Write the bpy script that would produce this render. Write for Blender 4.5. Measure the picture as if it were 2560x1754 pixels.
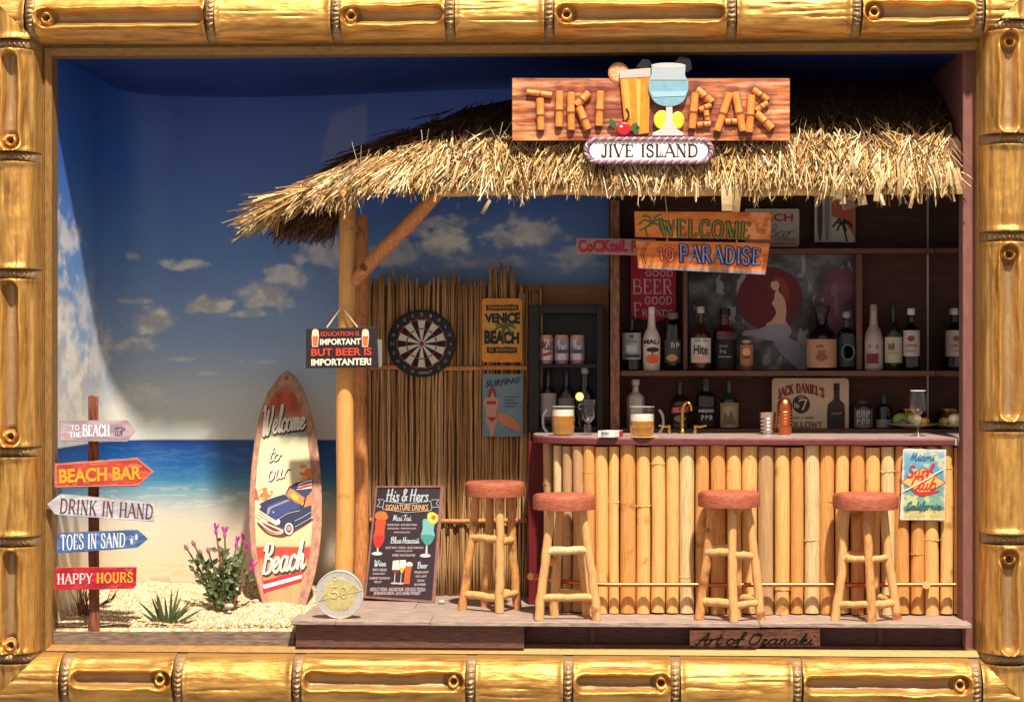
import bpy, bmesh, math, random
import numpy as np
from mathutils import Vector, Matrix

random.seed(7)
RNG = np.random.default_rng(11)
scene = bpy.context.scene
for ob in list(bpy.data.objects):
    bpy.data.objects.remove(ob)

# ------------------------------------------------------------------ camera
# one unit = 10 cm; the framed diorama is about half a metre wide
scene.unit_settings.scale_length = 0.1
YAW = math.radians(2.5)
DIST = 10.0
FPX = 5000.0                      # focal length in photograph pixels
CAM = Vector((DIST * math.sin(YAW), -DIST * math.cos(YAW), 0.0))
FWD = Vector((-math.sin(YAW), math.cos(YAW), 0.0))
RIGHT = Vector((math.cos(YAW), math.sin(YAW), 0.0))
cam_data = bpy.data.cameras.new('camera')
cam = bpy.data.objects.new('camera', cam_data)
scene.collection.objects.link(cam)
cam.location = CAM
cam.rotation_euler = (math.radians(90), 0, YAW)
cam_data.sensor_width = 36
cam_data.lens = 36 * FPX / 2560
cam_data.clip_start = 0.1
cam_data.clip_end = 200
scene.camera = cam

# ------------------------------------------------------------------ room light
world = bpy.data.worlds.new('World')
scene.world = world
world.use_nodes = True
wbg = world.node_tree.nodes['Background']
wbg.inputs[0].default_value = (1.0, 0.90, 0.81, 1)
wbg.inputs[1].default_value = 0.56


def spot(name, loc, target, power, colour, size_deg, blend, radius):
    ld = bpy.data.lights.new(name, 'SPOT')
    ld.energy = power
    ld.color = colour
    ld.spot_size = math.radians(size_deg)
    ld.spot_blend = blend
    ld.shadow_soft_size = radius
    lo = bpy.data.objects.new(name, ld)
    scene.collection.objects.link(lo)
    lo.location = loc
    lo.rotation_euler = (Vector(target) - Vector(loc)).to_track_quat('-Z', 'Y').to_euler()
    return lo


spot('gallery_spotlight', (3.4, -11.8, 19.9), (0.0, 0.2, -0.1), 54000, (1.0, 0.905, 0.78), 24, 0.6, 0.5)

scene.view_settings.view_transform = 'Standard'
scene.view_settings.look = 'None'
scene.view_settings.exposure = 0.0
scene.view_settings.gamma = 1.0
scene.render.engine = 'CYCLES'
scene.cycles.max_bounces = 8
scene.cycles.transparent_max_bounces = 16


# ------------------------------------------------------------------ helpers
def P(px, py, Y):
    """the point on the plane Y that the photograph shows at pixel (px, py)"""
    d = FWD + RIGHT * ((px - 1280) / FPX) + Vector((0, 0, (877 - py) / FPX))
    t = (Y - CAM.y) / d.y
    return CAM + d * t


def X_at(px, Y):
    return P(px, 877, Y).x


def Z_at(py, Y, px=1280):
    return P(px, py, Y).z


def K(px, Y):
    """units per photograph pixel at that depth"""
    p = P(px, 877, Y)
    return (p - CAM).dot(FWD) / FPX


def srgb(h):
    if isinstance(h, str):
        h = h.lstrip('#')
        c = [int(h[i:i + 2], 16) / 255 for i in (0, 2, 4)]
    else:
        c = [v / 255 for v in h]
    return tuple(v / 12.92 if v <= 0.04045 else ((v + 0.055) / 1.055) ** 2.4 for v in c)


COL = scene.collection
ORI = {}


def thing(name, label, cat, loc, group=None):
    o = bpy.data.objects.new(name, None)
    COL.objects.link(o)
    o.empty_display_size = 0.05
    o.location = loc
    o['label'] = label
    o['category'] = cat
    if group:
        o['group'] = group
    ORI[o.name] = Vector(loc)
    return o


def tag(o, label, cat, group=None):
    o['label'] = label
    o['category'] = cat
    if group:
        o['group'] = group
    return o


def catmull(pts, n=6, closed=False):
    pts = [tuple(p) for p in pts]
    m = len(pts)
    if m < 3:
        return pts
    out = []
    rng = range(m) if closed else range(m - 1)
    for i in rng:
        if closed:
            p0, p1, p2, p3 = pts[(i - 1) % m], pts[i], pts[(i + 1) % m], pts[(i + 2) % m]
        else:
            p0, p1, p2, p3 = pts[max(i - 1, 0)], pts[i], pts[i + 1], pts[min(i + 2, m - 1)]
        for k in range(n):
            t = k / n
            out.append(tuple(0.5 * ((2 * b) + (-a + c) * t + (2 * a - 5 * b + 4 * c - d) * t * t
                                    + (-a + 3 * b - 3 * c + d) * t ** 3)
                             for a, b, c, d in zip(p0, p1, p2, p3)))
    if not closed:
        out.append(pts[-1])
    return out


class MB:
    def __init__(self):
        self.v = []
        self.f = []
        self.c = []

    def add(self, vs, fs, col=None):
        o = len(self.v)
        self.v += [tuple(p) for p in vs]
        self.f += [tuple(i + o for i in f) for f in fs]
        if col is not None:
            self.c += [col] * len(vs)
        return self

    def box(self, a, b):
        x0, y0, z0 = [min(i, j) for i, j in zip(a, b)]
        x1, y1, z1 = [max(i, j) for i, j in zip(a, b)]
        vs = [(x0, y0, z0), (x1, y0, z0), (x1, y1, z0), (x0, y1, z0), (x0, y0, z1), (x1, y0, z1), (x1, y1, z1), (x0, y1, z1)]
        fs = [(0, 3, 2, 1), (4, 5, 6, 7), (0, 1, 5, 4), (1, 2, 6, 5), (2, 3, 7, 6), (3, 0, 4, 7)]
        return self.add(vs, fs)

    def tube(self, pts, radii, n=8, cap=True, col=None):
        pts = [Vector(p) for p in pts]
        if not hasattr(radii, '__len__'):
            radii = [radii] * len(pts)
        vs, fs = [], []
        ref = None
        for i, p in enumerate(pts):
            d = (pts[min(i + 1, len(pts) - 1)] - pts[max(i - 1, 0)])
            d = d.normalized() if d.length > 1e-9 else Vector((0, 0, 1))
            if ref is None:
                ref = Vector((0, 1, 0)) if abs(d.y) < 0.9 else Vector((1, 0, 0))
            a = d.cross(ref)
            a.normalize()
            b = d.cross(a)
            ref = -b if b.dot(ref) < 0 else b
            b = ref
            a = b.cross(d)
            for k in range(n):
                t = 2 * math.pi * k / n
                vs.append(p + (a * math.cos(t) + b * math.sin(t)) * radii[i])
        m = len(pts)
        for i in range(m - 1):
            for k in range(n):
                fs.append((i * n + k, i * n + (k + 1) % n, (i + 1) * n + (k + 1) % n, (i + 1) * n + k))
        if cap:
            fs.append(tuple(reversed(range(n))))
            fs.append(tuple((m - 1) * n + k for k in range(n)))
        return self.add(vs, fs, col)

    def lathe(self, prof, origin=(0, 0, 0), n=20, axis='z'):
        """profile of (radius, height); open ends are closed by radius 0"""
        o = Vector(origin)
        vs, fs = [], []
        m = len(prof)
        for r, h in prof:
            r = max(r, 1e-5)
            for k in range(n):
                t = 2 * math.pi * k / n
                if axis == 'z':
                    vs.append(o + Vector((r * math.cos(t), r * math.sin(t), h)))
                else:
                    vs.append(o + Vector((r * math.cos(t), -h, r * math.sin(t))))
        for i in range(m - 1):
            for k in range(n):
                fs.append((i * n + k, i * n + (k + 1) % n, (i + 1) * n + (k + 1) % n, (i + 1) * n + k))
        fs.append(tuple(reversed(range(n))))
        fs.append(tuple((m - 1) * n + k for k in range(n)))
        return self.add(vs, fs)

    def slab(self, poly, plane, front=0.0, back=-0.03):
        """polygon in photograph pixels on a leaning plane, with thickness"""
        n = len(poly)
        area = sum(poly[i][0] * poly[(i + 1) % n][1] - poly[(i + 1) % n][0] * poly[i][1] for i in range(n))
        if area > 0:
            poly = poly[::-1]
        vs = [plane(x, y, front) for x, y in poly] + [plane(x, y, back) for x, y in poly]
        fs = [tuple(range(n)), tuple(reversed(range(n, 2 * n)))]
        for i in range(n):
            fs.append((i, i + n, (i + 1) % n + n, (i + 1) % n))
        return self.add(vs, fs)

    def ribbon(self, lines, width, plane, layer):
        """flat strokes in photograph pixels; small steps in depth keep faces off one plane"""
        cnt = 0
        for ln in lines:
            w = width
            if isinstance(ln, tuple) and len(ln) == 2 and not hasattr(ln[1], '__len__'):
                ln, f = ln
                w = width * f
            for i in range(len(ln) - 1):
                (x0, y0), (x1, y1) = ln[i], ln[i + 1]
                dx, dy = x1 - x0, y1 - y0
                L = math.hypot(dx, dy)
                if L < 1e-6:
                    continue
                nx, ny = -dy / L * w / 2, dx / L * w / 2
                ex, ey = dx / L * w * 0.3, dy / L * w * 0.3
                l = layer + (cnt % 5) * 0.00022
                cnt += 1
                q = [(x0 - ex * .6 + nx, y0 - ey * .6 + ny), (x0 - ex - 0, y0 - ey), (x0 - ex * .6 - nx, y0 - ey * .6 - ny),
                     (x1 + ex * .6 - nx, y1 + ey * .6 - ny), (x1 + ex, y1 + ey), (x1 + ex * .6 + nx, y1 + ey * .6 + ny)]
                self.add([plane(a, b, l) for a, b in q], [(0, 1, 2, 3, 4, 5)])
        return self

    def build(self, name, mat, parent=None, smooth=False, bevel=0.0, origin=None):
        me = bpy.data.meshes.new(name)
        if parent is not None:
            o = ORI[parent.name]
        else:
            o = Vector(origin) if origin is not None else Vector((0, 0, 0))
        me.from_pydata([(x - o.x, y - o.y, z - o.z) for x, y, z in self.v], [], self.f)
        if self.c:
            at = me.color_attributes.new('Col', 'FLOAT_COLOR', 'POINT')
            at.data.foreach_set('color', np.array([tuple(c) + (1,) for c in self.c], dtype=np.float32).ravel())
        me.update()
        ob = bpy.data.objects.new(name, me)
        COL.objects.link(ob)
        if mat:
            me.materials.append(mat)
        if smooth:
            me.polygons.foreach_set('use_smooth', [True] * len(me.polygons))
            try:
                me.set_sharp_from_angle(angle=math.radians(40))
            except Exception:
                pass
        if parent is not None:
            ob.parent = parent
        else:
            ob.location = o
        ORI[ob.name] = o
        if bevel:
            b = ob.modifiers.new('bevel', 'BEVEL')
            b.width = bevel
            b.segments = 2
            b.limit_method = 'ANGLE'
        return ob


class Plane:
    """a flat face in the scene: Y at pixel (cx, cy), leaning by ax, ay per pixel"""
    def __init__(self, Y, cx=0, cy=0, ax=0.0, ay=0.0):
        self.a = (Y, cx, cy, ax, ay)

    def __call__(self, px, py, layer=0.0):
        Y, cx, cy, ax, ay = self.a
        return P(px, py, Y + ax * (px - cx) + ay * (cy - py) - layer)


def rect(x0, y0, x1, y1):
    return [(x0, y0), (x1, y0), (x1, y1), (x0, y1)]


def rrect(x0, y0, x1, y1, r, n=4):
    out = []
    for cx, cy, a in ((x1 - r, y0 + r, -90), (x1 - r, y1 - r, 0), (x0 + r, y1 - r, 90), (x0 + r, y0 + r, 180)):
        for k in range(n + 1):
            t = math.radians(a + 90 * k / n)
            out.append((cx + r * math.cos(t), cy + r * math.sin(t)))
    return out


def ell(cx, cy, rx, ry=None, n=24, a0=0, a1=360):
    ry = rx if ry is None else ry
    full = abs(a1 - a0) >= 360
    m = n if full else n + 1
    return [(cx + rx * math.cos(math.radians(a0 + (a1 - a0) * k / n)), cy + ry * math.sin(math.radians(a0 + (a1 - a0) * k / n))) for k in range(m)]


def rough_poly(poly, amp, step=12):
    out = []
    n = len(poly)
    for i in range(n):
        (x0, y0), (x1, y1) = poly[i], poly[(i + 1) % n]
        L = math.hypot(x1 - x0, y1 - y0)
        m = max(1, int(L / step))
        for k in range(m):
            t = k / m
            out.append((x0 + (x1 - x0) * t + random.uniform(-amp, amp), y0 + (y1 - y0) * t + random.uniform(-amp, amp)))
    return out


def quad_at(q, u, v):
    """q = top-left, top-right, bottom-right, bottom-left; u right, v up"""
    (ax, ay), (bx, by), (cx, cy), (dx, dy) = q
    tx, ty = ax + (bx - ax) * u, ay + (by - ay) * u
    lx, ly = dx + (cx - dx) * u, dy + (cy - dy) * u
    return (lx + (tx - lx) * v, ly + (ty - ly) * v)


# ------------------------------------------------------------------ lettering
_sans = {}


def sans_mesh(s, bold, shear):
    key = (s, bold, shear)
    if key in _sans:
        return _sans[key]
    cu = bpy.data.curves.new('lettering', 'FONT')
    cu.body = s
    cu.offset = bold
    cu.shear = shear
    cu.resolution_u = 3
    ob = bpy.data.objects.new('lettering', cu)
    COL.objects.link(ob)
    me = ob.to_mesh()
    v = np.array([(p.co.x, p.co.y) for p in me.vertices])
    f = [tuple(p.vertices) for p in me.polygons]
    ob.to_mesh_clear()
    bpy.data.objects.remove(ob)
    bpy.data.curves.remove(cu)
    lo, hi = v.min(0), v.max(0)
    v = (v - lo) / np.maximum(hi - lo, 1e-6)
    _sans[key] = (v, f)
    return v, f


def sans(parent, s, q, plane, mat, layer=0.003, bold=0.012, shear=0.0, bend=0.0, name='lettering'):
    """printed sans letters filling the rectangle or quad q"""
    if len(q) == 4 and not hasattr(q[0], '__len__'):
        q = rect(*q)
    v, f = sans_mesh(s, bold, shear)
    mb = MB()
    pts = []
    for u, w in v:
        x, y = quad_at(q, u, w)
        y -= bend * (1 - (2 * u - 1) ** 2)
        pts.append(plane(x, y, layer))
    mb.add(pts, f)
    return mb.build(name, mat, parent)


def faded_print(parent, q, plane, mat, layer=0.003):
    """a line of print too small to read: a row of short uneven marks"""
    if len(q) == 4 and not hasattr(q[0], '__len__'):
        q = rect(*q)
    h = abs(q[3][1] - q[0][1])
    wd = abs(q[1][0] - q[0][0])
    n = max(3, int(wd / max(2.6, h * .75)))
    lines = []
    for i in range(n):
        if random.random() < .12:
            continue
        u = (i + .5) / n
        a, b = quad_at(q, u - .22 / n, random.uniform(0, .15)), quad_at(q, u - .22 / n, random.uniform(.8, 1))
        c, d = quad_at(q, u + .22 / n, random.uniform(.1, .6)), quad_at(q, u + .22 / n, random.uniform(.5, 1))
        lines += [[a, b], [b, d], [c, d]]
    return MB().ribbon(lines, max(.9, h * .18), plane, layer).build('faded_print', mat, parent)


SERIF = {
    'A': (.8, [([(0, 0), (.4, 1)], .5), ([(.4, 1), (.8, 0)], 1), ([(.17, .36), (.63, .36)], .45)]),
    'B': (.74, [([(.12, 0), (.12, 1)], 1), ([(.12, .98), (.46, .98), (.6, .88), (.6, .66), (.46, .54), (.12, .53)], .6), ([(.4, .53), (.58, .48), (.7, .36), (.7, .14), (.55, .02), (.12, .02)], .75)]),
    'C': (.76, [([(.7, .72), (.64, .92), (.42, 1), (.18, .88), (.06, .5), (.18, .12), (.42, 0), (.62, .06), (.72, .26)], .85)]),
    'D': (.8, [([(.12, 0), (.12, 1)], 1), ([(.12, .98), (.4, .98), (.64, .86), (.74, .5), (.64, .14), (.4, .02), (.12, .02)], .8)]),
    'E': (.66, [([(.12, 0), (.12, 1)], 1), ([(.1, .97), (.6, .97), (.6, .8)], .5), ([(.12, .52), (.46, .52)], .5), ([(.1, .03), (.62, .03), (.63, .22)], .5)]),
    'F': (.62, [([(.12, 0), (.12, 1)], 1), ([(.1, .97), (.6, .97), (.6, .8)], .5), ([(.12, .52), (.46, .52)], .5)]),
    'G': (.8, [([(.7, .72), (.64, .92), (.42, 1), (.18, .88), (.06, .5), (.18, .12), (.42, 0), (.62, .06), (.72, .2), (.72, .42), (.48, .42)], .85)]),
    'H': (.8, [([(.12, 0), (.12, 1)], 1), ([(.68, 0), (.68, 1)], 1), ([(.12, .52), (.68, .52)], .45)]),
    'I': (.26, [([(.13, 0), (.13, 1)], 1)]),
    'J': (.46, [([(.34, 1), (.34, .2), (.26, .02), (.1, 0), (.03, .14)], .95)]),
    'K': (.76, [([(.12, 0), (.12, 1)], 1), ([(.64, 1), (.14, .4)], .5), ([(.3, .58), (.7, 0)], 1)]),
    'L': (.62, [([(.12, 0), (.12, 1)], 1), ([(.1, .03), (.58, .03), (.6, .24)], .5)]),
    'M': (.94, [([(.1, 0), (.1, 1)], .5), ([(.1, 1), (.46, .1)], 1), ([(.46, .1), (.82, 1)], .5), ([(.82, 1), (.82, 0)], 1)]),
    'N': (.82, [([(.12, 0), (.12, 1)], .5), ([(.12, 1), (.7, 0)], 1), ([(.7, 0), (.7, 1)], .5)]),
    'O': (.84, [([(.42, 1), (.18, .88), (.06, .5), (.18, .12), (.42, 0), (.66, .12), (.78, .5), (.66, .88), (.42, 1)], .85)]),
    'P': (.68, [([(.12, 0), (.12, 1)], 1), ([(.12, .98), (.46, .98), (.62, .86), (.62, .6), (.46, .46), (.12, .46)], .7)]),
    'R': (.76, [([(.12, 0), (.12, 1)], 1), ([(.12, .98), (.46, .98), (.6, .86), (.6, .62), (.46, .5), (.12, .5)], .7), ([(.36, .5), (.7, 0)], .9)]),
    'S': (.62, [([(.54, .76), (.48, .95), (.3, 1), (.1, .9), (.1, .68), (.3, .54), (.52, .4), (.54, .12), (.32, 0), (.12, .05), (.06, .26)], .85)]),
    'T': (.72, [([(.36, 0), (.36, 1)], 1), ([(.04, .8), (.05, .97), (.67, .97), (.68, .8)], .5)]),
    'U': (.78, [([(.12, 1), (.12, .22), (.24, .02), (.44, 0), (.6, .1), (.66, .3), (.66, 1)], .8)]),
    'V': (.8, [([(.04, 1), (.4, 0)], 1), ([(.4, 0), (.76, 1)], .5)]),
    'W': (1.1, [([(.04, 1), (.3, 0)], 1), ([(.3, 0), (.55, .9)], .5), ([(.55, .9), (.8, 0)], 1), ([(.8, 0), (1.06, 1)], .5)]),
    'Y': (.76, [([(.04, 1), (.38, .45)], 1), ([(.38, .45), (.72, 1)], .5), ([(.38, .48), (.38, 0)], 1)]),
    '7': (.6, [([(.04, .8), (.05, .96), (.56, .96), (.26, 0)], .8)]),
    '5': (.6, [([(.5, .98), (.12, .98), (.1, .56), (.34, .62), (.52, .46), (.5, .14), (.3, 0), (.06, .08)], .8)]),
    '0': (.6, [([(.3, 1), (.1, .85), (.06, .5), (.1, .15), (.3, 0), (.5, .15), (.54, .5), (.5, .85), (.3, 1)], .8)]),
    "'": (.16, [([(.08, 1), (.06, .78)], .8)]),
    '?': (.5, [([(.06, .75), (.15, .95), (.35, .95), (.42, .72), (.22, .5), (.22, .3)], .8), ([(.22, .06), (.22, .0)], 1)]),
    ' ': (.36, []),
}


def serif_lines(s, serif=0.12, gap=0.16):
    x = 0
    out = []
    for ch in s:
        w, st = SERIF[ch]
        for ln, f in st:
            if len(ln) > 4 and ch not in 'ELFT':
                sm = catmull(ln, 3)
            else:
                sm = ln
            out.append(([(a + x, b) for a, b in sm], f))
            if serif:
                for e, nb in ((ln[0], ln[1]), (ln[-1], ln[-2])):
                    if e[1] in (0, 1) and abs(e[0] - nb[0]) < abs(e[1] - nb[1]) * .9:
                        out.append(([(e[0] + x - serif, e[1]), (e[0] + x + serif, e[1])], .42))
        x += w + gap
    return out, x - gap


SCRIPT = {
    'a': (.58, [[(.42, .42), (.25, .5), (.08, .38), (.05, .15), (.18, 0), (.35, .12), (.43, .46)], [(.43, .48), (.4, .12), (.48, 0), (.6, .12)]]),
    'b': (.5, [[(.02, .2), (.2, .95), (.12, .4), (.1, .08), (.25, 0), (.42, .15), (.4, .42), (.25, .48), (.12, .32)]]),
    'c': (.45, [[(.38, .38), (.28, .5), (.1, .4), (.05, .15), (.18, 0), (.32, .04), (.47, .17)]]),
    'd': (.56, [[(.42, .42), (.25, .5), (.08, .38), (.05, .15), (.18, 0), (.35, .12), (.48, .98)], [(.46, .7), (.4, .12), (.48, 0), (.58, .12)]]),
    'y': (.5, [[(.03, .4), (.1, .48), (.06, .15), (.16, .05), (.32, .18), (.38, .48)], [(.38, .48), (.3, -.2), (.18, -.34), (.1, -.22), (.5, .12)]]),
    'e': (.46, [[(.0, .12), (.25, .25), (.35, .4), (.25, .5), (.1, .4), (.06, .15), (.2, 0), (.35, .05), (.48, .18)]]),
    'f': (.42, [[(.0, .1), (.2, .5), (.4, .95), (.32, 1.04), (.22, .8), (.12, -.25), (.03, -.34)], [(.02, .46), (.4, .5)]]),
    'h': (.52, [[(.02, .2), (.22, .98), (.1, .0)], [(.1, .22), (.25, .48), (.36, .42), (.34, .1), (.42, 0), (.54, .12)]]),
    'i': (.28, [[(.02, .15), (.14, .48), (.1, .12), (.18, 0), (.3, .12)], [(.18, .7), (.22, .74)]]),
    'k': (.46, [[(.02, .2), (.22, .98), (.1, 0)], [(.1, .2), (.3, .48), (.34, .35), (.14, .24), (.3, .02), (.47, .1)]]),
    'l': (.28, [[(.0, .12), (.2, .6), (.24, .98), (.15, .98), (.1, .3), (.16, 0), (.3, .12)]]),
    'm': (.66, [[(.03, .38), (.1, .48), (.06, 0)], [(.08, .22), (.22, .48), (.3, .42), (.26, 0)], [(.28, .22), (.42, .48), (.52, .42), (.48, .08), (.55, 0), (.68, .12)]]),
    'n': (.46, [[(.03, .38), (.1, .48), (.06, 0)], [(.08, .22), (.22, .48), (.32, .42), (.28, .08), (.35, 0), (.48, .12)]]),
    'o': (.48, [[(.25, .5), (.08, .4), (.05, .12), (.2, 0), (.38, .12), (.38, .38), (.25, .5), (.34, .42), (.52, .4)]]),
    'r': (.36, [[(.03, .38), (.1, .48), (.06, 0)], [(.08, .22), (.2, .46), (.36, .46)]]),
    's': (.36, [[(.32, .42), (.2, .5), (.1, .4), (.26, .2), (.24, .02), (.08, 0), (.02, .08)]]),
    't': (.32, [[(.18, .9), (.08, .15), (.15, 0), (.32, .12)], [(0, .56), (.32, .6)]]),
    'u': (.54, [[(.03, .4), (.1, .48), (.06, .12), (.16, 0), (.32, .15), (.38, .48)], [(.38, .48), (.34, .1), (.42, 0), (.55, .12)]]),
    'w': (.62, [[(.03, .4), (.1, .48), (.06, .12), (.16, 0), (.3, .15), (.33, .45), (.32, .1), (.42, 0), (.55, .2), (.58, .48)]]),
    'v': (.42, [[(.03, .4), (.1, .48), (.12, .1), (.18, 0), (.32, .25), (.36, .48)]]),
    'z': (.4, [[(.05, .42), (.3, .46), (.08, .05), (.32, .03), (.24, -.26), (.08, -.22), (.4, .12)]]),
    'W': (.86, [[(.0, .8), (.12, .98), (.1, .1), (.2, 0), (.4, .85), (.38, .1), (.48, 0), (.74, .6), (.76, 1)]]),
    'B': (.6, [[(.17, .95), (.08, 0)], [(0, .78), (.2, 1), (.45, .95), (.45, .7), (.2, .54), (.52, .42), (.48, .08), (.2, 0), (.03, .12)]]),
    'S': (.54, [[(.5, .8), (.35, 1), (.15, .85), (.22, .6), (.45, .38), (.38, .02), (.1, .02), (.02, .22)]]),
    'C': (.56, [[(.5, .78), (.4, 1), (.15, .8), (.05, .3), (.2, 0), (.45, .1), (.58, .28)]]),
    'A': (.64, [[(.0, .08), (.1, .0), (.35, .7), (.5, 1), (.46, .1), (.55, 0), (.66, .12)], [(.1, .4), (.58, .42)]]),
    'O': (.64, [[(.4, .95), (.15, .8), (.05, .3), (.25, 0), (.5, .2), (.55, .7), (.38, .98), (.3, .8), (.62, .85)]]),
    'M': (.72, [[(.02, .0), (.15, .9), (.2, .95), (.25, .15), (.5, .95), (.5, .1), (.6, 0), (.72, .12)]]),
    'H': (.58, [[(.12, .95), (.05, 0)], [(.48, 1), (.4, .1), (.5, 0)], [(0, .48), (.52, .52)]]),
    'T': (.46, [[(0, .85), (.15, .95), (.52, .97)], [(.3, .95), (.2, .1), (.1, 0)]]),
    'D': (.6, [[(.15, .95), (.1, .02), (.35, .05), (.52, .4), (.45, .85), (.2, 1), (.02, .85)]]),
    '&': (.54, [[(.47, .05), (.15, .7), (.25, .95), (.38, .8), (.05, .25), (.2, 0), (.48, .4)]]),
    ' ': (.24, []),
}


def script_lines(s, slant=0.18):
    x = 0
    out = []
    for ch in s:
        w, st = SCRIPT[ch]
        for ln in st:
            out.append(([(a + x + b * slant, b) for a, b in catmull(ln, 4)], 1.0))
        x += w
    return out, x + 0.1


def strokes(parent, kind, s, q, plane, mat, width, layer=0.003, shift=(0, 0), bend=0.0, name='lettering', **kw):
    """stroke-built serif or brush-script letters filling the rectangle or quad q"""
    if len(q) == 4 and not hasattr(q[0], '__len__'):
        q = rect(*q)
    lines, w = serif_lines(s, **kw) if kind == 'serif' else script_lines(s, **kw)
    out = []
    for ln, f in lines:
        pl = []
        for a, b in ln:
            x, y = quad_at(q, a / w, b)
            y -= bend * (1 - (2 * a / w - 1) ** 2)
            pl.append((x + shift[0], y + shift[1]))
        out.append((pl, f))
    return MB().ribbon(out, width, plane, layer).build(name, mat, parent)


# ------------------------------------------------------------------ value noise for prints and relief
def vnoise(x, y, seed=0):
    x = np.asarray(x, float)
    y = np.asarray(y, float)
    xi, yi = np.floor(x).astype(np.int64), np.floor(y).astype(np.int64)
    fx, fy = x - xi, y - yi
    fx, fy = fx * fx * (3 - 2 * fx), fy * fy * (3 - 2 * fy)

    def h(a, b):
        n = (a * 374761393 + b * 668265263 + seed * 2147483647) & 0xffffffff
        n = ((n ^ (n >> 13)) * 1274126177) & 0xffffffff
        return ((n ^ (n >> 16)) & 0xffff) / 65535.0
    return (h(xi, yi) * (1 - fx) + h(xi + 1, yi) * fx) * (1 - fy) + (h(xi, yi + 1) * (1 - fx) + h(xi + 1, yi + 1) * fx) * fy


def fbm(x, y, oct=5, seed=0):
    s, a, t = 0, 1.0, 0
    for i in range(oct):
        s = s + a * vnoise(np.asarray(x) * 2 ** i, np.asarray(y) * 2 ** i, seed + i)
        t += a
        a *= 0.55
    return s / t


def smooth(e0, e1, x):
    t = np.clip((np.asarray(x, float) - e0) / (e1 - e0), 0, 1)
    return t * t * (3 - 2 * t)


def mixc(a, b, t):
    t = np.asarray(t)[..., None]
    return np.asarray(a) * (1 - t) + np.asarray(b) * t


def ramp(x, stops):
    xs = [s[0] for s in stops]
    cs = np.array([srgb(s[1]) for s in stops])
    return np.stack([np.interp(x, xs, cs[:, i]) for i in range(3)], -1)


def grid_object(name, pts, cols, mat, parent=None, flip=False, smooth_=True):
    """pts (h, w, 3) world, cols (h, w, 3) linear print colours"""
    h, w, _ = pts.shape
    o = ORI[parent.name] if parent is not None else Vector((0, 0, 0))
    me = bpy.data.meshes.new(name)
    idx = np.arange(h * w).reshape(h, w)
    a, b, c, d = idx[:-1, :-1], idx[:-1, 1:], idx[1:, 1:], idx[1:, :-1]
    f = np.stack([a, b, c, d] if not flip else [d, c, b, a], -1).reshape(-1, 4)
    me.from_pydata((pts.reshape(-1, 3) - np.array(o)).tolist(), [], f.tolist())
    if cols is not None:
        at = me.color_attributes.new('Col', 'FLOAT_COLOR', 'POINT')
        cc = np.concatenate([cols.reshape(-1, 3), np.ones((h * w, 1))], 1)
        at.data.foreach_set('color', cc.astype(np.float32).ravel())
    me.update()
    if smooth_:
        me.polygons.foreach_set('use_smooth', [True] * len(me.polygons))
    ob = bpy.data.objects.new(name, me)
    COL.objects.link(ob)
    me.materials.append(mat)
    if parent is not None:
        ob.parent = parent
    ORI[ob.name] = o
    return ob


def print_grid(name, parent, plane, rows, fn, mat, layer=0.002, nx=40, ny=60):
    """printed face: rows = function(py fraction) -> (xl, xr, py); fn(px, py) -> colours"""
    pxs = np.zeros((ny, nx))
    pys = np.zeros((ny, nx))
    pts = np.zeros((ny, nx, 3))
    for j in range(ny):
        xl, xr, y = rows(j / (ny - 1))
        for i in range(nx):
            x = xl + (xr - xl) * i / (nx - 1)
            pxs[j, i], pys[j, i] = x, y
            pts[j, i] = plane(x, y, layer)
    return grid_object(name, pts, fn(pxs, pys), mat, parent, flip=True, smooth_=False)


# ------------------------------------------------------------------ materials
def nodes_of(name):
    m = bpy.data.materials.new(name)
    m.use_nodes = True
    nt = m.node_tree
    return m, nt, nt.nodes['Principled BSDF']


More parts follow.
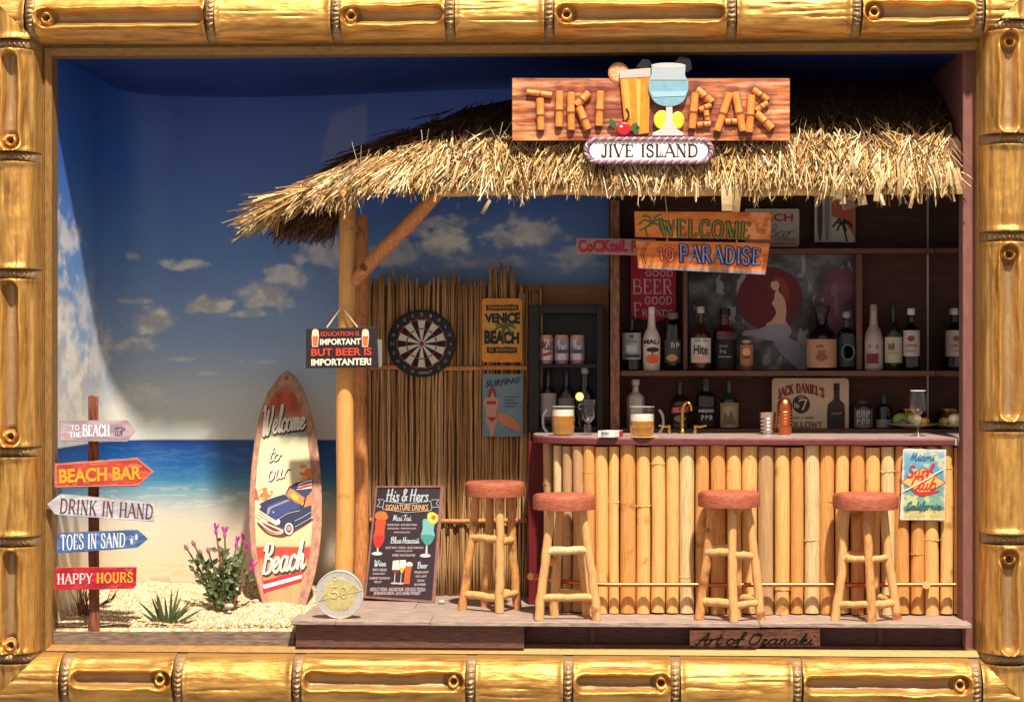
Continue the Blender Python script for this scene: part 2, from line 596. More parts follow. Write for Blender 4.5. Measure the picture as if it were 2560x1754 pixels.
def material(name, col, rough=0.6, metal=0.0, var=0.18, scale=(6, 6, 6), bump=0.15, spec=0.4, dark=None, detail=6, bdist=0.01, trans=0.0, ior=1.45, coat=0.0, spots=None, rvar=0.1):
    m, nt, bs = nodes_of(name)
    if isinstance(col, (str,)):
        col = srgb(col)
    N, L = nt.nodes, nt.links
    tc = N.new('ShaderNodeTexCoord')
    mp = N.new('ShaderNodeMapping')
    mp.inputs['Scale'].default_value = scale
    L.new(tc.outputs['Object'], mp.inputs['Vector'])
    no = N.new('ShaderNodeTexNoise')
    no.inputs['Scale'].default_value = 5
    no.inputs['Detail'].default_value = detail
    no.inputs['Roughness'].default_value = 0.62
    L.new(mp.outputs['Vector'], no.inputs['Vector'])
    rp = N.new('ShaderNodeValToRGB')
    d = srgb(dark) if dark else tuple(c * (1 - var) for c in col)
    rp.color_ramp.elements[0].position = 0.3
    rp.color_ramp.elements[1].position = 0.68
    rp.color_ramp.elements[0].color = (*d, 1)
    rp.color_ramp.elements[1].color = (*[min(1, c * (1 + var * 0.5)) for c in col], 1)
    L.new(no.outputs['Fac'], rp.inputs['Fac'])
    out = rp.outputs['Color']
    if spots:
        n2 = N.new('ShaderNodeTexNoise')
        n2.inputs['Scale'].default_value = spots[1]
        n2.inputs['Detail'].default_value = 4
        L.new(tc.outputs['Object'], n2.inputs['Vector'])
        r2 = N.new('ShaderNodeValToRGB')
        r2.color_ramp.elements[0].position = spots[2]
        r2.color_ramp.elements[1].position = spots[2] + 0.08
        L.new(n2.outputs['Fac'], r2.inputs['Fac'])
        mx = N.new('ShaderNodeMix')
        mx.data_type = 'RGBA'
        L.new(r2.outputs['Color'], mx.inputs[0])
        L.new(out, mx.inputs[6])
        mx.inputs[7].default_value = (*srgb(spots[0]), 1)
        out = mx.outputs[2]
    L.new(out, bs.inputs['Base Color'])
    mr = N.new('ShaderNodeMapRange')
    mr.inputs['To Min'].default_value = max(0.02, rough - rvar)
    mr.inputs['To Max'].default_value = min(1, rough + rvar)
    L.new(no.outputs['Fac'], mr.inputs['Value'])
    L.new(mr.outputs['Result'], bs.inputs['Roughness'])
    bs.inputs['Metallic'].default_value = metal
    bs.inputs['Specular IOR Level'].default_value = spec
    bs.inputs['Transmission Weight'].default_value = trans
    bs.inputs['IOR'].default_value = ior
    bs.inputs['Coat Weight'].default_value = coat
    if bump:
        bp = N.new('ShaderNodeBump')
        bp.inputs['Strength'].default_value = bump
        bp.inputs['Distance'].default_value = bdist
        L.new(no.outputs['Fac'], bp.inputs['Height'])
        L.new(bp.outputs['Normal'], bs.inputs['Normal'])
    return m


def print_material(name, rough=0.45, spec=0.4, grain=0.12, gscale=60, bump=0.0, coat=0.0):
    """printed or dyed surface whose own colours are stored on the mesh"""
    m, nt, bs = nodes_of(name)
    N, L = nt.nodes, nt.links
    at = N.new('ShaderNodeAttribute')
    at.attribute_name = 'Col'
    tc = N.new('ShaderNodeTexCoord')
    no = N.new('ShaderNodeTexNoise')
    no.inputs['Scale'].default_value = gscale
    no.inputs['Detail'].default_value = 4
    L.new(tc.outputs['Object'], no.inputs['Vector'])
    mr = N.new('ShaderNodeMapRange')
    mr.inputs['From Min'].default_value = 0.3
    mr.inputs['From Max'].default_value = 0.7
    mr.inputs['To Min'].default_value = 1 - grain
    mr.inputs['To Max'].default_value = 1 + grain
    L.new(no.outputs['Fac'], mr.inputs['Value'])
    mx = N.new('ShaderNodeVectorMath')
    mx.operation = 'SCALE'
    L.new(at.outputs['Color'], mx.inputs[0])
    L.new(mr.outputs['Result'], mx.inputs['Scale'])
    L.new(mx.outputs['Vector'], bs.inputs['Base Color'])
    bs.inputs['Roughness'].default_value = rough
    bs.inputs['Specular IOR Level'].default_value = spec
    bs.inputs['Coat Weight'].default_value = coat
    if bump:
        bp = N.new('ShaderNodeBump')
        bp.inputs['Strength'].default_value = bump
        bp.inputs['Distance'].default_value = 0.01
        L.new(no.outputs['Fac'], bp.inputs['Height'])
        L.new(bp.outputs['Normal'], bs.inputs['Normal'])
    return m


def gold_material(name, scale):
    """gilded resin with brown rubbed into the low places ('patina' on the mesh) and cracks along the grain"""
    m, nt, bs = nodes_of(name)
    N, L = nt.nodes, nt.links
    tc = N.new('ShaderNodeTexCoord')
    mp = N.new('ShaderNodeMapping')
    mp.inputs['Scale'].default_value = scale
    L.new(tc.outputs['Object'], mp.inputs['Vector'])
    no = N.new('ShaderNodeTexNoise')
    no.inputs['Scale'].default_value = 3
    no.inputs['Detail'].default_value = 8
    no.inputs['Roughness'].default_value = 0.6
    L.new(mp.outputs['Vector'], no.inputs['Vector'])
    rp = N.new('ShaderNodeValToRGB')
    rp.color_ramp.elements[0].position = 0.33
    rp.color_ramp.elements[0].color = (0.34, 0.145, 0.03, 1)
    rp.color_ramp.elements[1].position = 0.57
    rp.color_ramp.elements[1].color = (0.80, 0.43, 0.10, 1)
    L.new(no.outputs['Fac'], rp.inputs['Fac'])
    at = N.new('ShaderNodeAttribute')
    at.attribute_name = 'Col'
    sep = N.new('ShaderNodeSeparateColor')
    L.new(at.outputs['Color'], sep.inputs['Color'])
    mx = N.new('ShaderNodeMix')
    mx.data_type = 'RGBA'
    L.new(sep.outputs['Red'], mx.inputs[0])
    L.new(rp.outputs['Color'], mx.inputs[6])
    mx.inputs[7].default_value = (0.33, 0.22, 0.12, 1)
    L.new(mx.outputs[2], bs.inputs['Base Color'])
    mt = N.new('ShaderNodeMapRange')
    mt.inputs['To Min'].default_value = 0.80
    mt.inputs['To Max'].default_value = 0.25
    L.new(sep.outputs['Red'], mt.inputs['Value'])
    L.new(mt.outputs['Result'], bs.inputs['Metallic'])
    mr = N.new('ShaderNodeMapRange')
    mr.inputs['To Min'].default_value = 0.56
    mr.inputs['To Max'].default_value = 0.34
    L.new(no.outputs['Fac'], mr.inputs['Value'])
    L.new(mr.outputs['Result'], bs.inputs['Roughness'])
    bp = N.new('ShaderNodeBump')
    bp.inputs['Strength'].default_value = 0.5
    bp.inputs['Distance'].default_value = 0.02
    L.new(no.outputs['Fac'], bp.inputs['Height'])
    L.new(bp.outputs['Normal'], bs.inputs['Normal'])
    return m


def glass_material(name, col=(1, 1, 1), rough=0.03, ior=1.3):
    """thin clear resin: mostly see-through with a glossy skin"""
    m, nt, bs = nodes_of(name)
    N, L = nt.nodes, nt.links
    tr = N.new('ShaderNodeBsdfTransparent')
    tr.inputs[0].default_value = (*col, 1)
    gl = N.new('ShaderNodeBsdfGlossy')
    gl.inputs['Roughness'].default_value = rough
    lw = N.new('ShaderNodeLayerWeight')
    lw.inputs['Blend'].default_value = 0.25
    mr = N.new('ShaderNodeMapRange')
    mr.inputs['To Min'].default_value = 0.05
    mr.inputs['To Max'].default_value = 0.65
    L.new(lw.outputs['Facing'], mr.inputs['Value'])
    mx = N.new('ShaderNodeMixShader')
    L.new(mr.outputs['Result'], mx.inputs[0])
    L.new(tr.outputs[0], mx.inputs[1])
    L.new(gl.outputs[0], mx.inputs[2])
    L.new(mx.outputs[0], nt.nodes['Material Output'].inputs['Surface'])
    nt.nodes.remove(bs)
    return m


_plain = {}


def paint(hexcol, rough=0.55, var=0.08, spec=0.4):
    k = (hexcol, rough, var, spec)
    if k not in _plain:
        _plain[k] = material('paint_' + hexcol.strip('#'), hexcol, rough, 0, var, (20, 20, 20), 0.0, spec)
    return _plain[k]


GOLD_H = gold_material('gilt_frame_grain_across', (1.2, 9, 9))
GOLD_V = gold_material('gilt_frame_grain_upright', (9, 9, 1.2))
LIP = material('gilt_lip', (0.32, 0.17, 0.05), 0.5, 0.35, 0.3, (4, 20, 4), 0.2)
PRINT = print_material('printed_paper', 0.42, 0.35, 0.05, 90)
BACKPRINT = print_material('printed_backdrop', 0.36, 0.5, 0.10, 120)
STRAW = print_material('dry_straw', 0.7, 0.25, 0.12, 40)
BAMBOO = {
    'yellow': material('bamboo_yellow', '#E6B36C', 0.42, 0, 0.34, (36, 36, 1.8), 0.2, 0.45, spots=('#B07C44', 8, 0.63)),
    'orange': material('bamboo_orange', '#DA9A56', 0.42, 0, 0.36, (36, 36, 1.6), 0.2, 0.45, spots=('#A0622F', 7, 0.64)),
    'pale': material('bamboo_pale', '#DEC08A', 0.48, 0, 0.40, (40, 40, 2.0), 0.25, 0.4, spots=('#8E7448', 10, 0.66)),
    'grey': material('bamboo_grey', '#BC9468', 0.5, 0, 0.3, (34, 34, 1.4), 0.18, 0.35, spots=('#6A4C38', 10, 0.66)),
}
STICK = material('peeled_stick', '#D9A468', 0.5, 0, 0.3, (24, 24, 3), 0.2, 0.4, spots=('#9A6234', 9, 0.64))
BRANCH = material('brown_branch', '#C98450', 0.55, 0, 0.4, (20, 20, 4), 0.3, 0.35, spots=('#6E3A1C', 8, 0.62))
SEAT = material('terracotta_seat', '#AC5E46', 0.62, 0, 0.35, (7, 7, 16), 0.3, 0.3, spots=('#87402E', 5, 0.56))
DECK = material('dusty_deck_paint', '#B09A8C', 0.62, 0, 0.4, (2.2, 18, 18), 0.45, 0.3, dark='#72605A')
DECKSIDE = material('deck_fascia_paint', '#6E4E46', 0.65, 0, 0.45, (3, 14, 20), 0.4, 0.25, dark='#523A34')
COUNTER = material('maroon_counter', '#6E3436', 0.45, 0, 0.3, (3, 10, 10), 0.15, 0.45)
COUNTERTOP = material('worn_counter_top', '#AB928A', 0.38, 0, 0.25, (3, 10, 10), 0.12, 0.5)
GREYWOOD = material('grey_plank', '#8F7A68', 0.7, 0, 0.4, (2.5, 18, 18), 0.4, 0.25, dark='#54443A')
SHELFWOOD = material('dark_shelf_wood', '#684638', 0.55, 0, 0.3, (3, 3, 14), 0.2, 0.35)
PANELWOOD = material('back_panel_wood', '#563528', 0.6, 0, 0.35, (2, 10, 10), 0.2, 0.3)
SIDEWALL = material('side_wall_paint', '#80544B', 0.6, 0, 0.2, (6, 6, 2), 0.15, 0.3)
MAROON = material('maroon_panel', '#6B1820', 0.55, 0, 0.2, (8, 8, 3), 0.1, 0.35)
POSTWOOD = material('red_brown_post', '#8A5138', 0.62, 0, 0.45, (14, 14, 2.5), 0.35, 0.3, dark='#4C2A1E')
STRING = material('string', '#CDB48E', 0.8, 0, 0.2, (30, 30, 30), 0.2, 0.2)
BLACK = material('black_plastic', '#141114', 0.42, 0, 0.2, (10, 10, 10), 0.0, 0.4)
STEEL = material('steel', '#C8BDB6', 0.22, 1.0, 0.1, (10, 10, 10), 0.0)
COPPER = material('copper', '#C8744A', 0.34, 1.0, 0.12, (10, 10, 10), 0.0)
BRASS = material('brass', '#D9A85A', 0.22, 1.0, 0.1, (10, 10, 10), 0.0)
GLASS = glass_material('clear_resin')

# ================================================================== gilded bamboo picture frame
frame = thing('picture_frame', 'gilded bamboo-style picture frame with mitred corners around the whole diorama', 'picture frame', (X_at(1280, 0), -0.02, Z_at(1754, 0)))
FY = -0.03      # plane on which the moulding rests
DEPTH = 0.145


def rail(horizontal, centre, half, joints, grooves, knots_at, ends, name, mat):
    """one side of the frame: carved bamboo segments and ringed joints on a backing strip (lengths in photograph pixels)"""
    if horizontal:
        along = lambda p: X_at(p, FY - 0.08)
        c = Z_at(centre, FY)
    else:
        along = lambda p: Z_at(p, FY - 0.08)
        c = X_at(centre, FY)
    hw = half * 0.002

    def point(a, w, h):
        return (along(a), FY - h, c + w) if horizontal else (c + w, FY - h, along(a))
    mb = MB()
    a, b = along(ends[0]), along(ends[1])
    if horizontal:
        mb.box((a, FY + 0.001, c - hw * .98), (b, FY + 0.05, c + hw * .98))
    else:
        mb.box((c - hw * .98, FY + 0.001, a), (c + hw * .98, FY + 0.05, b))
    base = mb.build(name, mat, frame)
    edges = [ends[0]] + joints + [ends[1]]
    nv = 46
    for i in range(len(edges) - 1):
        e0, e1 = edges[i] + (13 if i else 0), edges[i + 1] - (13 if i < len(edges) - 2 else 0)
        nu = max(8, int((e1 - e0) / 3.2))
        us = np.linspace(e0, e1, nu)
        vs = np.linspace(-1, 1, nv)
        U, V = np.meshgrid(us, vs, indexing='ij')
        sd = i * 13 + len(name)
        wob = (fbm(U / 60, V * 1.5 + 5, 3, sd) - .5)
        prof = np.sqrt(np.clip(1 - np.abs(V) ** 2.3, 0, 1))
        H = DEPTH * prof
        dj = np.minimum(U - e0 if i else U * 0 + 99, e1 - U if i < len(edges) - 2 else U * 0 + 99)
        H = H + prof * (0.020 * np.exp(-(dj / 9) ** 2) - 0.006 * smooth(5, 0, dj))
        H = H + 0.012 * wob * prof + 0.007 * (fbm(U / 45, V * 7, 4, sd + 3) - .5) * prof
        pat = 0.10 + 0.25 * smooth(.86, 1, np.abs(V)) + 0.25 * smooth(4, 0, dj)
        g = [gr for gr in grooves if gr[0] > edges[i] and gr[1] < edges[i + 1]]
        side = 1 if horizontal else -1
        if g:
            g0, g1, kn = g[0]
            W = V * half
            off = 4 * (fbm(U / 70, U * 0, 2, sd + 9) - .5)
            d = np.hypot(np.maximum(np.maximum(g0 + 18 - U, U - (g1 - 18)), 0), W - knots_at - off) - 19 - 9 * wob
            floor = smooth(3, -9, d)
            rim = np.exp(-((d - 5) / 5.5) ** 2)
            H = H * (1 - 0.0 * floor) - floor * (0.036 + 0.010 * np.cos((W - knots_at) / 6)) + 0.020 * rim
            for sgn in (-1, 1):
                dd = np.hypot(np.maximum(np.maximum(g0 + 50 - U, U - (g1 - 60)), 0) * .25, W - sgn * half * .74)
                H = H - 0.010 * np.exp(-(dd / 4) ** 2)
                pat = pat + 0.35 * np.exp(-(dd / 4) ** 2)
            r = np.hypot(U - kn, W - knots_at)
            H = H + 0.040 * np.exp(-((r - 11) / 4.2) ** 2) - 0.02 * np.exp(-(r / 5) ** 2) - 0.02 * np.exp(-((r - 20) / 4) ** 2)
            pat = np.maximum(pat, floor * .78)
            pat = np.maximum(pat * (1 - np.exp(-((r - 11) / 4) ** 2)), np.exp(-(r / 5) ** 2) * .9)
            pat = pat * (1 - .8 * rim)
        else:
            # shallow splits along the grain of the plain segments
            for q in range(5):
                uc = random.uniform(e0 + 20, max(e0 + 21, e1 - 20))
                vc = random.uniform(-.7, .7)
                ln = random.uniform(30, 90)
                dd = np.exp(-((V - vc - (U - uc) * random.uniform(-.0006, .0006)) / .035) ** 2 - ((U - uc) / ln) ** 2)
                H = H - 0.009 * dd
                pat = pat + 0.3 * dd
        pts = np.zeros((nu, nv, 3))
        for a_ in range(nu):
            for b_ in range(nv):
                pts[a_, b_] = point(us[a_], vs[b_] * hw, max(H[a_, b_], -0.002))
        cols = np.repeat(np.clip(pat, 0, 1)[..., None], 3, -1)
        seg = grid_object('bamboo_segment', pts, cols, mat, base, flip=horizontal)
        if i in (0, len(edges) - 2):
            mitre(seg)
    for j in joints:
        us = np.linspace(j - 16, j + 16, 18)
        vs = np.linspace(-1, 1, 70)
        U, V = np.meshgrid(us, vs, indexing='ij')
        prof = np.sqrt(np.clip(1 - np.abs(V) ** 2.3, 0, 1))
        H = prof * (DEPTH - 0.014 + 0.008 * np.cos((U - j) / 16 * math.pi)) + 0.016 * prof * (np.sin(V * 34 + (fbm(U / 9, V * 6, 2, 5)) * 5) * .35 * np.exp(-((U - j) / 7) ** 2))
        H = H - 0.014 * smooth(10, 16, np.abs(U - j)) * prof
        pts = np.zeros((18, 70, 3))
        for a_ in range(18):
            for b_ in range(70):
                pts[a_, b_] = point(us[a_], vs[b_] * hw * .97, max(H[a_, b_], -0.001))
        cols = np.full((18, 70, 3), .80) + .3 * (fbm(U / 6, V * 12, 3, 8)[..., None] - .5)
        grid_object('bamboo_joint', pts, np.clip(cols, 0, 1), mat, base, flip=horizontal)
    return base


corner_pts = [(X_at(105, FY), Z_at(103, FY)), (X_at(2450, FY), Z_at(103, FY)), (X_at(105, FY), Z_at(1640, FY)), (X_at(2450, FY), Z_at(1640, FY))]


def mitre(ob):
    """cut a corner segment along the 45 degree mitre"""
    me = ob.data
    o = ORI[ob.name]
    horizontal = 'horizontal' in ob.parent.name
    bm = bmesh.new()
    bm.from_mesh(me)
    cx = sum(v.co.x for v in bm.verts) / len(bm.verts) + o.x
    cz = sum(v.co.z for v in bm.verts) / len(bm.verts) + o.z
    k = min(corner_pts, key=lambda p: (p[0] - cx) ** 2 + (p[1] - cz) ** 2)
    sx, sz = (-1 if k[0] < 0 else 1), (-1 if k[1] < 0 else 1)
    # the mitre runs outward from the inner corner; keep the half that belongs to this rail
    n = Vector((sx, 0, -sz)) if horizontal else Vector((-sx, 0, sz))
    bmesh.ops.bisect_plane(bm, geom=bm.verts[:] + bm.edges[:] + bm.faces[:], plane_co=Vector((k[0] - o.x, 0, k[1] - o.z)), plane_no=n, clear_outer=True)
    bm.to_mesh(me)
    bm.free()


rail(True, 42, 64, [82, 530, 843, 1127, 1374, 1828, 2139, 2445],
     [(102, 515, 123), (860, 1108, 881), (1396, 1808, 1417), (2160, 2425, 2182)], -6, (-30, 2590), 'horizontal_rail', GOLD_H)
rail(True, 1706, 70, [168, 450, 746, 1178, 1421, 1688, 1992, 2438],
     [(188, 432, 405), (768, 1160, 1136), (1443, 1672, 1652), (2012, 2420, 2396)], 13, (-30, 2590), 'horizontal_rail', GOLD_H)
rail(False, 46, 60, [105, 388, 683, 1131, 1357, 1650],
     [(128, 370, 348), (705, 1114, 1092), (1380, 1638, 1617)], 0, (-30, 1785), 'upright_rail', GOLD_V)
rail(False, 2509, 60, [75, 355, 595, 1063, 1341, 1637],
     [(96, 338, 117), (618, 1045, 640), (1366, 1620, 1389)], 0, (-30, 1785), 'upright_rail', GOLD_V)

# inner lip, sloping back towards the box
XL, XR = X_at(131, 0), X_at(2440, 0)
ZT, ZB = Z_at(134, 0), Z_at(1617, 0)
XLo, XRo, ZTo, ZBo = X_at(96, FY), X_at(2455, FY), Z_at(92, FY), Z_at(1652, FY)


def lip(a0, a1, b1, b0):
    # a = outer edge, b = inner edge; two steps like the photograph's moulding
    m = MB()
    mid = lambda p, q, t: (p[0] + (q[0] - p[0]) * t, p[1] + (q[1] - p[1]) * t)
    rows = []
    for t, y in ((0, FY - 0.005), (.30, FY - 0.004), (.34, FY + 0.012), (.52, FY + .010), (.56, FY - .004), (.86, FY + 0.012), (1, FY + .02), (1, 0.10)):
        p, q = mid(a0, b0, t), mid(a1, b1, t)
        rows.append(((p[0], y, p[1]), (q[0], y, q[1])))
    vs = [v for r in rows for v in r]
    m.add(vs, [(2 * i, 2 * i + 1, 2 * i + 3, 2 * i + 2) for i in range(len(rows) - 1)])
    return m.build('inner_lip', LIP, frame)


lip((XLo, ZTo), (XRo, ZTo), (XR, ZT), (XL, ZT))
lip((XRo, ZBo), (XLo, ZBo), (XL, ZB), (XR, ZB))
lip((XLo, ZBo), (XLo, ZTo), (XL, ZT), (XL, ZB))
lip((XRo, ZTo), (XRo, ZBo), (XR, ZB), (XR, ZT))

# ================================================================== the box: backdrop, ceiling, right wall
BACK = 1.16
R_C = 0.34
x_left = XL - 0.012


def structure(o):
    o['kind'] = 'structure'
    return o


def backdrop_colour(px, py):
    """the printed beach: px, py are photograph pixels at the back plane"""
    n = fbm(px / 130, py / 60, 5, 3)
    sky = ramp(py, [(100, '#264EAC'), (420, '#3B66B8'), (640, '#5A84C0'), (850, '#88A6CA'), (990, '#B8C4CC'), (1060, '#C3C9C4'), (1098, '#CFD3CE')])
    sky = sky * (0.9 + 0.2 * fbm(px / 300, py / 200, 3, 8))[..., None]
    # clouds of the print: (x, y, half width, half height, strength)
    clouds = [(445, 662, 62, 20, .85), (300, 640, 26, 16, .6), (350, 810, 62, 46, .95), (300, 752, 50, 12, .5), (495, 765, 68, 32, .95), (640, 745, 70, 45, .85), (690, 690, 60, 45, .75), (600, 785, 70, 12, .6), (800, 640, 90, 60, .6),
              (300, 865, 60, 24, .6), (430, 900, 40, 8, .5), (460, 935, 60, 8, .5), (620, 905, 50, 6, .35), (330, 990, 80, 30, .45), (1085, 600, 90, 70, .95), (960, 640, 80, 50, .6), (1290, 585, 110, 48, .8), (1420, 650, 90, 40, .5), (1200, 660, 120, 30, .4),
              (-230, 590, 130, 70, .9), (-60, 620, 110, 60, .7), (-110, 860, 120, 170, .85), (10, 960, 150, 120, .95), (70, 1040, 230, 70, 1.0), (-190, 1060, 240, 60, .9), (150, 900, 90, 150, .6), (-300, 780, 70, 60, .5), (230, 1050, 160, 50, .9), (60, 780, 90, 90, .5)]
    cm = np.zeros_like(px, dtype=float)
    for cx, cy, rx, ry, s in clouds:
        wx = (fbm(px / 38, py / 26, 5, int(cx)) - .5)
        wy = (fbm(px / 34 + 40, py / 24, 5, int(cy)) - .5)
        d = np.hypot((px - cx) / rx + wx * 1.5, (py - cy) / ry * np.where(py > cy, 1.35, 1) + wy * 1.5)
        cm = np.maximum(cm, s * smooth(1.12, .42, d))
    cm = np.clip(cm * (.75 + .5 * n), 0, 1)
    cloudc = mixc(np.array(srgb('#EAE6DA')), np.array(srgb('#B4B6BA')), smooth(.4, .7, fbm(px / 50, py / 40, 4, 77)))
    sky = mixc(sky, cloudc, cm)
    pale_patch = smooth(-6, 6, px - 775 - (405 - py) * .22) * smooth(895, 889, px) * smooth(250, 262, py - (890 - px) * .35) * smooth(412, 398, py + (px - 800) * .05)
    sky = mixc(sky, np.array(srgb('#8C95A6')), pale_patch * .32)  # pale grey hard-edged patch blended into the upper sky
    # low haze bank above the horizon
    hz = smooth(930, 1060, py + 50 * (fbm(px / 160, py / 30, 4, 31) - .5)) * .6
    sky = mixc(sky, np.array(srgb('#C9CBC4')), hz)
    wave = fbm(px / 90, py / 5.0, 4, 5)
    sea = ramp(py + 16 * (fbm(px / 220, py / 18, 3, 6) - .5), [(1099, '#123A78'), (1118, '#17488C'), (1165, '#1F5C9C'), (1205, '#3D7CA4'), (1235, '#7E9FAC'), (1268, '#B6BCB6'), (1300, '#CCC6B8'), (1340, '#D2C7B2'), (1440, '#CFBFA2'), (1600, '#C4B08E')])
    sea = sea * (0.86 + 0.28 * wave * smooth(1330, 1200, py) + .14 * smooth(1200, 1330, py))[..., None]
    foam = smooth(.57, .63, fbm(px / 60, py / 5, 4, 17)) * smooth(1205, 1232, py) * smooth(1300, 1262, py)
    sea = mixc(sea, np.array(srgb('#DDDDD4')), foam * .3)
    chop = smooth(.56, .64, fbm(px / 34, py / 3.2, 3, 18)) * smooth(1106, 1125, py) * smooth(1240, 1200, py)
    sea = mixc(sea, np.array(srgb('#6E9CB8')), chop * .14)
    debris = smooth(.52, .66, fbm(px / 26, py / 7, 4, 15)) * smooth(1440, 1456, py) * smooth(1492, 1474, py)
    sea = mixc(sea, np.array(srgb('#B4705C')), debris * .7)
    foot = smooth(.56, .62, fbm(px / 70, py / 8, 3, 19)) * smooth(1405, 1425, py) * smooth(1450, 1430, py)
    sea = mixc(sea, np.array(srgb('#C7A685')), foot * .5)
    hor = smooth(1097.2, 1100.5, py)
    return mixc(sky, sea, hor)


# plan of the curved sheet: left wall, rounded corner, back wall
plan = []
for y in np.linspace(0.055, BACK - R_C, 40):
    plan.append((x_left + 0.055 * (y / BACK), y))
cx0 = x_left + 0.055 * ((BACK - R_C) / BACK) + R_C
for k in range(1, 40):
    t = math.pi - (math.pi / 2) * k / 40
    plan.append((cx0 + R_C * math.cos(t), BACK - R_C + R_C * math.sin(t)))
xr_end = X_at(1560, BACK)
for x in np.linspace(cx0, xr_end, 330):
    plan.append((x, BACK))
for x in np.linspace(xr_end, XR + .02, 30)[1:]:
    plan.append((x, BACK))
plan = np.array(plan)
seglen = np.concatenate([[0], np.cumsum(np.hypot(np.diff(plan[:, 0]), np.diff(plan[:, 1])))])
ZC, ZF = Z_at(134, 0) - 0.004, Z_at(1617, 0)
zs = np.concatenate([np.linspace(ZC + .03, 0.4, 150), np.linspace(.4, ZF, 220)[1:]])
u0 = np.interp(0, plan[79:, 0], seglen[79:])
kb = K(1280, BACK)
pxg = 1280 + (seglen - u0) / kb + (X_at(1280, BACK) * -1) / kb * -1 * 0
PX, PZ = np.meshgrid(pxg, zs)
PY = 877 - PZ / kb
# crop the print so that its seam with the ceiling has the ceiling's blue
cols = backdrop_colour(PX, PY)
pts = np.zeros(PX.shape + (3,))
pts[..., 0] = plan[None, :, 0]
buckle = 0.010 * (fbm(PX / 260, PY / 300, 3, 44) - .5) * smooth(0, .4, PZ + 1.2)
pts[..., 1] = plan[None, :, 1] - np.abs(buckle)
pts[..., 2] = PZ
backdrop = structure(grid_object('backdrop_wall', pts, cols, BACKPRINT, None))
backdrop['label'] = 'curved printed backdrop of blue sky, clouds, sea and beach'

# ceiling panel, covered with the same deep blue paper, bowing at its back edge
nx, ny = 160, 24
pts = np.zeros((ny, nx, 3))
PXc = np.zeros((ny, nx))
for j in range(ny):
    for i in range(nx):
        x = x_left + (XR + .02 - x_left) * i / (nx - 1)
        y = 0.055 + (BACK + .02 - .055) * j / (ny - 1)
        pts[j, i] = (x, y, ZC + .012 - 0.05 * smooth(.75, 1.16, y) - .02 * smooth(.35, 1.16, y) * math.sin(i / nx * 9))
        PXc[j, i] = i
colc = mixc(np.array(srgb('#22418A')), np.array(srgb('#16265C')), fbm(PXc / 14, np.arange(ny)[:, None] / 1.5 + PXc * 0, 4, 9))
structure(grid_object('ceiling', pts, colc, BACKPRINT, None))

# right-hand side: board edge, dark side wall and the mirror fixed to it
mb = MB()
xw = X_at(2407, 0.06)
mb.box((xw, 0.06, ZB - .05), (XR + .05, BACK + .02, ZT + .02))
side = structure(mb.build('side_wall', SIDEWALL, None, bevel=0.004))

mirror = thing('wall_mirror', 'dusty mirror panel on the right side wall reflecting the bottles', 'mirror', (xw - .006, .6, Z_at(1075, .6)))
mm, nt_, bs_ = nodes_of('dusty_mirror')
bs_.inputs['Metallic'].default_value = 1
bs_.inputs['Base Color'].default_value = (.62, .60, .60, 1)
bs_.inputs['Roughness'].default_value = 0.06
mb = MB()
mb.box((xw - .008, .12, Z_at(1100, .12)), (xw - .0005, 1.07, Z_at(430, .12)))
mb.build('mirror_glass', mm, mirror)
mb = MB()
mb.box((xw - .013, 1.071, Z_at(1100, .12)), (xw - .0006, 1.082, Z_at(430, .12)))
mb.build('mirror_edge', paint('#B9B2B4', .3), mirror)

# floor of the box under everything
mb = MB()
mb.box((x_left, 0.06, ZB - .06), (XR, BACK + .03, ZB - .02))
structure(mb.build('box_floor', GREYWOOD, None))

# ================================================================== beach sand and its front board
DZ = Z_at(1553, -0.08)          # top of the deck


def sand_height(x, y):
    b = -1.398 + 0.085 * smooth(0.05, 1.1, y)
    b = b + 0.035 * (fbm(np.asarray(x) * 3.2, np.asarray(y) * 3.6, 4, 21) - .5) + 0.012 * (fbm(np.asarray(x) * 11, np.asarray(y) * 11, 3, 22) - .5)
    b = b + 0.03 * np.exp(-((np.asarray(x) + 1.25) / .18) ** 2 - ((np.asarray(y) - .5) / .3) ** 2)
    return b + .012


xs_ = np.linspace(x_left, -0.95, 190)
ys_ = np.linspace(0.055, BACK - .01, 130)
GX, GY = np.meshgrid(xs_, ys_)
GZ = sand_height(GX, GY) + 0.006 * (fbm(GX * 60, GY * 60, 2, 23) - .5)
GZ = -1.408 + (GZ + 1.408) * smooth(.05, .13, GY)
GZ[0, :] = -1.44
GY[0, :] = GY[1, :]
pts = np.stack([GX, GY, GZ], -1)
sandc = ramp(fbm(GX * 45, GY * 45, 3, 24), [(.2, '#B59468'), (.5, '#D8BE92'), (.8, '#EBDBB6')])
SAND = print_material('beach_sand', 0.9, 0.15, 0.35, 55, bump=0.6)
structure(grid_object('beach_sand', pts, sandc, SAND, None))
mb = MB()
gr_cols = [srgb(c) for c in ('#E9DDBE', '#D9BF8F', '#C19A66', '#F1E9D2', '#9B8260', '#B7A98C', '#C98E6A')]
for i in range(13000):
    x, y = random.uniform(x_left + .02, -1.02), 0.06 + (random.random() ** 1.5) * 1.05
    z = float(sand_height(x, y))
    r = random.uniform(.0026, .0052) * (1.8 if random.random() < .03 else 1)
    q = [Vector((random.uniform(-1, 1), random.uniform(-1, 1), random.uniform(-.6, 1))) * r for _ in range(4)]
    c = Vector((x, y, z + r * .3))
    mb.add([c + Vector((r, 0, -r * .6)) + q[0] * .4, c + Vector((-r * .6, r * .9, -r * .6)) + q[1] * .4, c + Vector((-r * .6, -r * .9, -r * .6)) + q[2] * .4, c + Vector((0, 0, r)) + q[3] * .4],
           [(0, 1, 3), (1, 2, 3), (2, 0, 3), (0, 2, 1)], random.choice(gr_cols))
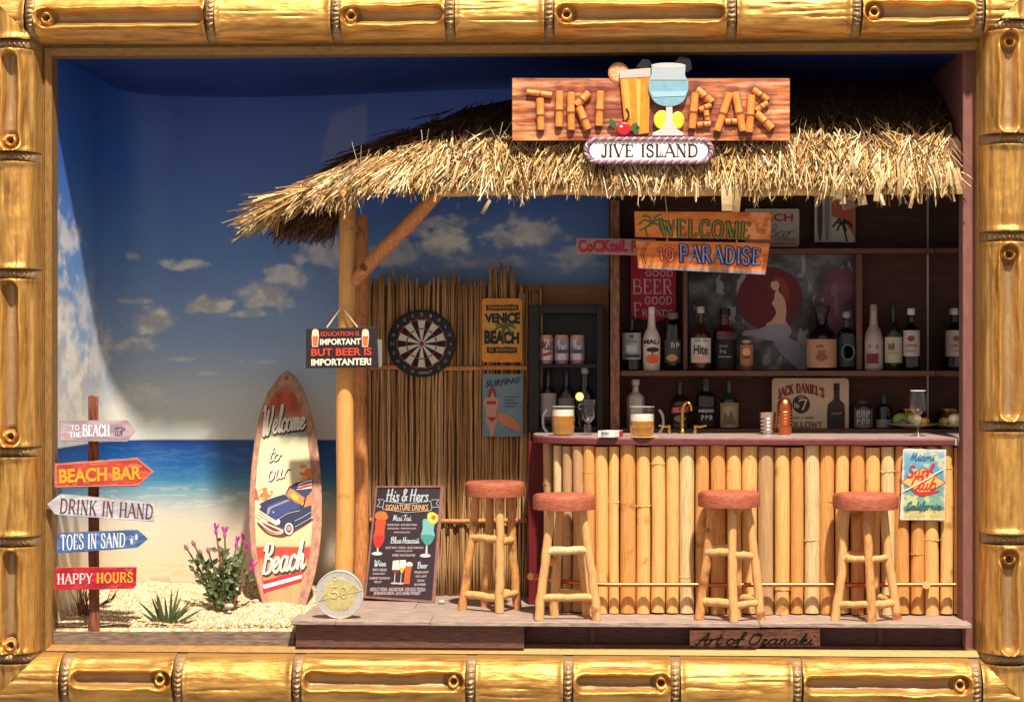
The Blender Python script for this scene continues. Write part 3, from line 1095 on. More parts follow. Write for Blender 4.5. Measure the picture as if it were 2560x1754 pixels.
g = mb.build('sand_grains', STRAW, None)
g['kind'] = 'stuff'
g['label'] = 'loose pale sand grains scattered over the beach'
g['category'] = 'sand'

mb = MB()
pl = Plane(0.02)
mb.slab(rough_poly(rect(128, 1577, 737, 1622), .7, 40), pl, 0, -.035)
tag(mb.build('front_board', GREYWOOD, None, origin=P(430, 1620, .02), bevel=.004), 'weathered grey-brown board along the front of the sand', 'board')

# ================================================================== raised deck
deck = structure(thing('deck', 'dusty rose-brown raised wooden deck carrying the bar', 'deck', P(1560, 1610, 0.3)))
del deck['category']
xl_d, xr_d = P(726, 1553, -.08).x, P(2430, 1553, -.08).x
seams = [P(p, 1553, -.08).x for p in (839, 1075, 1420, 1800, 2150)]
# boards of the deck top, each slightly different in height and front edge
stops = [(-.08, .16), (.16, .42), (.42, .70), (.70, .99)]
for i, (y0, y1) in enumerate(stops):
    xa = [xl_d + .03 * (0 if i == 0 else 1) - (0.02 if i == 0 else 0)] + [xl_d + (xr_d - xl_d) * ((i * .29 + .36) % .85 + .08)] + [xr_d if i == 0 else X_at(2405, y0)]
    if i == 0:
        xa = [xl_d] + seams[:2] + [P(1900, 1553, -.08).x] + [xr_d]
    for a, b in zip(xa[:-1], xa[1:]):
        j = random.uniform(-.0015, .0015)
        f = random.uniform(-.008, .004) if i == 0 else 0
        if i == 0 and b == xr_d:
            # the last front board stops against the side wall behind its overhanging nose
            mb = MB().box((a + .0008, y0 + f, DZ - .022 + j), (b - .0008, .055, DZ + j))
            mb.box((a + .0008, .0555, DZ - .022 + j), (X_at(2404, .1) - .0008, y1 - .0008, DZ + j))
        else:
            mb = MB().box((a + .0008, y0 + f, DZ - .022 + j), (b - .0008, y1 - .0008, DZ + j))
        mb.build('deck_board', DECK, deck, bevel=.003)
# fascia: flush on the left, set back under the overhang on the right
xm = X_at(1310, -.04)
zb = ZB - .002
mb = MB().box((X_at(738, -.04), -.030, zb), (xm, .0, DZ - .0225))
mb.build('fascia_board', DECKSIDE, deck, bevel=.003)
mb = MB().box((xm + .001, .10, zb), (X_at(2404, .1), .13, DZ - .0225))
mb.build('fascia_board', DECKSIDE, deck, bevel=.003)
mb = MB().box((X_at(738, -.04), .001, zb), (xm + .0005, .13, DZ - .0228))
mb.build('joist', DECKSIDE, deck)
for p_ in (1481, 2201):
    mb = MB().slab(rough_poly(rect(p_ - 6, 1563, p_ + 7, 1612), .8, 9), Plane(.085), 0, -.014)
    mb.build('bracket', DECKSIDE, deck)
mb = MB().box((X_at(1292, .02), .02, ZB - .004), (X_at(2404, .02), .098, ZB + .012))
mb.build('ledge', DECKSIDE, deck)

# ================================================================== thatched roof
roof = thing('thatched_roof', 'shaggy straw thatched roof with ragged eaves over the bar', 'roof', P(1600, 520, .4))
EAVE = [(-.10, 712, 540, .60), (-.04, 690, 516, .36), (.03, 735, 486, .17), (.09, 830, 466, .07), (.18, 1000, 434, .02), (.4, 1400, 418, .0), (.7, 1900, 416, .0), (1.0, 2402, 420, .0)]
BROW = [(-.10, 800, 482, .70), (-.04, 800, 455, .50), (.03, 850, 425, .27), (.09, 935, 402, .15), (.18, 1070, 372, .09), (.4, 1420, 356, .06), (.7, 1900, 352, .06), (1.0, 2402, 364, .06)]
RIDGE = [(-.10, 930, 402, .80), (-.04, 950, 372, .80), (.03, 985, 345, .82), (.09, 1060, 315, .86), (.18, 1180, 268, .90), (.4, 1450, 215, .94), (.7, 1900, 205, .95), (1.0, 2402, 205, .95)]


def table(tb, s):
    xs = [r[0] for r in tb]
    return P(*[float(np.interp(s, xs, [r[i] for r in tb])) for i in (1, 2, 3)])


def roof_at(s, t):
    """t = 0 at the ridge, 0.55 at the brow, 1 at the lower edge of the hanging fringe"""
    r, b, e = table(RIDGE, s), table(BROW, s), table(EAVE, s)
    if t < .55:
        return r.lerp(b, t / .55) + Vector((0, -.3, .6)) * (.02 * math.sin(math.pi * max(0, t) / .55))
    return b.lerp(e, (t - .55) / .45)


nS, nT = 90, 24
pts = np.zeros((nT, nS, 3))
for j in range(nT):
    for i in range(nS):
        pts[j, i] = roof_at(-.10 + 1.10 * i / (nS - 1), j / (nT - 1)) - Vector((0, -.012, .03))
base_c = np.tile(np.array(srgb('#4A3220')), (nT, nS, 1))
rb = grid_object('roof_base', pts, base_c, STRAW, roof)
sm = rb.modifiers.new('thickness', 'SOLIDIFY')
sm.thickness = .03

straw_cols = [srgb(c) for c in ('#DCBC82', '#CDA869', '#E6D0A0', '#B88F54', '#9A7040', '#D8B67A', '#CDA462', '#7E5632', '#E6D6B2', '#94703F', '#BDA67E', '#6E4A2A')]
thatch = MB()


def strand(mb, p, d, length, w, sag, col):
    p, d = Vector(p), Vector(d).normalized()
    s = d.cross(Vector((random.uniform(-1, 1), random.uniform(-1, 1), random.uniform(-1, 1))))
    s.normalize()
    u = s.cross(d)
    c1 = p + d * length * .5 + Vector((0, 0, -sag * .25))
    c2 = p + d * length + Vector((0, 0, -sag))
    vs = []
    for c, k in ((p, .8), (c1, 1), (c2, .8)):
        for t in (0, 2.09, 4.19):
            vs.append(c + (s * math.cos(t) + u * math.sin(t)) * w * k)
    fs = []
    for i in (0, 3):
        for k in range(3):
            fs.append((i + k, i + (k + 1) % 3, i + 3 + (k + 1) % 3, i + 3 + k))
    fs.append((6, 7, 8))
    mb.add(vs, fs, col)
    if random.random() < .35:            # split tip
        for q in range(2):
            e = c2 + (d * .022 + Vector((random.uniform(-1, 1), random.uniform(-1, 1), random.uniform(-1, .4))) * .014)
            mb.add([c2 - s * w, c2 + s * w, e], [(0, 1, 2)], col)


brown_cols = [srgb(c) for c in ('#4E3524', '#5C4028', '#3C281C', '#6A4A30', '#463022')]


def roof_strands(n, trange, srange, lrange, lift, spread, wr, palette=None):
    for _ in range(n):
        s = random.uniform(*srange)
        t = random.uniform(*trange)
        p = roof_at(s, t)
        d = roof_at(s, t + .05) - roof_at(s, t - .02)
        d.normalize()
        fan = -.25 * max(0, (.25 - s) / .35)
        d = d + Vector((random.gauss(0, spread) + fan, random.uniform(-.45, .35) * lift, random.uniform(-.45, .12)))
        tuft = float(vnoise(s * 70 + t * 3, t * 9, 91)) - .5
        d = d + Vector((tuft * 1.1, 0, 0))
        p = p + Vector((0, random.uniform(-.02, .02) - abs(tuft) * .02, random.uniform(-.02, .03)))
        strand(thatch, p, d, random.uniform(*lrange), random.uniform(*wr), random.uniform(0, .03), random.choice(palette or straw_cols))


W_ = (.0017, .0044)
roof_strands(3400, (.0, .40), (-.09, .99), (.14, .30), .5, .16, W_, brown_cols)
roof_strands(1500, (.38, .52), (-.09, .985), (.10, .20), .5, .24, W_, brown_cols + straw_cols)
roof_strands(3400, (.50, .76), (-.09, .985), (.07, .20), .45, .42, W_)
roof_strands(3300, (.74, .99), (-.09, .985), (.05, .16), .45, .50, W_)
# loose tufts hanging below the eave
for _ in range(2100):
    s = random.uniform(.02, .985)
    p = roof_at(s, random.uniform(.90, 1.0)) + Vector((0, random.uniform(-.01, .05), -.01))
    fan = -.9 * max(0, (.2 - s) / .3)
    d = Vector((random.gauss(0, .35) + fan, random.uniform(-.35, .1), -1))
    clump = .35 + 1.5 * float(vnoise(s * 46, 1.5, 4)) ** 1.4
    d = d + Vector(((float(vnoise(s * 46 + 9, 3.5, 4)) - .5) * 1.2, 0, 0))
    strand(thatch, p, d, random.uniform(.06, .12) * clump, random.uniform(*W_), random.uniform(0, .02), random.choice(straw_cols))
# long straws reaching out at the left corner
for _ in range(620):
    s = random.uniform(-.10, .08)
    p = roof_at(s, random.uniform(.7, 1.0))
    d = Vector((-1 + random.gauss(0, .15), random.uniform(-.3, .35), -.42 + random.gauss(0, .16)))
    strand(thatch, p, d, random.uniform(.12, .31), random.uniform(*W_), random.uniform(0, .03), random.choice(straw_cols))
# brown ragged underside hanging behind the left corner
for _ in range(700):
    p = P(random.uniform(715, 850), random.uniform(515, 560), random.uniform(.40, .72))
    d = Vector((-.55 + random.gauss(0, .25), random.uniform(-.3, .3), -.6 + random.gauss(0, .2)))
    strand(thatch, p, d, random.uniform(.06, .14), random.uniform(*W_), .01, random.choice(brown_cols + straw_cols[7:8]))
# stray wisps standing up from the slope
for px, py in ((1245, 330), (1290, 350), (1060, 360), (2170, 330), (2230, 340), (2110, 360), (900, 400), (2000, 345), (1500, 440)):
    for q in range(3):
        strand(thatch, P(px, py + 25, .10), Vector((random.gauss(0, .5), -.3, .9)), random.uniform(.06, .13), .0016, -.01, srgb('#CDBD9C'))
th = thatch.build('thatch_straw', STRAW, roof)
th['kind'] = 'stuff'

# flat palm-leaf strips, mostly towards the right end
LEAFC = [srgb(c) for c in ('#BFA87C', '#A98C62', '#CDBB94', '#927550', '#B89C72')]
leafmat = print_material('palm_leaf_strip', .6, .3, .25, 30)


def leaf_strip(px, py, length, w, ang, Y, twist=0.0):
    mb = MB()
    n = 5
    vs, fs = [], []
    a = math.radians(ang)
    for i in range(n + 1):
        t = i / n
        c = P(px + math.sin(a) * length * t, py + math.cos(a) * length * t, Y - .03 * math.sin(t * 2.2) + .01 * t)
        k = .002
        wx = Vector((math.cos(a + twist * t), math.sin(twist * t + .2) * .8, math.sin(a) * .6)) * w * k * .5
        vs += [c - wx, c + wx, c - wx + Vector((0, .002, 0)), c + wx + Vector((0, .002, 0))]
    for i in range(n):
        o = i * 4
        fs += [(o, o + 1, o + 5, o + 4), (o + 3, o + 2, o + 6, o + 7), (o + 1, o + 3, o + 7, o + 5), (o + 2, o, o + 4, o + 6)]
    fs += [(0, 2, 3, 1), (n * 4, n * 4 + 1, n * 4 + 3, n * 4 + 2)]
    mb.add(vs, fs, random.choice(LEAFC))
    return mb.build('palm_strip', leafmat, roof)


for px, py, L_, w, a in ((1548, 418, 52, 22, -4), (1575, 420, 46, 14, 8), (1640, 430, 60, 20, -8), (1815, 445, 82, 26, 2), (1845, 450, 80, 24, -6), (1783, 430, 48, 26, -20), (2100, 400, 110, 16, 4), (2120, 420, 80, 20, -16),
                         (2135, 405, 110, 22, 12), (2160, 440, 70, 18, -30), (2185, 400, 88, 20, 6), (2205, 420, 84, 16, -10), (2225, 400, 90, 18, 14), (2250, 390, 96, 20, 4), (2262, 420, 60, 16, -4), (2278, 395, 84, 18, 8),
                         (2296, 400, 72, 18, 2), (2318, 395, 78, 20, 10), (2335, 405, 70, 16, 16), (2355, 400, 80, 18, 6), (2372, 405, 74, 18, 14), (2390, 420, 66, 18, 10), (2290, 460, 62, 9, -14), (2195, 470, 46, 8, 20), (2085, 440, 60, 18, 4), (1225, 500, 40, 9, -30), (2150, 380, 60, 14, -20), (2240, 445, 45, 14, 24), (2060, 420, 60, 12, 6), (1700, 430, 50, 14, -12)):
    leaf_strip(px, py, L_, w, a, random.uniform(-.03, .02), random.uniform(-.5, .5))
for _ in range(46):
    px = random.choice((random.uniform(1080, 2400), random.uniform(1900, 2400)))
    leaf_strip(px, random.uniform(385, 430), random.uniform(45, 90), random.uniform(5, 11), random.gauss(0, 16), random.uniform(-.03, .03), random.uniform(-1, 1))
film = MB().slab([(2090, 485), (2130, 480), (2150, 515), (2108, 528)], Plane(.03, 2100, 500, .0003, -.0004), 0, -.003)
film.build('film_scrap', glass_material('cellophane', (.85, .78, .7), .15), roof)

# eave beam, rafter end and the sloping brace
bz = Z_at(473, .14)
mb = MB()
pts_b = [Vector((X_at(p, .14), .14 + .006 * math.sin(p / 130), bz + .004 * math.sin(p / 170))) for p in range(1098, 2404, 50)] + [Vector((X_at(2403, .14), .14, bz))]
mb.tube(pts_b, [.036 + .003 * math.sin(i * 1.7) for i in range(len(pts_b))], 12)
mb.build('eave_beam', BAMBOO['yellow'], roof, smooth=True)
mb = MB()
a, b = P(884, 705, .43), P(1112, 462, .17)
mb.tube([a.lerp(b, t) + Vector((0, 0, .006 * math.sin(t * 7))) for t in np.linspace(0, 1, 9)], [.033, .037, .038, .039, .037, .040, .038, .037, .034], 12)
mb.build('diagonal_brace', BRANCH, roof, smooth=True)
mb = MB()
mb.tube([P(857, 484, .04), P(857, 484, .60)], .022, 12)
mb.tube([P(857, 484, .028), P(857, 484, .04)], [.010, .0225], 12)
mb.build('rafter', BRANCH, roof, smooth=True)

# ================================================================== posts
def bamboo_pole(name, label, px0, px1, py0, py1, Y, w0, w1, nodes, mat, top=None):
    base = P(px1, py1, Y)
    mb = MB()
    pts_, rad = [], []
    n = 46
    for i in range(n + 1):
        t = i / n
        py = py0 + (py1 - py0) * t
        px = px0 + (px1 - px0) * t
        r = (w0 + (w1 - w0) * t) * .5 * K(px, Y)
        for nd in nodes:
            r *= 1 + .07 * math.exp(-((py - nd) / 9) ** 2) - .03 * math.exp(-((py - nd - 14) / 7) ** 2)
        pts_.append(P(px + 2.0 * math.sin(py / 90), py, Y))
        rad.append(r)
    mb.tube(pts_, rad, 18)
    o = mb.build(name, mat, None, smooth=True, origin=base)
    return tag(o, label, 'post', 'bamboo posts')


post_mat = material('bamboo_post', '#E0A25C', 0.45, 0, 0.22, (26, 26, 1.2), 0.15, 0.4, spots=('#A9683A', 6, 0.60))
zp = 1518
bamboo_pole('bamboo_post', 'thick golden bamboo post at the left front corner of the bar', 869, 859, 505, zp, .45, 43, 46, [700, 966, 1382], post_mat)
bamboo_pole('bamboo_post', 'thin reddish bamboo post behind the golden one, edging the reed wall', 904, 901, 540, 1497, .80, 32, 37, [740, 1075, 1300], BRANCH)

# ================================================================== reed wall with its rails
reed = thing('reed_screen', 'tall brown reed wall panel with ragged top behind the dartboard', 'reed screen', P(1110, 1493, .97))
reedmats = [material('reed_%d' % i, c, .65, 0, .35, (30, 30, 2), .25, .25) for i, c in enumerate(('#C49A68', '#B08452', '#D0AA78', '#9A7044', '#BC9060'))]
reed_meshes = []
for i in range(6):
    mb = MB()
    n = 10
    h0 = 1.62
    mb.tube([(random.gauss(0, .003) + .006 * math.sin(k * .7 + i * 2), random.gauss(0, .002), h0 * k / n) for k in range(n + 1)],
            [.0064 * random.uniform(.75, 1.15) for k in range(n + 1)], 6)
    me = bpy.data.meshes.new('reed')
    me.from_pydata(mb.v, [], mb.f)
    me.materials.append(reedmats[i % 5])
    me.polygons.foreach_set('use_smooth', [True] * len(me.polygons))
    reed_meshes.append(me)
x = 912.0
k_ = 0
while x < 1352:
    me = reed_meshes[random.randrange(6)]
    ob = bpy.data.objects.new('reed', me)
    COL.objects.link(ob)
    ob.parent = reed
    Yr = .955 + random.uniform(-.018, .012)
    top = 698 + 10 * math.sin(x / 23) + random.gauss(0, 9)
    if 1215 < x < 1275:
        top -= 26
    if x > 1285:
        top += 20
    p = P(x, 1493, Yr)
    zt = Z_at(top, Yr, x)
    ob.location = Vector((p.x, p.y, DZ - .01)) - ORI[reed.name]
    ob.scale = (1, 1, (zt - DZ + .01) / 1.62)
    ob.rotation_euler = (random.gauss(0, .004), random.gauss(0, .007), random.uniform(0, 6))
    x += random.uniform(2.6, 4.6)
    k_ += 1
mb = MB().box((X_at(908, .99), .985, DZ - .01), (X_at(1352, .99), 1.0, Z_at(712, .99)))
mb.build('backing_panel', material('reed_backing', '#8A6038', .8, 0, .3, (20, 20, 2), .2), reed)
for py in (918, 1300):
    a, b = P(925, py, .925), P(1318, py + 2, .925)
    MB().tube([a.lerp(b, t) + Vector((0, 0, .003 * math.sin(t * 9))) for t in np.linspace(0, 1, 9)], .013, 8).build('cross_rail', BRANCH, reed, smooth=True)

# ================================================================== bar counter
bar = thing('bar_counter', 'long bar counter faced with split bamboo under a maroon worktop', 'bar counter', Vector((X_at(1870, .3), .3, DZ)))
CZ = Z_at(1092, .18)


def bar_curve(px):
    """depth of the bamboo facing: it curves away at the left end"""
    if px >= 1500:
        return .225
    t = (1500 - px) / 140
    return .225 + .33 * (1 - math.sqrt(max(0, 1 - min(t, 1) ** 2))) ** 1.0


slat_edges = [1358, 1384, 1407, 1432, 1459, 1486, 1521, 1549, 1590, 1626, 1664, 1698, 1738, 1775, 1815, 1855, 1896, 1936, 1976, 2010, 2051, 2089, 2126, 2164, 2202, 2238, 2277, 2313, 2351, 2385, 2410]
slat_kind = ['grey', 'pale', 'grey', 'grey', 'orange', 'yellow', 'yellow', 'orange', 'yellow', 'yellow', 'yellow', 'pale', 'orange', 'orange', 'yellow', 'yellow', 'grey', 'yellow', 'orange', 'pale', 'orange', 'yellow', 'orange', 'yellow', 'pale', 'orange', 'orange', 'yellow', 'yellow', 'orange']
slat_node = {0: 1210, 1: 1420, 12: 1330, 17: 1470, 22: 1400, 26: 1380, 27: 1345, 6: 1254, 8: 1264, 9: 1158, 3: 1335, 4: 1180, 19: 1347, 20: 1251, 24: 1176, 28: 1168, 29: 1168, 14: 1380, 2: 1340, 11: 1440, 16: 1500}
ztop_s = CZ - .041
for i in range(len(slat_edges) - 1):
    a, b = slat_edges[i], slat_edges[i + 1]
    c = (a + b) / 2
    Yf = bar_curve(c)
    r = (b - a) * .5 * K(c, Yf) * random.uniform(.94, .985)
    if i < 5:
        r *= 1.12
    zt = ztop_s - random.uniform(0, .012)
    zb_ = DZ + random.uniform(.002, .012)
    xx = X_at(c, Yf)
    mb = MB()
    pts_, rad = [], []
    zn = Z_at(slat_node[i], Yf) if i in slat_node else None
    bend = random.uniform(-.004, .004)
    for k in range(25):
        t = k / 24
        z = zb_ + (zt - zb_) * t
        rr = r * (1 + .012 * math.sin(t * 5 + i))
        if zn is not None:
            rr *= 1 + .06 * math.exp(-((z - zn) / .014) ** 2) - .05 * math.exp(-((z - zn + .022) / .012) ** 2)
        pts_.append((xx + bend * math.sin(math.pi * t), Yf + r * .72, z))
        rad.append(rr)
    mb.tube(pts_, rad, 14)
    mb.build('bamboo_slat', BAMBOO[slat_kind[i]], bar, smooth=True)
    if zn is not None:
        ringp = []
        for k in range(13):
            t = math.pi * (1 + k / 12)
            ringp.append((xx + r * 1.03 * math.cos(t), Yf + r * .72 + r * 1.03 * math.sin(t), zn + random.uniform(-.004, .004)))
        MB().tube(ringp, [random.uniform(.0012, .0032) for _ in ringp], 5).build('node_fibre', BAMBOO[slat_kind[i]], bar)
# dark core behind the facing, and the maroon end panel on the left
mb = MB().box((X_at(1480, .3), .30, DZ + .001), (X_at(2405, .3), .70, ztop_s - .001))
mb.build('cabinet', SHELFWOOD, bar)
mb = MB().box((X_at(1322, .62), .60, DZ + .001), (X_at(1479, .62), .66, ztop_s - .001))
mb.build('end_panel', MAROON, bar)
# worktop with rounded left end
plan_top = [(2388, .182), (2200, .182), (1900, .180), (1600, .181), (1500, .196), (1440, .228), (1390, .285), (1352, .37), (1334, .47), (1332, .62), (1340, .78)]
front = [(X_at(p, y), y) for p, y in plan_top[:4]] + [(X_at(p[0], p[1]), p[1]) for p in catmull(plan_top[3:], 5)]
poly = front + [(X_at(2388, .78), .78)]


def flat_slab(poly, z0, z1):
    n = len(poly)
    vs = [(x, y, z1) for x, y in poly] + [(x, y, z0) for x, y in poly]
    fs = [tuple(range(n)), tuple(reversed(range(n, 2 * n)))] + [(i, i + n, (i + 1) % n + n, (i + 1) % n) for i in range(n)]
    return MB().add(vs, fs)


top = flat_slab(poly, CZ - .040, CZ - .006).build('worktop_edge', COUNTER, bar, bevel=.006)
inset = [(x + (.006 if i > 3 else 0), y + .008) for i, (x, y) in enumerate(poly)]
flat_slab(inset, CZ - .0059, CZ).build('worktop', COUNTERTOP, bar, bevel=.003)
MB().box((X_at(2389, .14), .16, CZ - .039), (X_at(2404, .14), .78, CZ - .002)).build('worktop_filler', COUNTERTOP, bar, bevel=.003)

# copper foot rail on bamboo stubs
railt = thing('foot_rail', 'thin copper foot rail along the bottom of the bar', 'rail', P(1860, 1463, .15))
a, b = P(1385, 1450, .20), P(1470, 1459, .165)
pts_ = [P(1335, 1444, .30), P(1385, 1449, .22), P(1440, 1456, .18), P(1500, 1460, .165)] + [P(p, 1461, .165) for p in range(1560, 2380, 60)] + [P(2389, 1461, .165)]
MB().tube(catmull([tuple(p) for p in pts_], 2), .0115, 10).build('copper_tube', COPPER, railt, smooth=True)
for px, Y in ((1326, .30), (2316, .17)):
    py = 1440 if px == 1326 else 1461
    MB().tube([P(px, py, Y - (.02 if px != 1326 else 0)), P(px + (0 if px != 1326 else 16), py + 2, Y + .05)], [.020, .016], 10).build('rail_bracket', STICK if px in (1326, 2316) else COPPER, railt, smooth=True)

# ================================================================== back bar: panel, posts, shelves
back = thing('back_bar', 'dark wooden back bar with shelves and dividers behind the counter', 'shelf unit', Vector((X_at(1920, 1.0), 1.0, DZ)))
xr_b = X_at(2404, .1) - .01
MB().box((X_at(1522, 1.09), 1.09, DZ), (xr_b, 1.12, Z_at(440, 1.09))).build('back_panel', PANELWOOD, back)
MB().box((X_at(1352, 1.02), 1.02, Z_at(1085, 1.02)), (X_at(1521, 1.02), 1.05, Z_at(712, 1.02))).build('side_panel', material('tan_panel', '#8A5A3C', .6, 0, .3, (2, 8, 8), .2), back)


def upright(px0, px1, py0, py1, Y0, Y1, mat):
    MB().box((X_at(px0, Y0), Y0, Z_at(py1, Y0)), (X_at(px1, Y0), Y1, Z_at(py0, Y0))).build('upright', mat, back, bevel=.003)


upright(1526, 1549, 500, 1078, .80, 1.089, material('worn_upright', '#96664C', .6, 0, .4, (10, 10, 3), .3, dark='#4E2E24'))
upright(1708, 1719, 636, 924, .90, 1.089, SHELFWOOD)
upright(2141, 2156, 636, 924, .90, 1.089, SHELFWOOD)
for py0, py1, p0, Y0 in ((622, 634, 1551, .86), (926, 939, 1551, .82), (1071, 1086, 1551, .80)):
    MB().box((X_at(p0, Y0), Y0, Z_at(py1, Y0)), (xr_b, 1.089, Z_at(py0, Y0))).build('shelf', SHELFWOOD, back, bevel=.003)
SH1 = Z_at(926, .82)
SH2 = Z_at(1071, .80)
SH0 = Z_at(622, .86)

# ================================================================== drinks fridge
fr = thing('drinks_fridge', 'black open drinks fridge behind the left end of the bar', 'fridge', P(1415, 1085, .95))
zf0, zf1 = Z_at(1080, .84), Z_at(762, .84)
xf0, xf1 = X_at(1322, .84), X_at(1508, .84)
MB().box((xf0, .84, zf0), (xf0 + .055, 1.015, zf1)).build('side', BLACK, fr, bevel=.004)
MB().box((xf1 - .035, .84, zf0), (xf1, 1.015, zf1)).build('side', BLACK, fr, bevel=.004)
MB().box((xf0 + .0555, .841, zf1 - .045), (xf1 - .0355, 1.015, zf1 - .001)).build('top', BLACK, fr, bevel=.004)
MB().box((xf0 + .0555, .99, zf0), (xf1 - .0355, 1.014, zf1 - .0455)).build('back', BLACK, fr)
zsh = Z_at(909, .85)
MB().box((xf0 + .056, .85, zsh - .02), (xf1 - .036, .989, zsh)).build('fridge_shelf', BLACK, fr, bevel=.002)
MB().box((xf0 + .056, .85, zf0), (xf1 - .036, .989, zf0 + .03)).build('fridge_base', BLACK, fr, bevel=.002)


# ================================================================== bottles
def wrap_label(parent, cx, Y, r, py0, py1, mat, name='paper_label', arc=75):
    """paper label wrapped round the front of a bottle"""
    mb = MB()
    n = 9
    vs, fs = [], []
    z0, z1 = Z_at(py1, Y), Z_at(py0, Y)
    x = X_at(cx, Y)
    for k in range(n):
        t = math.radians(-90 - arc + 2 * arc * k / (n - 1))
        vs += [(x + r * math.cos(t), Y + r * math.sin(t), z0), (x + r * math.cos(t), Y + r * math.sin(t), z1)]
    fs = [(2 * k, 2 * k + 2, 2 * k + 3, 2 * k + 1) for k in range(n - 1)]
    mb.add(vs, fs)
    return mb.build(name, mat, parent, smooth=True)


_bm = {}


def bottle_mat(hexcol, clear=False):
    k = (hexcol, clear)
    if k not in _bm:
        if clear:
            c = srgb(hexcol)
            _bm[k] = glass_material('bottle_clear_' + hexcol.strip('#'), c, .08)
        else:
            _bm[k] = material('bottle_' + hexcol.strip('#'), hexcol, .16, 0, .1, (10, 10, 10), 0, .5, coat=.4, rvar=.04)
    return _bm[k]


def bottle(label, cx, w, py_top, zbase, Y, hexcol, shape='wine', clear=False, cap='#1A1416', lab=None, lab_y=None, texts=(), group=None, lab_col='#CFC6BC'):
    x = X_at(cx, Y)
    H = Z_at(py_top, Y) - zbase
    R = w * .5 * K(cx, Y)
    group = group or ('bottles on the upper shelf' if zbase == SH1 else 'bottles on the lower shelf' if zbase == SH2 else 'bottles in the fridge')
    t = thing('bottle', label, 'bottle', (x, Y, zbase), group)
    if shape == 'wine':
        prof = [(R * .9, 0), (R, .02 * H), (R, .52 * H), (R * .9, .60 * H), (R * .45, .70 * H), (R * .34, .76 * H), (R * .30, .95 * H), (R * .34, .955 * H), (R * .34, H)]
    elif shape == 'square':
        prof = [(R * .95, 0), (R, .02 * H), (R, .62 * H), (R * .85, .68 * H), (R * .40, .74 * H), (R * .36, .80 * H), (R * .34, .86 * H), (R * .42, .87 * H), (R * .42, H)]
    elif shape == 'tall':
        prof = [(R * .9, 0), (R, .02 * H), (R, .50 * H), (R * .88, .58 * H), (R * .5, .68 * H), (R * .46, .72 * H), (R * .36, .98 * H), (R * .36, H)]
    elif shape == 'round':
        prof = [(R * .8, 0), (R, .05 * H), (R, .45 * H), (R * .85, .60 * H), (R * .5, .68 * H), (R * .42, .72 * H), (R * .42, .88 * H), (R * .52, .885 * H), (R * .52, H)]
    else:                       # jar
        prof = [(R * .9, 0), (R, .03 * H), (R, .78 * H), (R * .8, .86 * H), (R * .62, .88 * H), (R * .62, H)]
    mb = MB().lathe(prof, (x, Y, zbase), 8 if shape == 'square' else 18)
    mb.build('glass', bottle_mat(hexcol, clear), t, smooth=True)
    rc = prof[-1][0] * 1.12
    MB().lathe([(rc * .96, H * .90), (rc, H * .905), (rc, H * .995), (rc * .9, H * 1.004)], (x, Y, zbase), 14).build('cap', paint(cap, .4), t, smooth=True)
    if lab_y:
        lb = wrap_label(t, cx, Y, R * 1.02, lab_y[0], lab_y[1], paint(lab_col, .6))
        pl_ = Plane(Y - R * 1.02)
        for it in texts:
            kind, s, q, colr = it[:4]
            if kind == 'faded':
                faded_print(lb, q, pl_, paint(colr), .004)
            elif kind == 'sans':
                sans(lb, s, q, pl_, paint(colr), .004, it[4] if len(it) > 4 else .01)
            elif kind == 'script':
                strokes(lb, 'script', s, q, pl_, paint(colr), it[4], .004)
            elif kind == 'poly':
                MB().slab(q, pl_, .0030, .0015).build('label_print', paint(colr), lb)
    return t


B1 = .93
bottle('clear glass bottle with white label, leftmost on the upper shelf', 1579, 48, 792, SH1, B1, '#8F8C90', 'wine', True, '#2A2628', lab_y=(832, 898), lab_col='#A9A8AE',
       texts=(('poly', '', rect(1560, 886, 1600, 893), '#3A3A44'), ('faded', '', (1566, 850, 1592, 857), '#55555E'), ('poly', '', rrect(1573, 836, 1585, 846, 3), '#5E5E68'), ('poly', '', rect(1566, 862, 1592, 880), '#BDBCC2')))
bottle('white bottle printed with palm tree and sunset beside the clear bottle', 1629, 43, 768, SH1, B1 - .02, '#D8C9BE', 'tall', False, '#E6D9CE', lab_y=(846, 908), lab_col='#DCD0C4',
       texts=(('sans', 'MALI', (1609, 848, 1648, 860), '#241C1E', .03), ('poly', '', ell(1632, 897, 17, 12), '#D8603E'), ('poly', '', ell(1632, 874, 16, 6), '#2E2220'), ('poly', '', rect(1630, 876, 1633, 892), '#2E2220')))
bottle('small clear bottle with dark green script label, third on the upper shelf', 1681, 42, 782, SH1, B1, '#7E7A78', 'jar', True, '#6A625E', lab_y=(850, 906), lab_col='#4A4A42',
       texts=(('faded', '', (1664, 855, 1700, 870), '#B9B2A4', 2), ('poly', '', ell(1680, 894, 14, 9), '#C58A6E')))
bottle('brown beer bottle with white label and silver cap in front of the mermaid poster', 1752, 50, 767, SH1, B1 - .03, '#3A1C14', 'wine', False, '#B9AFA8', lab_y=(845, 906), lab_col='#CFCABE',
       texts=(('sans', 'Hite', (1734, 862, 1770, 886), '#15171C', .02), ('faded', '', (1736, 848, 1769, 855), '#3A4436'), ('poly', '', [(1732, 905), (1732, 894), (1772, 888), (1772, 903)], '#CFA48E')))
bottle('dark red square liquor bottle with black label right of the brown beer bottle', 1812, 58, 772, SH1, B1, '#4A0E18', 'square', False, '#121012', lab_y=(848, 918), lab_col='#1A1618',
       texts=(('faded', '', (1798, 862, 1826, 869), '#8E8480'), ('faded', '', (1798, 874, 1826, 884), '#9A8F86'), ('poly', '', rect(1796, 890, 1828, 893), '#8E8480')))
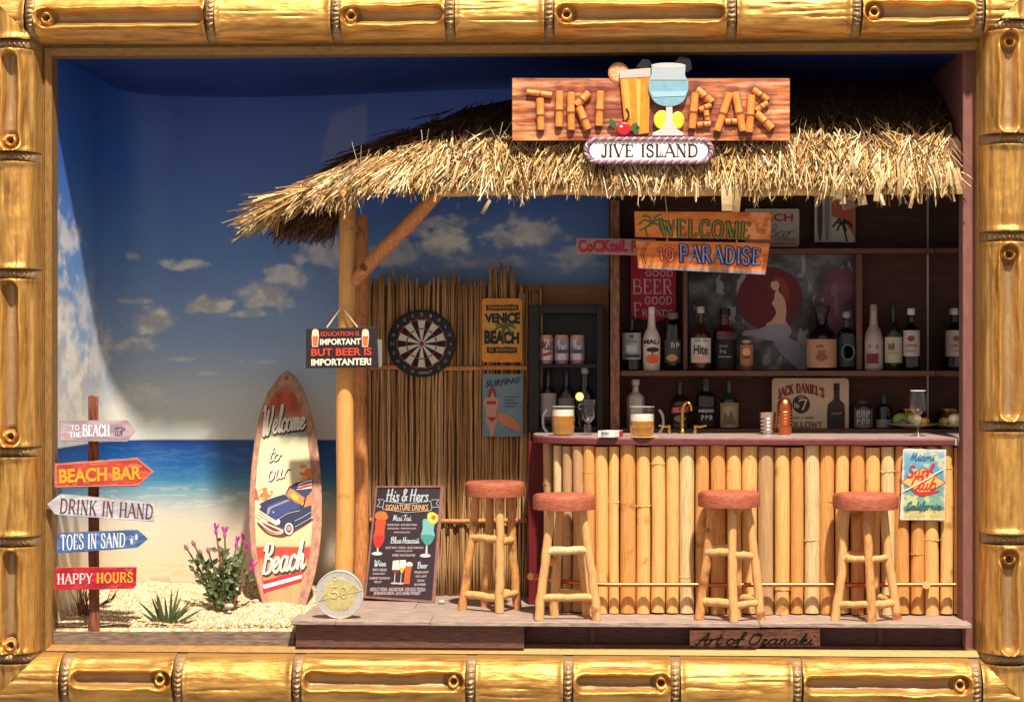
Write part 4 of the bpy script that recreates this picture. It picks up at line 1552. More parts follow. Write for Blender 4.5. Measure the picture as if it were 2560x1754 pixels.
bottle('squat bottle with orange face label below the mermaid poster', 1866, 34, 850, SH1, B1 - .03, '#7A5240', 'jar', False, '#B99A7C', lab_y=(862, 912), lab_col='#A8714E',
       texts=(('poly', '', ell(1866, 880, 10, 11), '#D0A07C'), ('poly', '', ell(1866, 892, 9, 4), '#5A3524')))
bottle('black round-shouldered bottle with orange label right of the mermaid poster', 2053, 76, 765, SH1, B1 - .02, '#171012', 'round', False, '#3A2A22', lab_y=(848, 918), lab_col='#B08468',
       texts=(('faded', '', (2040, 862, 2068, 870), '#5A2E22'), ('poly', '', ell(2054, 893, 15, 9), '#8A4A38'), ('faded', '', (2044, 876, 2064, 884), '#5A2E22')))
bottle('clear bottle with round green label beside the shelf divider', 2116, 44, 780, SH1, B1, '#6A6C66', 'square', True, '#9A958C', lab_y=(840, 915), lab_col='#37403C',
       texts=(('poly', '', ell(2120, 880, 17, 20), '#5A7A6E'), ('poly', '', ell(2120, 880, 14, 17), '#2C3A36')))
bottle('white tapering bottle with red label right of the shelf divider', 2184, 46, 762, SH1, B1, '#A8948C', 'tall', False, '#9A8880', lab_y=(850, 920), lab_col='#B3A59C',
       texts=(('poly', '', rect(2166, 884, 2196, 908), '#7A2430'), ('faded', '', (2170, 862, 2198, 872), '#7A5A54')))
bottle('dark green wine bottle with cream label near the mirror', 2233, 44, 758, SH1, B1 - .01, '#16211A', 'wine', False, '#1C2A1E', lab_y=(843, 906), lab_col='#BDB09C',
       texts=(('faded', '', (2220, 858, 2246, 876), '#6E5E50', 2.2), ('poly', '', rect(2220, 882, 2246, 884), '#8E8070')))
bottle('bottle with white and red label nearest the mirror on the upper shelf', 2278, 42, 772, SH1, B1 - .01, '#4E2E1E', 'square', True, '#D8D0C8', lab_y=(826, 890), lab_col='#C2B6AC',
       texts=(('poly', '', ell(2278, 846, 9, 7), '#8A4038'), ('faded', '', (2263, 860, 2293, 868), '#8A3A34'), ('faded', '', (2265, 874, 2291, 880), '#7A6A64')))
# lower row, on the shelf just behind the counter
B2 = .92
bottle('white bottle with long neck behind the right beer mug', 1589, 44, 948, SH2, B2, '#B9AEA8', 'square', False, '#BFB4AE')
bottle('dark bottle with red banner label behind the brass tap', 1700, 50, 954, SH2, B2, '#241012', 'wine', False, '#3A1A1A', lab_y=(1012, 1056), lab_col='#2A1A16',
       texts=(('poly', '', [(1678, 1033), (1680, 1018), (1722, 1014), (1722, 1028)], '#B02A34'), ('sans', 'SUR', (1684, 1019, 1716, 1030), '#E0B0A0'), ('poly', '', ell(1700, 1046, 15, 8), '#8E8058')))
bottle('black bottle with white lettering right of the brass tap', 1765, 52, 944, SH2, B2, '#151316', 'square', False, '#2A2628', lab_y=(1014, 1064), lab_col='#17151A',
       texts=(('sans', 'EVERGOOD', (1747, 1023, 1784, 1030), '#CFC8C8', .03), ('faded', '', (1752, 1036, 1782, 1050), '#B9B2B2', 2.0)))
bottle('dark green bottle with yellowed picture label', 1823, 46, 948, SH2, B2, '#1E2A1A', 'wine', False, '#26361E', lab_y=(1006, 1066), lab_col='#A89474',
       texts=(('poly', '', [(1806, 1060), (1812, 1030), (1820, 1046), (1828, 1024), (1840, 1060)], '#6A5A44'), ('poly', '', rect(1806, 1010, 1840, 1014), '#7A6A50')))
bottle('squat black jar with pale scroll label right of the whiskey sign', 2158, 46, 1000, SH2, B2, '#2A2426', 'jar', False, '#3A3436', lab_y=(1020, 1066), lab_col='#6E6866',
       texts=(('faded', '', (2140, 1026, 2176, 1044), '#A8A2A0', 2.0), ('faded', '', (2140, 1046, 2176, 1062), '#A8A2A0', 1.8)))
bottle('small dark bottle behind the plate of limes', 2210, 42, 985, SH2, B2 + .04, '#1C1A1C', 'square', False, '#2A2628', lab_y=(1046, 1066), lab_col='#8A8482')
# in the fridge
zfb = zf0 + .0305
bottle('left dark wine bottle with white label in the fridge', 1370, 42, 925, zfb, .90, '#1A1618', 'wine', False, '#14181A', lab_y=(982, 1040), lab_col='#8E8688')
bottle('right dark wine bottle with grey label in the fridge', 1416, 42, 925, zfb, .90, '#181416', 'wine', False, '#14181A', lab_y=(994, 1040), lab_col='#6A6262')
bottle('tall clear bottle behind the blue cocktail', 1462, 46, 919, zfb, .885, '#B8B2B2', 'tall', True, '#8E8886', lab_y=(1000, 1042), lab_col='#25222A',
       texts=(('sans', 'C', (1446, 1008, 1455, 1024), '#C0BABA', .02),))


def can(label, cx, zbase, Y, texts, col):
    x = X_at(cx, Y)
    R = 18.5 * K(cx, Y)
    H = .156
    t = thing('beer_can', label, 'can', (x, Y, zbase), 'cans on the fridge shelf')
    MB().lathe([(R * .8, 0), (R, .02), (R, H - .022), (R * .98, H - .02)], (x, Y, zbase), 18).build('can_body', material('can_' + col.strip('#') + str(cx), col, .35, .5, .1, (8, 8, 8), 0), t, smooth=True)
    MB().lathe([(R * .985, H - .0195), (R * .86, H - .004), (R * .86, H), (R * .80, H), (R * .8, H - .004)], (x, Y, zbase), 18).build('can_lid', paint('#C9906A', .3), t, smooth=True)
    MB().lathe([(R * 1.012, .012), (R * 1.012, .02)], (x, Y, zbase), 18).build('can_band', paint('#A84048', .4), t, smooth=True)
    for it in texts:
        if it[0] == 'sans':
            sans(t, it[1], it[2], Plane(Y - R), paint(it[3]), .002, .02)
        elif it[0] == 'script':
            strokes(t, 'script', it[1], it[2], Plane(Y - R), paint(it[3]), it[4], .002)
        else:
            MB().slab(it[2], Plane(Y - R), .002, .001).build('can_print', paint(it[3]), t)
    return t


can('white beer can with red slanted lettering, left on the fridge shelf', 1365, zsh, .90, (('script', 'Mil', (1350, 852, 1382, 874), '#7A2A30', 2.4), ('poly', '', [(1352, 892), (1352, 886), (1380, 878), (1380, 886)], '#A83038')), '#C8BDBA')
can('silver beer can with dark script, middle on the fridge shelf', 1404, zsh, .90, (('script', 'Budweiser', (1388, 866, 1421, 882), '#5A4A66', 2.0), ('poly', '', ell(1406, 856, 7, 8), '#8A7E92')), '#BDB2BA')
can('silver beer can with dark script, right on the fridge shelf', 1443, zsh, .90, (('script', 'Budweiser', (1427, 866, 1460, 882), '#5A4A66', 2.0), ('poly', '', ell(1447, 856, 7, 8), '#8A7E92')), '#BDB2BA')


# ================================================================== signs
def sign_thing(name, label, cx, cy, plane, cat='sign'):
    return thing(name, label, cat, plane(cx, cy, -.01))


# --- TIKI BAR board over the eave
tp = Plane(-.045, 1628, 270, 0, 0.0)
tiki = sign_thing('tiki_bar_sign', 'red-brown wooden TIKI BAR sign board with bamboo letters and cut-out cocktails', 1628, 352, tp)
woodp = print_material('sign_wood_print', .5, .35, .1, 60)


STICKS = [((1317, 230), (1380, 238)), ((1350, 246), (1352, 325)), ((1399, 228), (1397, 317)), ((1427, 231), (1428, 325)), ((1473, 233), (1441, 264)), ((1447, 268), (1470, 324)), ((1501, 228), (1497, 315)),
          ((1738, 233), (1730, 321)), ((1742, 224), (1780, 256)), ((1778, 262), (1749, 276)), ((1765, 277), (1769, 302)), ((1777, 309), (1743, 313)),
          ((1825, 233), (1793, 328)), ((1837, 231), (1857, 328)), ((1813, 304), (1842, 304)), ((1879, 238), (1873, 331)), ((1883, 224), (1920, 250)), ((1919, 257), (1890, 277)), ((1891, 283), (1930, 322))]


def wood_fn(px, py):
    n = fbm(px / 90, py / 7 + .6 * fbm(px / 60, py / 40, 2, 60), 5, 61)
    c = ramp(n, [(.25, '#8A4428'), (.42, '#B4643A'), (.58, '#D48A56'), (.78, '#EBB080')])
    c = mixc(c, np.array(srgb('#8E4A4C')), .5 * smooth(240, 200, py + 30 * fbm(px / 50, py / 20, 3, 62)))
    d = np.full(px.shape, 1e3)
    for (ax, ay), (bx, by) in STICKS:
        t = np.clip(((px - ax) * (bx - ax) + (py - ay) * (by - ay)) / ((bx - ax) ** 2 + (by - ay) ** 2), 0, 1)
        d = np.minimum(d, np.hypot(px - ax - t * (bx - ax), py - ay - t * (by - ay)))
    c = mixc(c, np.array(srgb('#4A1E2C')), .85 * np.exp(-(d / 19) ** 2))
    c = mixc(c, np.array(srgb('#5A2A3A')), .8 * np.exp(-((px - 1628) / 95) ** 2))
    cracks = smooth(.60, .66, fbm(px / 120, py / 4, 4, 66))
    return mixc(c, np.array(srgb('#4A1E1A')), cracks * .55)


MB().slab([(1280, 195), (1975, 203), (1974, 352), (1280, 351)], tp, 0, -.02).build('board', paint('#6A4438'), tiki, bevel=.002)
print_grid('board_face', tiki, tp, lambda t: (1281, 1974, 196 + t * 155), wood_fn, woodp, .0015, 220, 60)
stick_red = material('sign_letter_stick', '#EA8C44', .42, 0, .3, (12, 12, 12), .1, .4)
knotc = paint('#8A4426')


def letter_stick(p, q, w=17):
    a, b = tp(p[0], p[1], .012), tp(q[0], q[1], .012)
    r = w * .5 * .002
    pts_ = [a.lerp(b, t) for t in (0, .06, .3, .5, .54, .58, .8, .94, 1)]
    o = MB().tube(pts_, [r * .92, r, r * .97, r, r * 1.12, r, r * .97, r, r * .92], 10).build('bamboo_stick', stick_red, tiki, smooth=True)
    c = a.lerp(b, .54)
    d = (b - a).normalized() * .004
    MB().tube([c - d, c + d], r * 1.14, 10).build('stick_node', knotc, o)


for p, q in STICKS:
    letter_stick(p, q, 20 if abs(p[1] - q[1]) > 30 else 15)
# cut-out drinks standing proud of the board
tq = Plane(-.068)
MB().slab([(1548, 178), (1626, 172), (1622, 333), (1590, 338), (1560, 300)], tq, 0, -.03).build('orange_glass', material('orange_drink', '#DE8A2C', .4, 0, .3, (8, 8, 3), 0, .4), tiki, bevel=.003)
MB().slab([(1549, 176), (1627, 170), (1626, 192), (1549, 196)], tq, .002, -.002).build('beer_head', paint('#BDAEA8'), tiki)
MB().slab([(1556, 200), (1570, 199), (1578, 298), (1566, 296)], tq, .002, -.002).build('glass_highlight', paint('#E6A04A'), tiki)
MB().slab([(1590, 200), (1602, 199), (1600, 318), (1594, 318)], tq, .002, -.002).build('glass_highlight', paint('#F0A850'), tiki)
blue = material('blue_drink', '#7FA6B8', .35, 0, .12, (5, 5, 3), 0, .4)
bowl = catmull([(1630, 164), (1628, 185), (1622, 205), (1622, 228), (1636, 255), (1660, 266), (1684, 266), (1708, 254), (1720, 228), (1720, 205), (1712, 185), (1714, 164)], 4)
MB().slab(bowl, tq, .012, -.03).build('cocktail_bowl', blue, tiki, bevel=.003)
MB().slab([(1629, 165), (1714, 165), (1712, 190), (1716, 200), (1625, 200), (1629, 185)], tq, .014, .0122).build('cocktail_foam', paint('#A4AFB4'), tiki)
MB().slab(ell(1671, 164, 43, 7), tq, .0145, .008).build('cocktail_rim', paint('#B8B8B4'), tiki)
MB().slab([(1624, 230), (1719, 228), (1712, 240), (1634, 243)], tq, .0142, .0125).build('drink_line', paint('#9ABCCB'), tiki)
MB().slab([(1665, 264), (1681, 264), (1682, 305), (1690, 322), (1708, 332), (1708, 340), (1630, 340), (1632, 332), (1655, 322), (1664, 305)], tq, .010, -.03).build('cocktail_stem', paint('#BEBEBC', .35), tiki, bevel=.003)
MB().slab(ell(1655, 300, 21, 24), tq, .004, -.03).build('lemon', material('lemon_print', '#F2CE3A', .45, 0, .2, (12, 12, 12), .2), tiki, bevel=.006)
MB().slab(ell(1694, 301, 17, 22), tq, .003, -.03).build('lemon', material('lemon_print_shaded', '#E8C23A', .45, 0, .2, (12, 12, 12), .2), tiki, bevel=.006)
MB().slab(ell(1559, 322, 19, 17), tq, .010, -.03).build('cherry', material('cherry_print', '#C9222C', .3, 0, .3, (6, 6, 6), 0, .5), tiki, bevel=.008)
MB().slab(ell(1553, 316, 4, 3), tq, .0125, .0105).build('cherry_glint', paint('#F2D8D0'), tiki)
MB().ribbon([[(1563, 306), (1572, 292), (1571, 280), (1566, 272)]], 5, tq, .006).build('cherry_stem', paint('#4A1E1C'), tiki)
for lf in ([(1578, 312), (1592, 306), (1598, 318), (1586, 330), (1576, 326)], [(1540, 305), (1526, 296), (1520, 306), (1532, 320), (1542, 318)], [(1590, 318), (1600, 316), (1596, 334), (1584, 334)]):
    MB().slab(lf, tq, .004, -.004).build('leaf', paint('#3E5A34'), tiki)
ornge = MB().slab(ell(1546, 182, 26, 26), Plane(-.05), 0, -.018)
og = ornge.build('citrus_slice', paint('#B8784A'), tiki, bevel=.002)
MB().slab(ell(1546, 182, 21, 21), Plane(-.05), .002, .0002).build('citrus_flesh', paint('#D29A66'), og)
MB().ribbon([[(1546, 182), (1546 + 19 * math.cos(a), 182 + 19 * math.sin(a))] for a in np.linspace(0, 5.4, 7)], 2, Plane(-.05), .0024).build('citrus_membrane', paint('#E8C8A0'), og)
petal = glass_material('clear_petal', (.72, .68, .68), .1)
for pp in ([(1590, 168), (1606, 148), (1622, 150), (1632, 162), (1612, 172)], [(1700, 158), (1712, 142), (1726, 150), (1730, 172), (1718, 182)], [(1688, 156), (1700, 140), (1712, 144), (1706, 160)]):
    MB().slab(pp, Plane(-.045, 1650, 160, .0004, .0006), 0, -.006).build('clear_garnish', petal, tiki)

# --- JIVE ISLAND rope plaque
jp = Plane(-.072)
jive = sign_thing('name_plaque', 'white oval JIVE ISLAND plaque with purple rope border', 1622, 408, jp)
MB().slab(rrect(1458, 343, 1786, 409, 33, 8), jp, 0, -.022).build('plaque_edge', paint('#6E4458'), jive, bevel=.003)
MB().slab(rrect(1474, 352, 1770, 400, 24, 8), jp, .0035, .0002).build('plaque_face', paint('#EFE6DC', .5, .05), jive)
ring = rrect(1465, 348, 1779, 404.5, 28, 10)
ringf = []
for i in range(len(ring)):
    (x0, y0), (x1, y1) = ring[i], ring[(i + 1) % len(ring)]
    m = max(1, int(math.hypot(x1 - x0, y1 - y0) / 2.0))
    for k in range(m):
        ringf.append((x0 + (x1 - x0) * k / m, y0 + (y1 - y0) * k / m))
for ph in (0, math.pi):
    pts_ = []
    for i, (x, y) in enumerate(ringf):
        a, b = ringf[i - 1], ringf[(i + 1) % len(ringf)]
        tx, ty = b[0] - a[0], b[1] - a[1]
        L = math.hypot(tx, ty) or 1
        w = i * .62 + ph
        pts_.append(jp(x - ty / L * 2.6 * math.cos(w), y + tx / L * 2.6 * math.cos(w), .005 + .006 * math.sin(w)))
    pts_.append(pts_[0])
    MB().tube(pts_, .0072, 6, cap=False).build('rope_strand', paint('#B89AA2' if ph == 0 else '#8E6478', .7), jive, smooth=True)
strokes(jive, 'serif', 'JIVE ISLAND', (1504, 362, 1744, 392), jp, paint('#2E2030'), 5.2, .0045, serif=.13)

# --- WELCOME TO PARADISE planks hanging under the eave
wp = Plane(.20, 1755, 600, .00004, 0)
wel = sign_thing('welcome_sign', 'two hanging orange planks painted WELCOME TO PARADISE', 1755, 686, wp)
plank_o = print_material('painted_plank', .5, .35, .12, 40)


def orange_fn(px, py):
    n = fbm(px / 60, py / 9, 4, 71)
    c = ramp(n, [(.2, '#B4501E'), (.5, '#E0762E'), (.8, '#F0964A')])
    c = mixc(c, np.array(srgb('#D89A34')), .6 * smooth(1700, 1600, px) * smooth(600, 540, py))
    sun = np.hypot(px - 1895, py - 560)
    c = mixc(c, np.array(srgb('#F0A468')), .8 * smooth(44, 30, sun) * smooth(.40, .55, fbm(sun / 7, np.arctan2(py - 560, px - 1895) * 2, 3, 72)))
    c = mixc(c, np.array(srgb('#8E8A8E')), smooth(664, 672, py - (px - 1600) * .036 + 4 * fbm(px / 14, py / 8, 2, 73)))
    return c


for q, nm in (([(1585, 528), (1930, 530), (1928, 600), (1587, 593)], 'upper_plank'), ([(1588, 601), (1926, 607), (1914, 687), (1595, 671)], 'lower_plank')):
    MB().slab(q, wp, 0, -.03).build(nm, paint('#8A4A24'), wel, bevel=.003)
    (ax, ay), (bx, by), (cx, cy), (dx, dy) = q
    ny, nx = 26, 110
    pts = np.zeros((ny, nx, 3))
    PXX = np.zeros((ny, nx))
    PYY = np.zeros((ny, nx))
    for j in range(ny):
        for i in range(nx):
            x_, y_ = quad_at(q, .004 + .992 * i / (nx - 1), 1 - (.01 + .98 * j / (ny - 1)))
            pts[j, i] = wp(x_, y_, .0015)
            PXX[j, i], PYY[j, i] = x_, y_
    grid_object('plank_face', pts, orange_fn(PXX, PYY), plank_o, wel, flip=True, smooth_=False)
strokes(wel, 'serif', 'WELCOME', [(1650, 548), (1876, 556), (1872, 598), (1652, 588)], wp, paint('#3A3A18'), 11, .003, serif=0, gap=.22)
strokes(wel, 'serif', 'WELCOME', [(1650, 548), (1876, 556), (1872, 598), (1652, 588)], wp, paint('#7E8A3E'), 5, .005, serif=0, gap=.22)
strokes(wel, 'serif', 'TO', [(1642, 622), (1684, 622), (1684, 652), (1648, 650)], wp, paint('#8A2418'), 9, .003, serif=0)
strokes(wel, 'serif', 'TO', [(1642, 622), (1684, 622), (1684, 652), (1648, 650)], wp, paint('#E88A62'), 3.4, .005, serif=0)
strokes(wel, 'serif', 'PARADISE', [(1699, 612), (1902, 622), (1900, 662), (1700, 654)], wp, paint('#26264A'), 12, .003, serif=0, gap=.2)
strokes(wel, 'serif', 'PARADISE', [(1699, 612), (1902, 622), (1900, 662), (1700, 654)], wp, paint('#5668B4'), 5.5, .005, serif=0, gap=.2)
strokes(wel, 'serif', 'PARADISE', [(1698, 611), (1901, 621), (1899, 661), (1699, 653)], wp, paint('#B9C6E2'), 1.6, .0068, serif=0, gap=.2)
MB().ribbon([catmull([(1620, 592), (1614, 570), (1630, 558)], 4), catmull([(1630, 558), (1612, 550), (1598, 560)], 4), catmull([(1630, 558), (1620, 566), (1600, 576)], 4), catmull([(1630, 558), (1648, 548), (1662, 552)], 4), catmull([(1630, 558), (1640, 542), (1652, 536)], 4), catmull([(1630, 558), (1622, 542), (1608, 540)], 4), catmull([(1630, 558), (1646, 562), (1652, 574)], 4)], 4.5, wp, .0028).build('palm_painting', paint('#5E6A2C'), wel)
MB().ribbon([catmull([(1608, 660), (1603, 630), (1618, 606)], 5), catmull([(1614, 660), (1609, 632), (1624, 606)], 5)], 1.8, wp, .0028).build('trunk_painting', paint('#6A3416'), wel)
for px in (1668, 1842):
    MB().ribbon([[(px, 598), (px, 606)]], 4, wp, -.008).build('link', STRING, wel)
    MB().tube([wp(px, 534, .004), P(px - 8, 470, .22)], .003, 5).build('hanging_cord', STRING, wel)

# --- COCKTAIL board
cp = Plane(.70)
ck = sign_thing('cocktail_sign', 'pinkish board with red hand-lettered COCKTAIL on the back bar post', 1510, 634, cp)
MB().slab([(1441, 594), (1640, 598), (1640, 640), (1441, 634)], cp, 0, -.025).build('board', material('pink_board', '#B98A8A', .6, 0, .3, (3, 12, 12), .2), ck, bevel=.003)
sans(ck, 'CoCKtaiL', [(1445, 600), (1570, 600), (1570, 630), (1446, 630)], cp, paint('#C02436'), .003, .035)
sans(ck, 'P', [(1578, 602), (1592, 602), (1592, 632), (1578, 632)], cp, paint('#C02436'), .003, .03)

# --- BEACH Bar sign
bp_ = Plane(1.0)
bb = sign_thing('beach_bar_plate', 'cream tin sign reading BEACH Bar half hidden behind the hanging planks', 1930, 617, bp_)
MB().slab(rrect(1862, 522, 1998, 617, 5), bp_, 0, -.012).build('plate', paint('#C6B4A4'), bb)
sans(bb, 'BEACH', (1872, 534, 1983, 553), bp_, paint('#A83A34'), .002, .03)
strokes(bb, 'script', 'Bar', (1915, 562, 1984, 594), bp_, paint('#7E8E8E'), 4, .002)
faded_print(bb, (1936, 596, 1988, 602), bp_, paint('#A84A44'), .002)
faded_print(bb, (1930, 606, 1988, 612), bp_, paint('#A84A44'), .002)

# --- palm and surfboards poster
pp_ = Plane(1.0)
ps = sign_thing('palm_poster', 'small poster of surfboards and a palm under an orange sunset', 2087, 605, pp_, 'poster')
MB().slab(rect(2036, 470, 2138, 605), pp_, 0, -.010).build('sheet', paint('#B9AFA6'), ps)
MB().slab([(2079, 470), (2137, 470), (2137, 598), (2120, 570), (2095, 545), (2079, 540)], pp_, .002, .0002).build('sunset', paint('#B4603A'), ps)
MB().slab(catmull([(2080, 545), (2100, 548), (2124, 574), (2136, 604), (2080, 604)], 4), pp_, .0035, .0022).build('moon', paint('#C3BAAA'), ps)
for bx in (2050, 2068):
    MB().slab(ell(bx, 545, 7, 58), pp_, .002, .0002).build('surfboard_print', paint('#4A3A40' if bx == 2050 else '#8A7A80'), ps)
MB().ribbon([catmull([(2118, 603), (2112, 580), (2106, 560)], 4)] + [catmull([(2106, 560), (2106 + 14 * math.cos(a), 556 + 9 * math.sin(a)), (2106 + 24 * math.cos(a), 566 + 12 * math.sin(a))], 4) for a in np.linspace(.2, 6, 7)], 4.5, pp_, .0045).build('palm_print', paint('#1E2420'), ps)

# --- GOOD BEER sign
gp = Plane(1.02)
gb = sign_thing('good_beer_sign', 'red sign reading GOOD BEER GOOD FRIENDS behind the bottles', 1634, 800, gp)
MB().slab([(1577, 636), (1690, 636), (1690, 790), (1634, 806), (1577, 790)], gp, 0, -.012).build('board', material('red_board', '#A81E34', .6, 0, .25, (6, 6, 6), .1), gb)
for s, q in (('GOOD', (1614, 676, 1682, 690)), ('BEER', (1582, 698, 1680, 734)), ('GOOD', (1612, 742, 1680, 760)), ('F', (1584, 756, 1602, 796)), ('RIENDS', (1606, 774, 1682, 790))):
    strokes(gb, 'serif', s, q, gp, paint('#D0A49C'), 4.4 if q[3] - q[1] > 20 else 3, .003, serif=.12)

# --- mermaid poster
mp_ = Plane(1.06)
mer = sign_thing('mermaid_poster', 'large grey poster of a seated mermaid before a dark red disc', 1930, 922, mp_, 'poster')


def mer_fn(px, py):
    n = fbm(px / 45, py / 40, 5, 81)
    c = ramp(n, [(.3, '#242226'), (.48, '#3E3E42'), (.58, '#545458'), (.75, '#74726E')])
    sp = smooth(.63, .66, fbm(px / 22, py / 60, 4, 83))
    c = mixc(c, np.array(srgb('#9A9794')), sp * .8)
    return mixc(c, np.array(srgb('#7A3448')), .7 * smooth(.5, .6, fbm(px / 80, py / 80, 3, 84)) * smooth(2040, 2080, px))


print_grid('poster_sheet', mer, mp_, lambda t: (1722, 2139, 636 + t * 288), mer_fn, PRINT, 0, 120, 90)
MB().slab(rect(1721, 635, 2140, 925), mp_, -.002, -.008).build('poster_back', paint('#4A464A'), mer)
MB().slab(ell(1925, 748, 82, 80, 36), mp_, .002, .0003).build('red_disc', material('dark_red_disc', '#64141E', .5, 0, .35, (8, 8, 8), 0), mer)
skin = paint('#C8A088')
MB().slab(catmull([(1938, 730), (1952, 734), (1962, 748), (1966, 775), (1964, 800), (1968, 816), (1926, 816), (1930, 800), (1940, 784), (1936, 768), (1930, 758), (1936, 746)], 4, True), mp_, .0035, .0022).build('mermaid_figure', skin, mer)
MB().slab(ell(1938, 712, 11, 14), mp_, .0040, .0022).build('mermaid_head', skin, mer)
MB().ribbon([catmull([(1958, 752), (1950, 780), (1936, 800), (1918, 812)], 5), [(1942, 722), (1946, 736)]], 7, mp_, .0042).build('mermaid_arm', skin, mer)
MB().slab(catmull([(1930, 704), (1936, 692), (1952, 692), (1964, 704), (1974, 730), (1972, 756), (1962, 748), (1952, 730), (1950, 714), (1942, 702)], 4, True), mp_, .0062, .0049).build('mermaid_hair', paint('#8A2E24'), mer)
MB().slab(catmull([(1924, 812), (1968, 810), (1978, 832), (1956, 852), (1906, 848), (1878, 840), (1856, 838), (1862, 826), (1890, 824)], 4, True), mp_, .0052, .0037).build('mermaid_tail', paint('#98909C'), mer)
MB().slab(catmull([(1940, 842), (1990, 852), (2020, 890), (2030, 918), (2000, 922), (1970, 900), (1940, 868)], 4, True), mp_, .0035, .0022).build('mermaid_tail', paint('#8C8492'), mer)

# --- whiskey sign on the lower shelf
jd = Plane(.96)
js = sign_thing('whiskey_sign', 'cream JACK DANIEL\'S tin sign with rounded corners behind the counter'.replace("JACK DANIEL'S", 'whiskey'), 2026, 1072, jd)
MB().slab(rrect(1930, 945, 2122, 1074, 9), jd, 0, -.012).build('plate', material('cream_plate', '#C8AE92', .5, 0, .12, (5, 5, 5), .05), js)
strokes(js, 'serif', "JACK DANIEL'S", [(1944, 974), (2060, 972), (2060, 994), (1946, 996)], jd, paint('#7A2A22'), 4.2, .003, bend=14, serif=.1)
MB().slab(ell(2003, 1010, 22, 23), jd, .003, .0003).build('medallion', paint('#33261F'), js)
strokes(js, 'serif', '7', (1998, 998, 2018, 1024), jd, paint('#D8C4A8'), 4, .0045, serif=0)
sans(js, 'No', (1986, 1006, 1998, 1020), jd, paint('#D8C4A8'), .0045, .01)
sans(js, 'OLD', (1996, 990, 2011, 995), jd, paint('#D8C4A8'), .0045, .01)
faded_print(js, (1972, 1041, 2036, 1047), jd, paint('#4A342A'), .003)
strokes(js, 'serif', 'HOLLOW?', (1960, 1054, 2054, 1068), jd, paint('#4A2A22'), 2.6, .003, serif=.1)
MB().slab(catmull([(2068, 1072), (2068, 1020), (2074, 1006), (2084, 996), (2085, 962), (2098, 962), (2099, 996), (2108, 1006), (2112, 1020), (2112, 1072)], 3), jd, .003, .0003).build('bottle_print', paint('#3A2420'), js)
MB().slab(rect(2084, 958, 2099, 976), jd, .0042, .0031).build('bottle_cap_print', paint('#1A1412'), js)
MB().slab(rect(2070, 1024, 2110, 1062), jd, .0042, .0031).build('bottle_label_print', paint('#2A1C1E'), js)
faded_print(js, (2078, 1030, 2104, 1037), jd, paint('#A8968A'), .0055)
js['label'] = 'cream whiskey tin sign with red arched lettering and a printed bottle'

# --- VENICE BEACH sign and SURFING poster on the reed wall
vp = Plane(.905)
vb = sign_thing('venice_beach_sign', 'orange VENICE BEACH tin sign with rounded corners on the reed wall', 1255, 905, vp)
MB().slab(rrect(1204, 745, 1306, 905, 9), vp, 0, -.012).build('plate', material('orange_plate', '#D98A2A', .5, 0, .25, (6, 6, 6), .1, spots=('#A85E22', 7, .64)), vb, bevel=.002)
MB().slab(rrect(1210, 780, 1302, 864, 4), vp, .0022, .0003).build('print_panel', paint('#C99A4A'), vb)
for q in ((1216, 762, 1296, 776), (1218, 868, 1292, 882)):
    MB().slab(rough_poly(rect(*q), 1, 9), vp, .003, .0005).build('print_band', paint('#2C2418'), vb)
faded_print(vb, (1220, 765, 1292, 773), vp, paint('#B98A3E'), .0042)
faded_print(vb, (1222, 871, 1288, 879), vp, paint('#B98A3E'), .0042)
sans(vb, 'VENICE', [(1211, 784), (1300, 780), (1300, 810), (1212, 806)], vp, paint('#262218'), .0042, .06)
sans(vb, 'BEACH', [(1211, 824), (1298, 830), (1298, 860), (1211, 860)], vp, paint('#262218'), .0042, .06)
MB().ribbon([catmull([(1262, 818), (1262 + 14 * math.cos(a), 814 + 9 * math.sin(a)), (1262 + 26 * math.cos(a), 820 + 14 * math.sin(a))], 4) for a in np.linspace(0, 5.6, 7)] + [catmull([(1262, 818), (1258, 838), (1262, 858)], 4)], 5, vp, .0058).build('palm_print', paint('#5E5A34'), vb)

sp_ = Plane(.905)
su = sign_thing('surfing_poster', 'blue-grey SURFING poster with bikini figure and surfboard on the reed wall', 1256, 1090, sp_, 'poster')
MB().slab(rect(1206, 934, 1308, 1091), sp_, 0, -.012).build('plate', material('blue_plate', '#6E8490', .5, 0, .2, (5, 5, 8), .05, spots=('#58707E', 4, .55)), su, bevel=.002)
sans(su, 'SURFING', [(1212, 952), (1300, 942), (1300, 956), (1214, 968)], sp_, paint('#28323A'), .0025, .03, .3)
MB().slab(catmull([(1226, 972), (1233, 970), (1236, 982), (1234, 990), (1246, 998), (1244, 1018), (1240, 1030), (1244, 1046), (1236, 1070), (1234, 1088), (1226, 1088), (1222, 1068), (1214, 1048), (1216, 1030), (1210, 1010), (1212, 996), (1224, 990)], 3, True), sp_, .0022, .0003).build('figure_print', paint('#C08A74'), su)
MB().slab(catmull([(1224, 972), (1234, 968), (1240, 984), (1236, 992), (1232, 978), (1226, 990), (1220, 992)], 3, True), sp_, .0036, .0024).build('hair_print', paint('#7E3A2C'), su)
for q in (rect(1217, 1002, 1240, 1010), [(1216, 1042), (1242, 1042), (1230, 1054)]):
    MB().slab(q, sp_, .0036, .0024).build('swimsuit_print', paint('#8E3A38'), su)
MB().slab(catmull([(1240, 1034), (1264, 1034), (1288, 1050), (1304, 1078), (1276, 1070), (1252, 1056)], 4, True), sp_, .0022, .0003).build('surfboard_print', paint('#C07A5A'), su)
for y in (990, 998, 1006, 1014):
    MB().slab(rect(1262, y, 1298 - (y % 5) * 3, y + 3), sp_, .0022, .0003).build('text_print', paint('#4A5A66'), su)

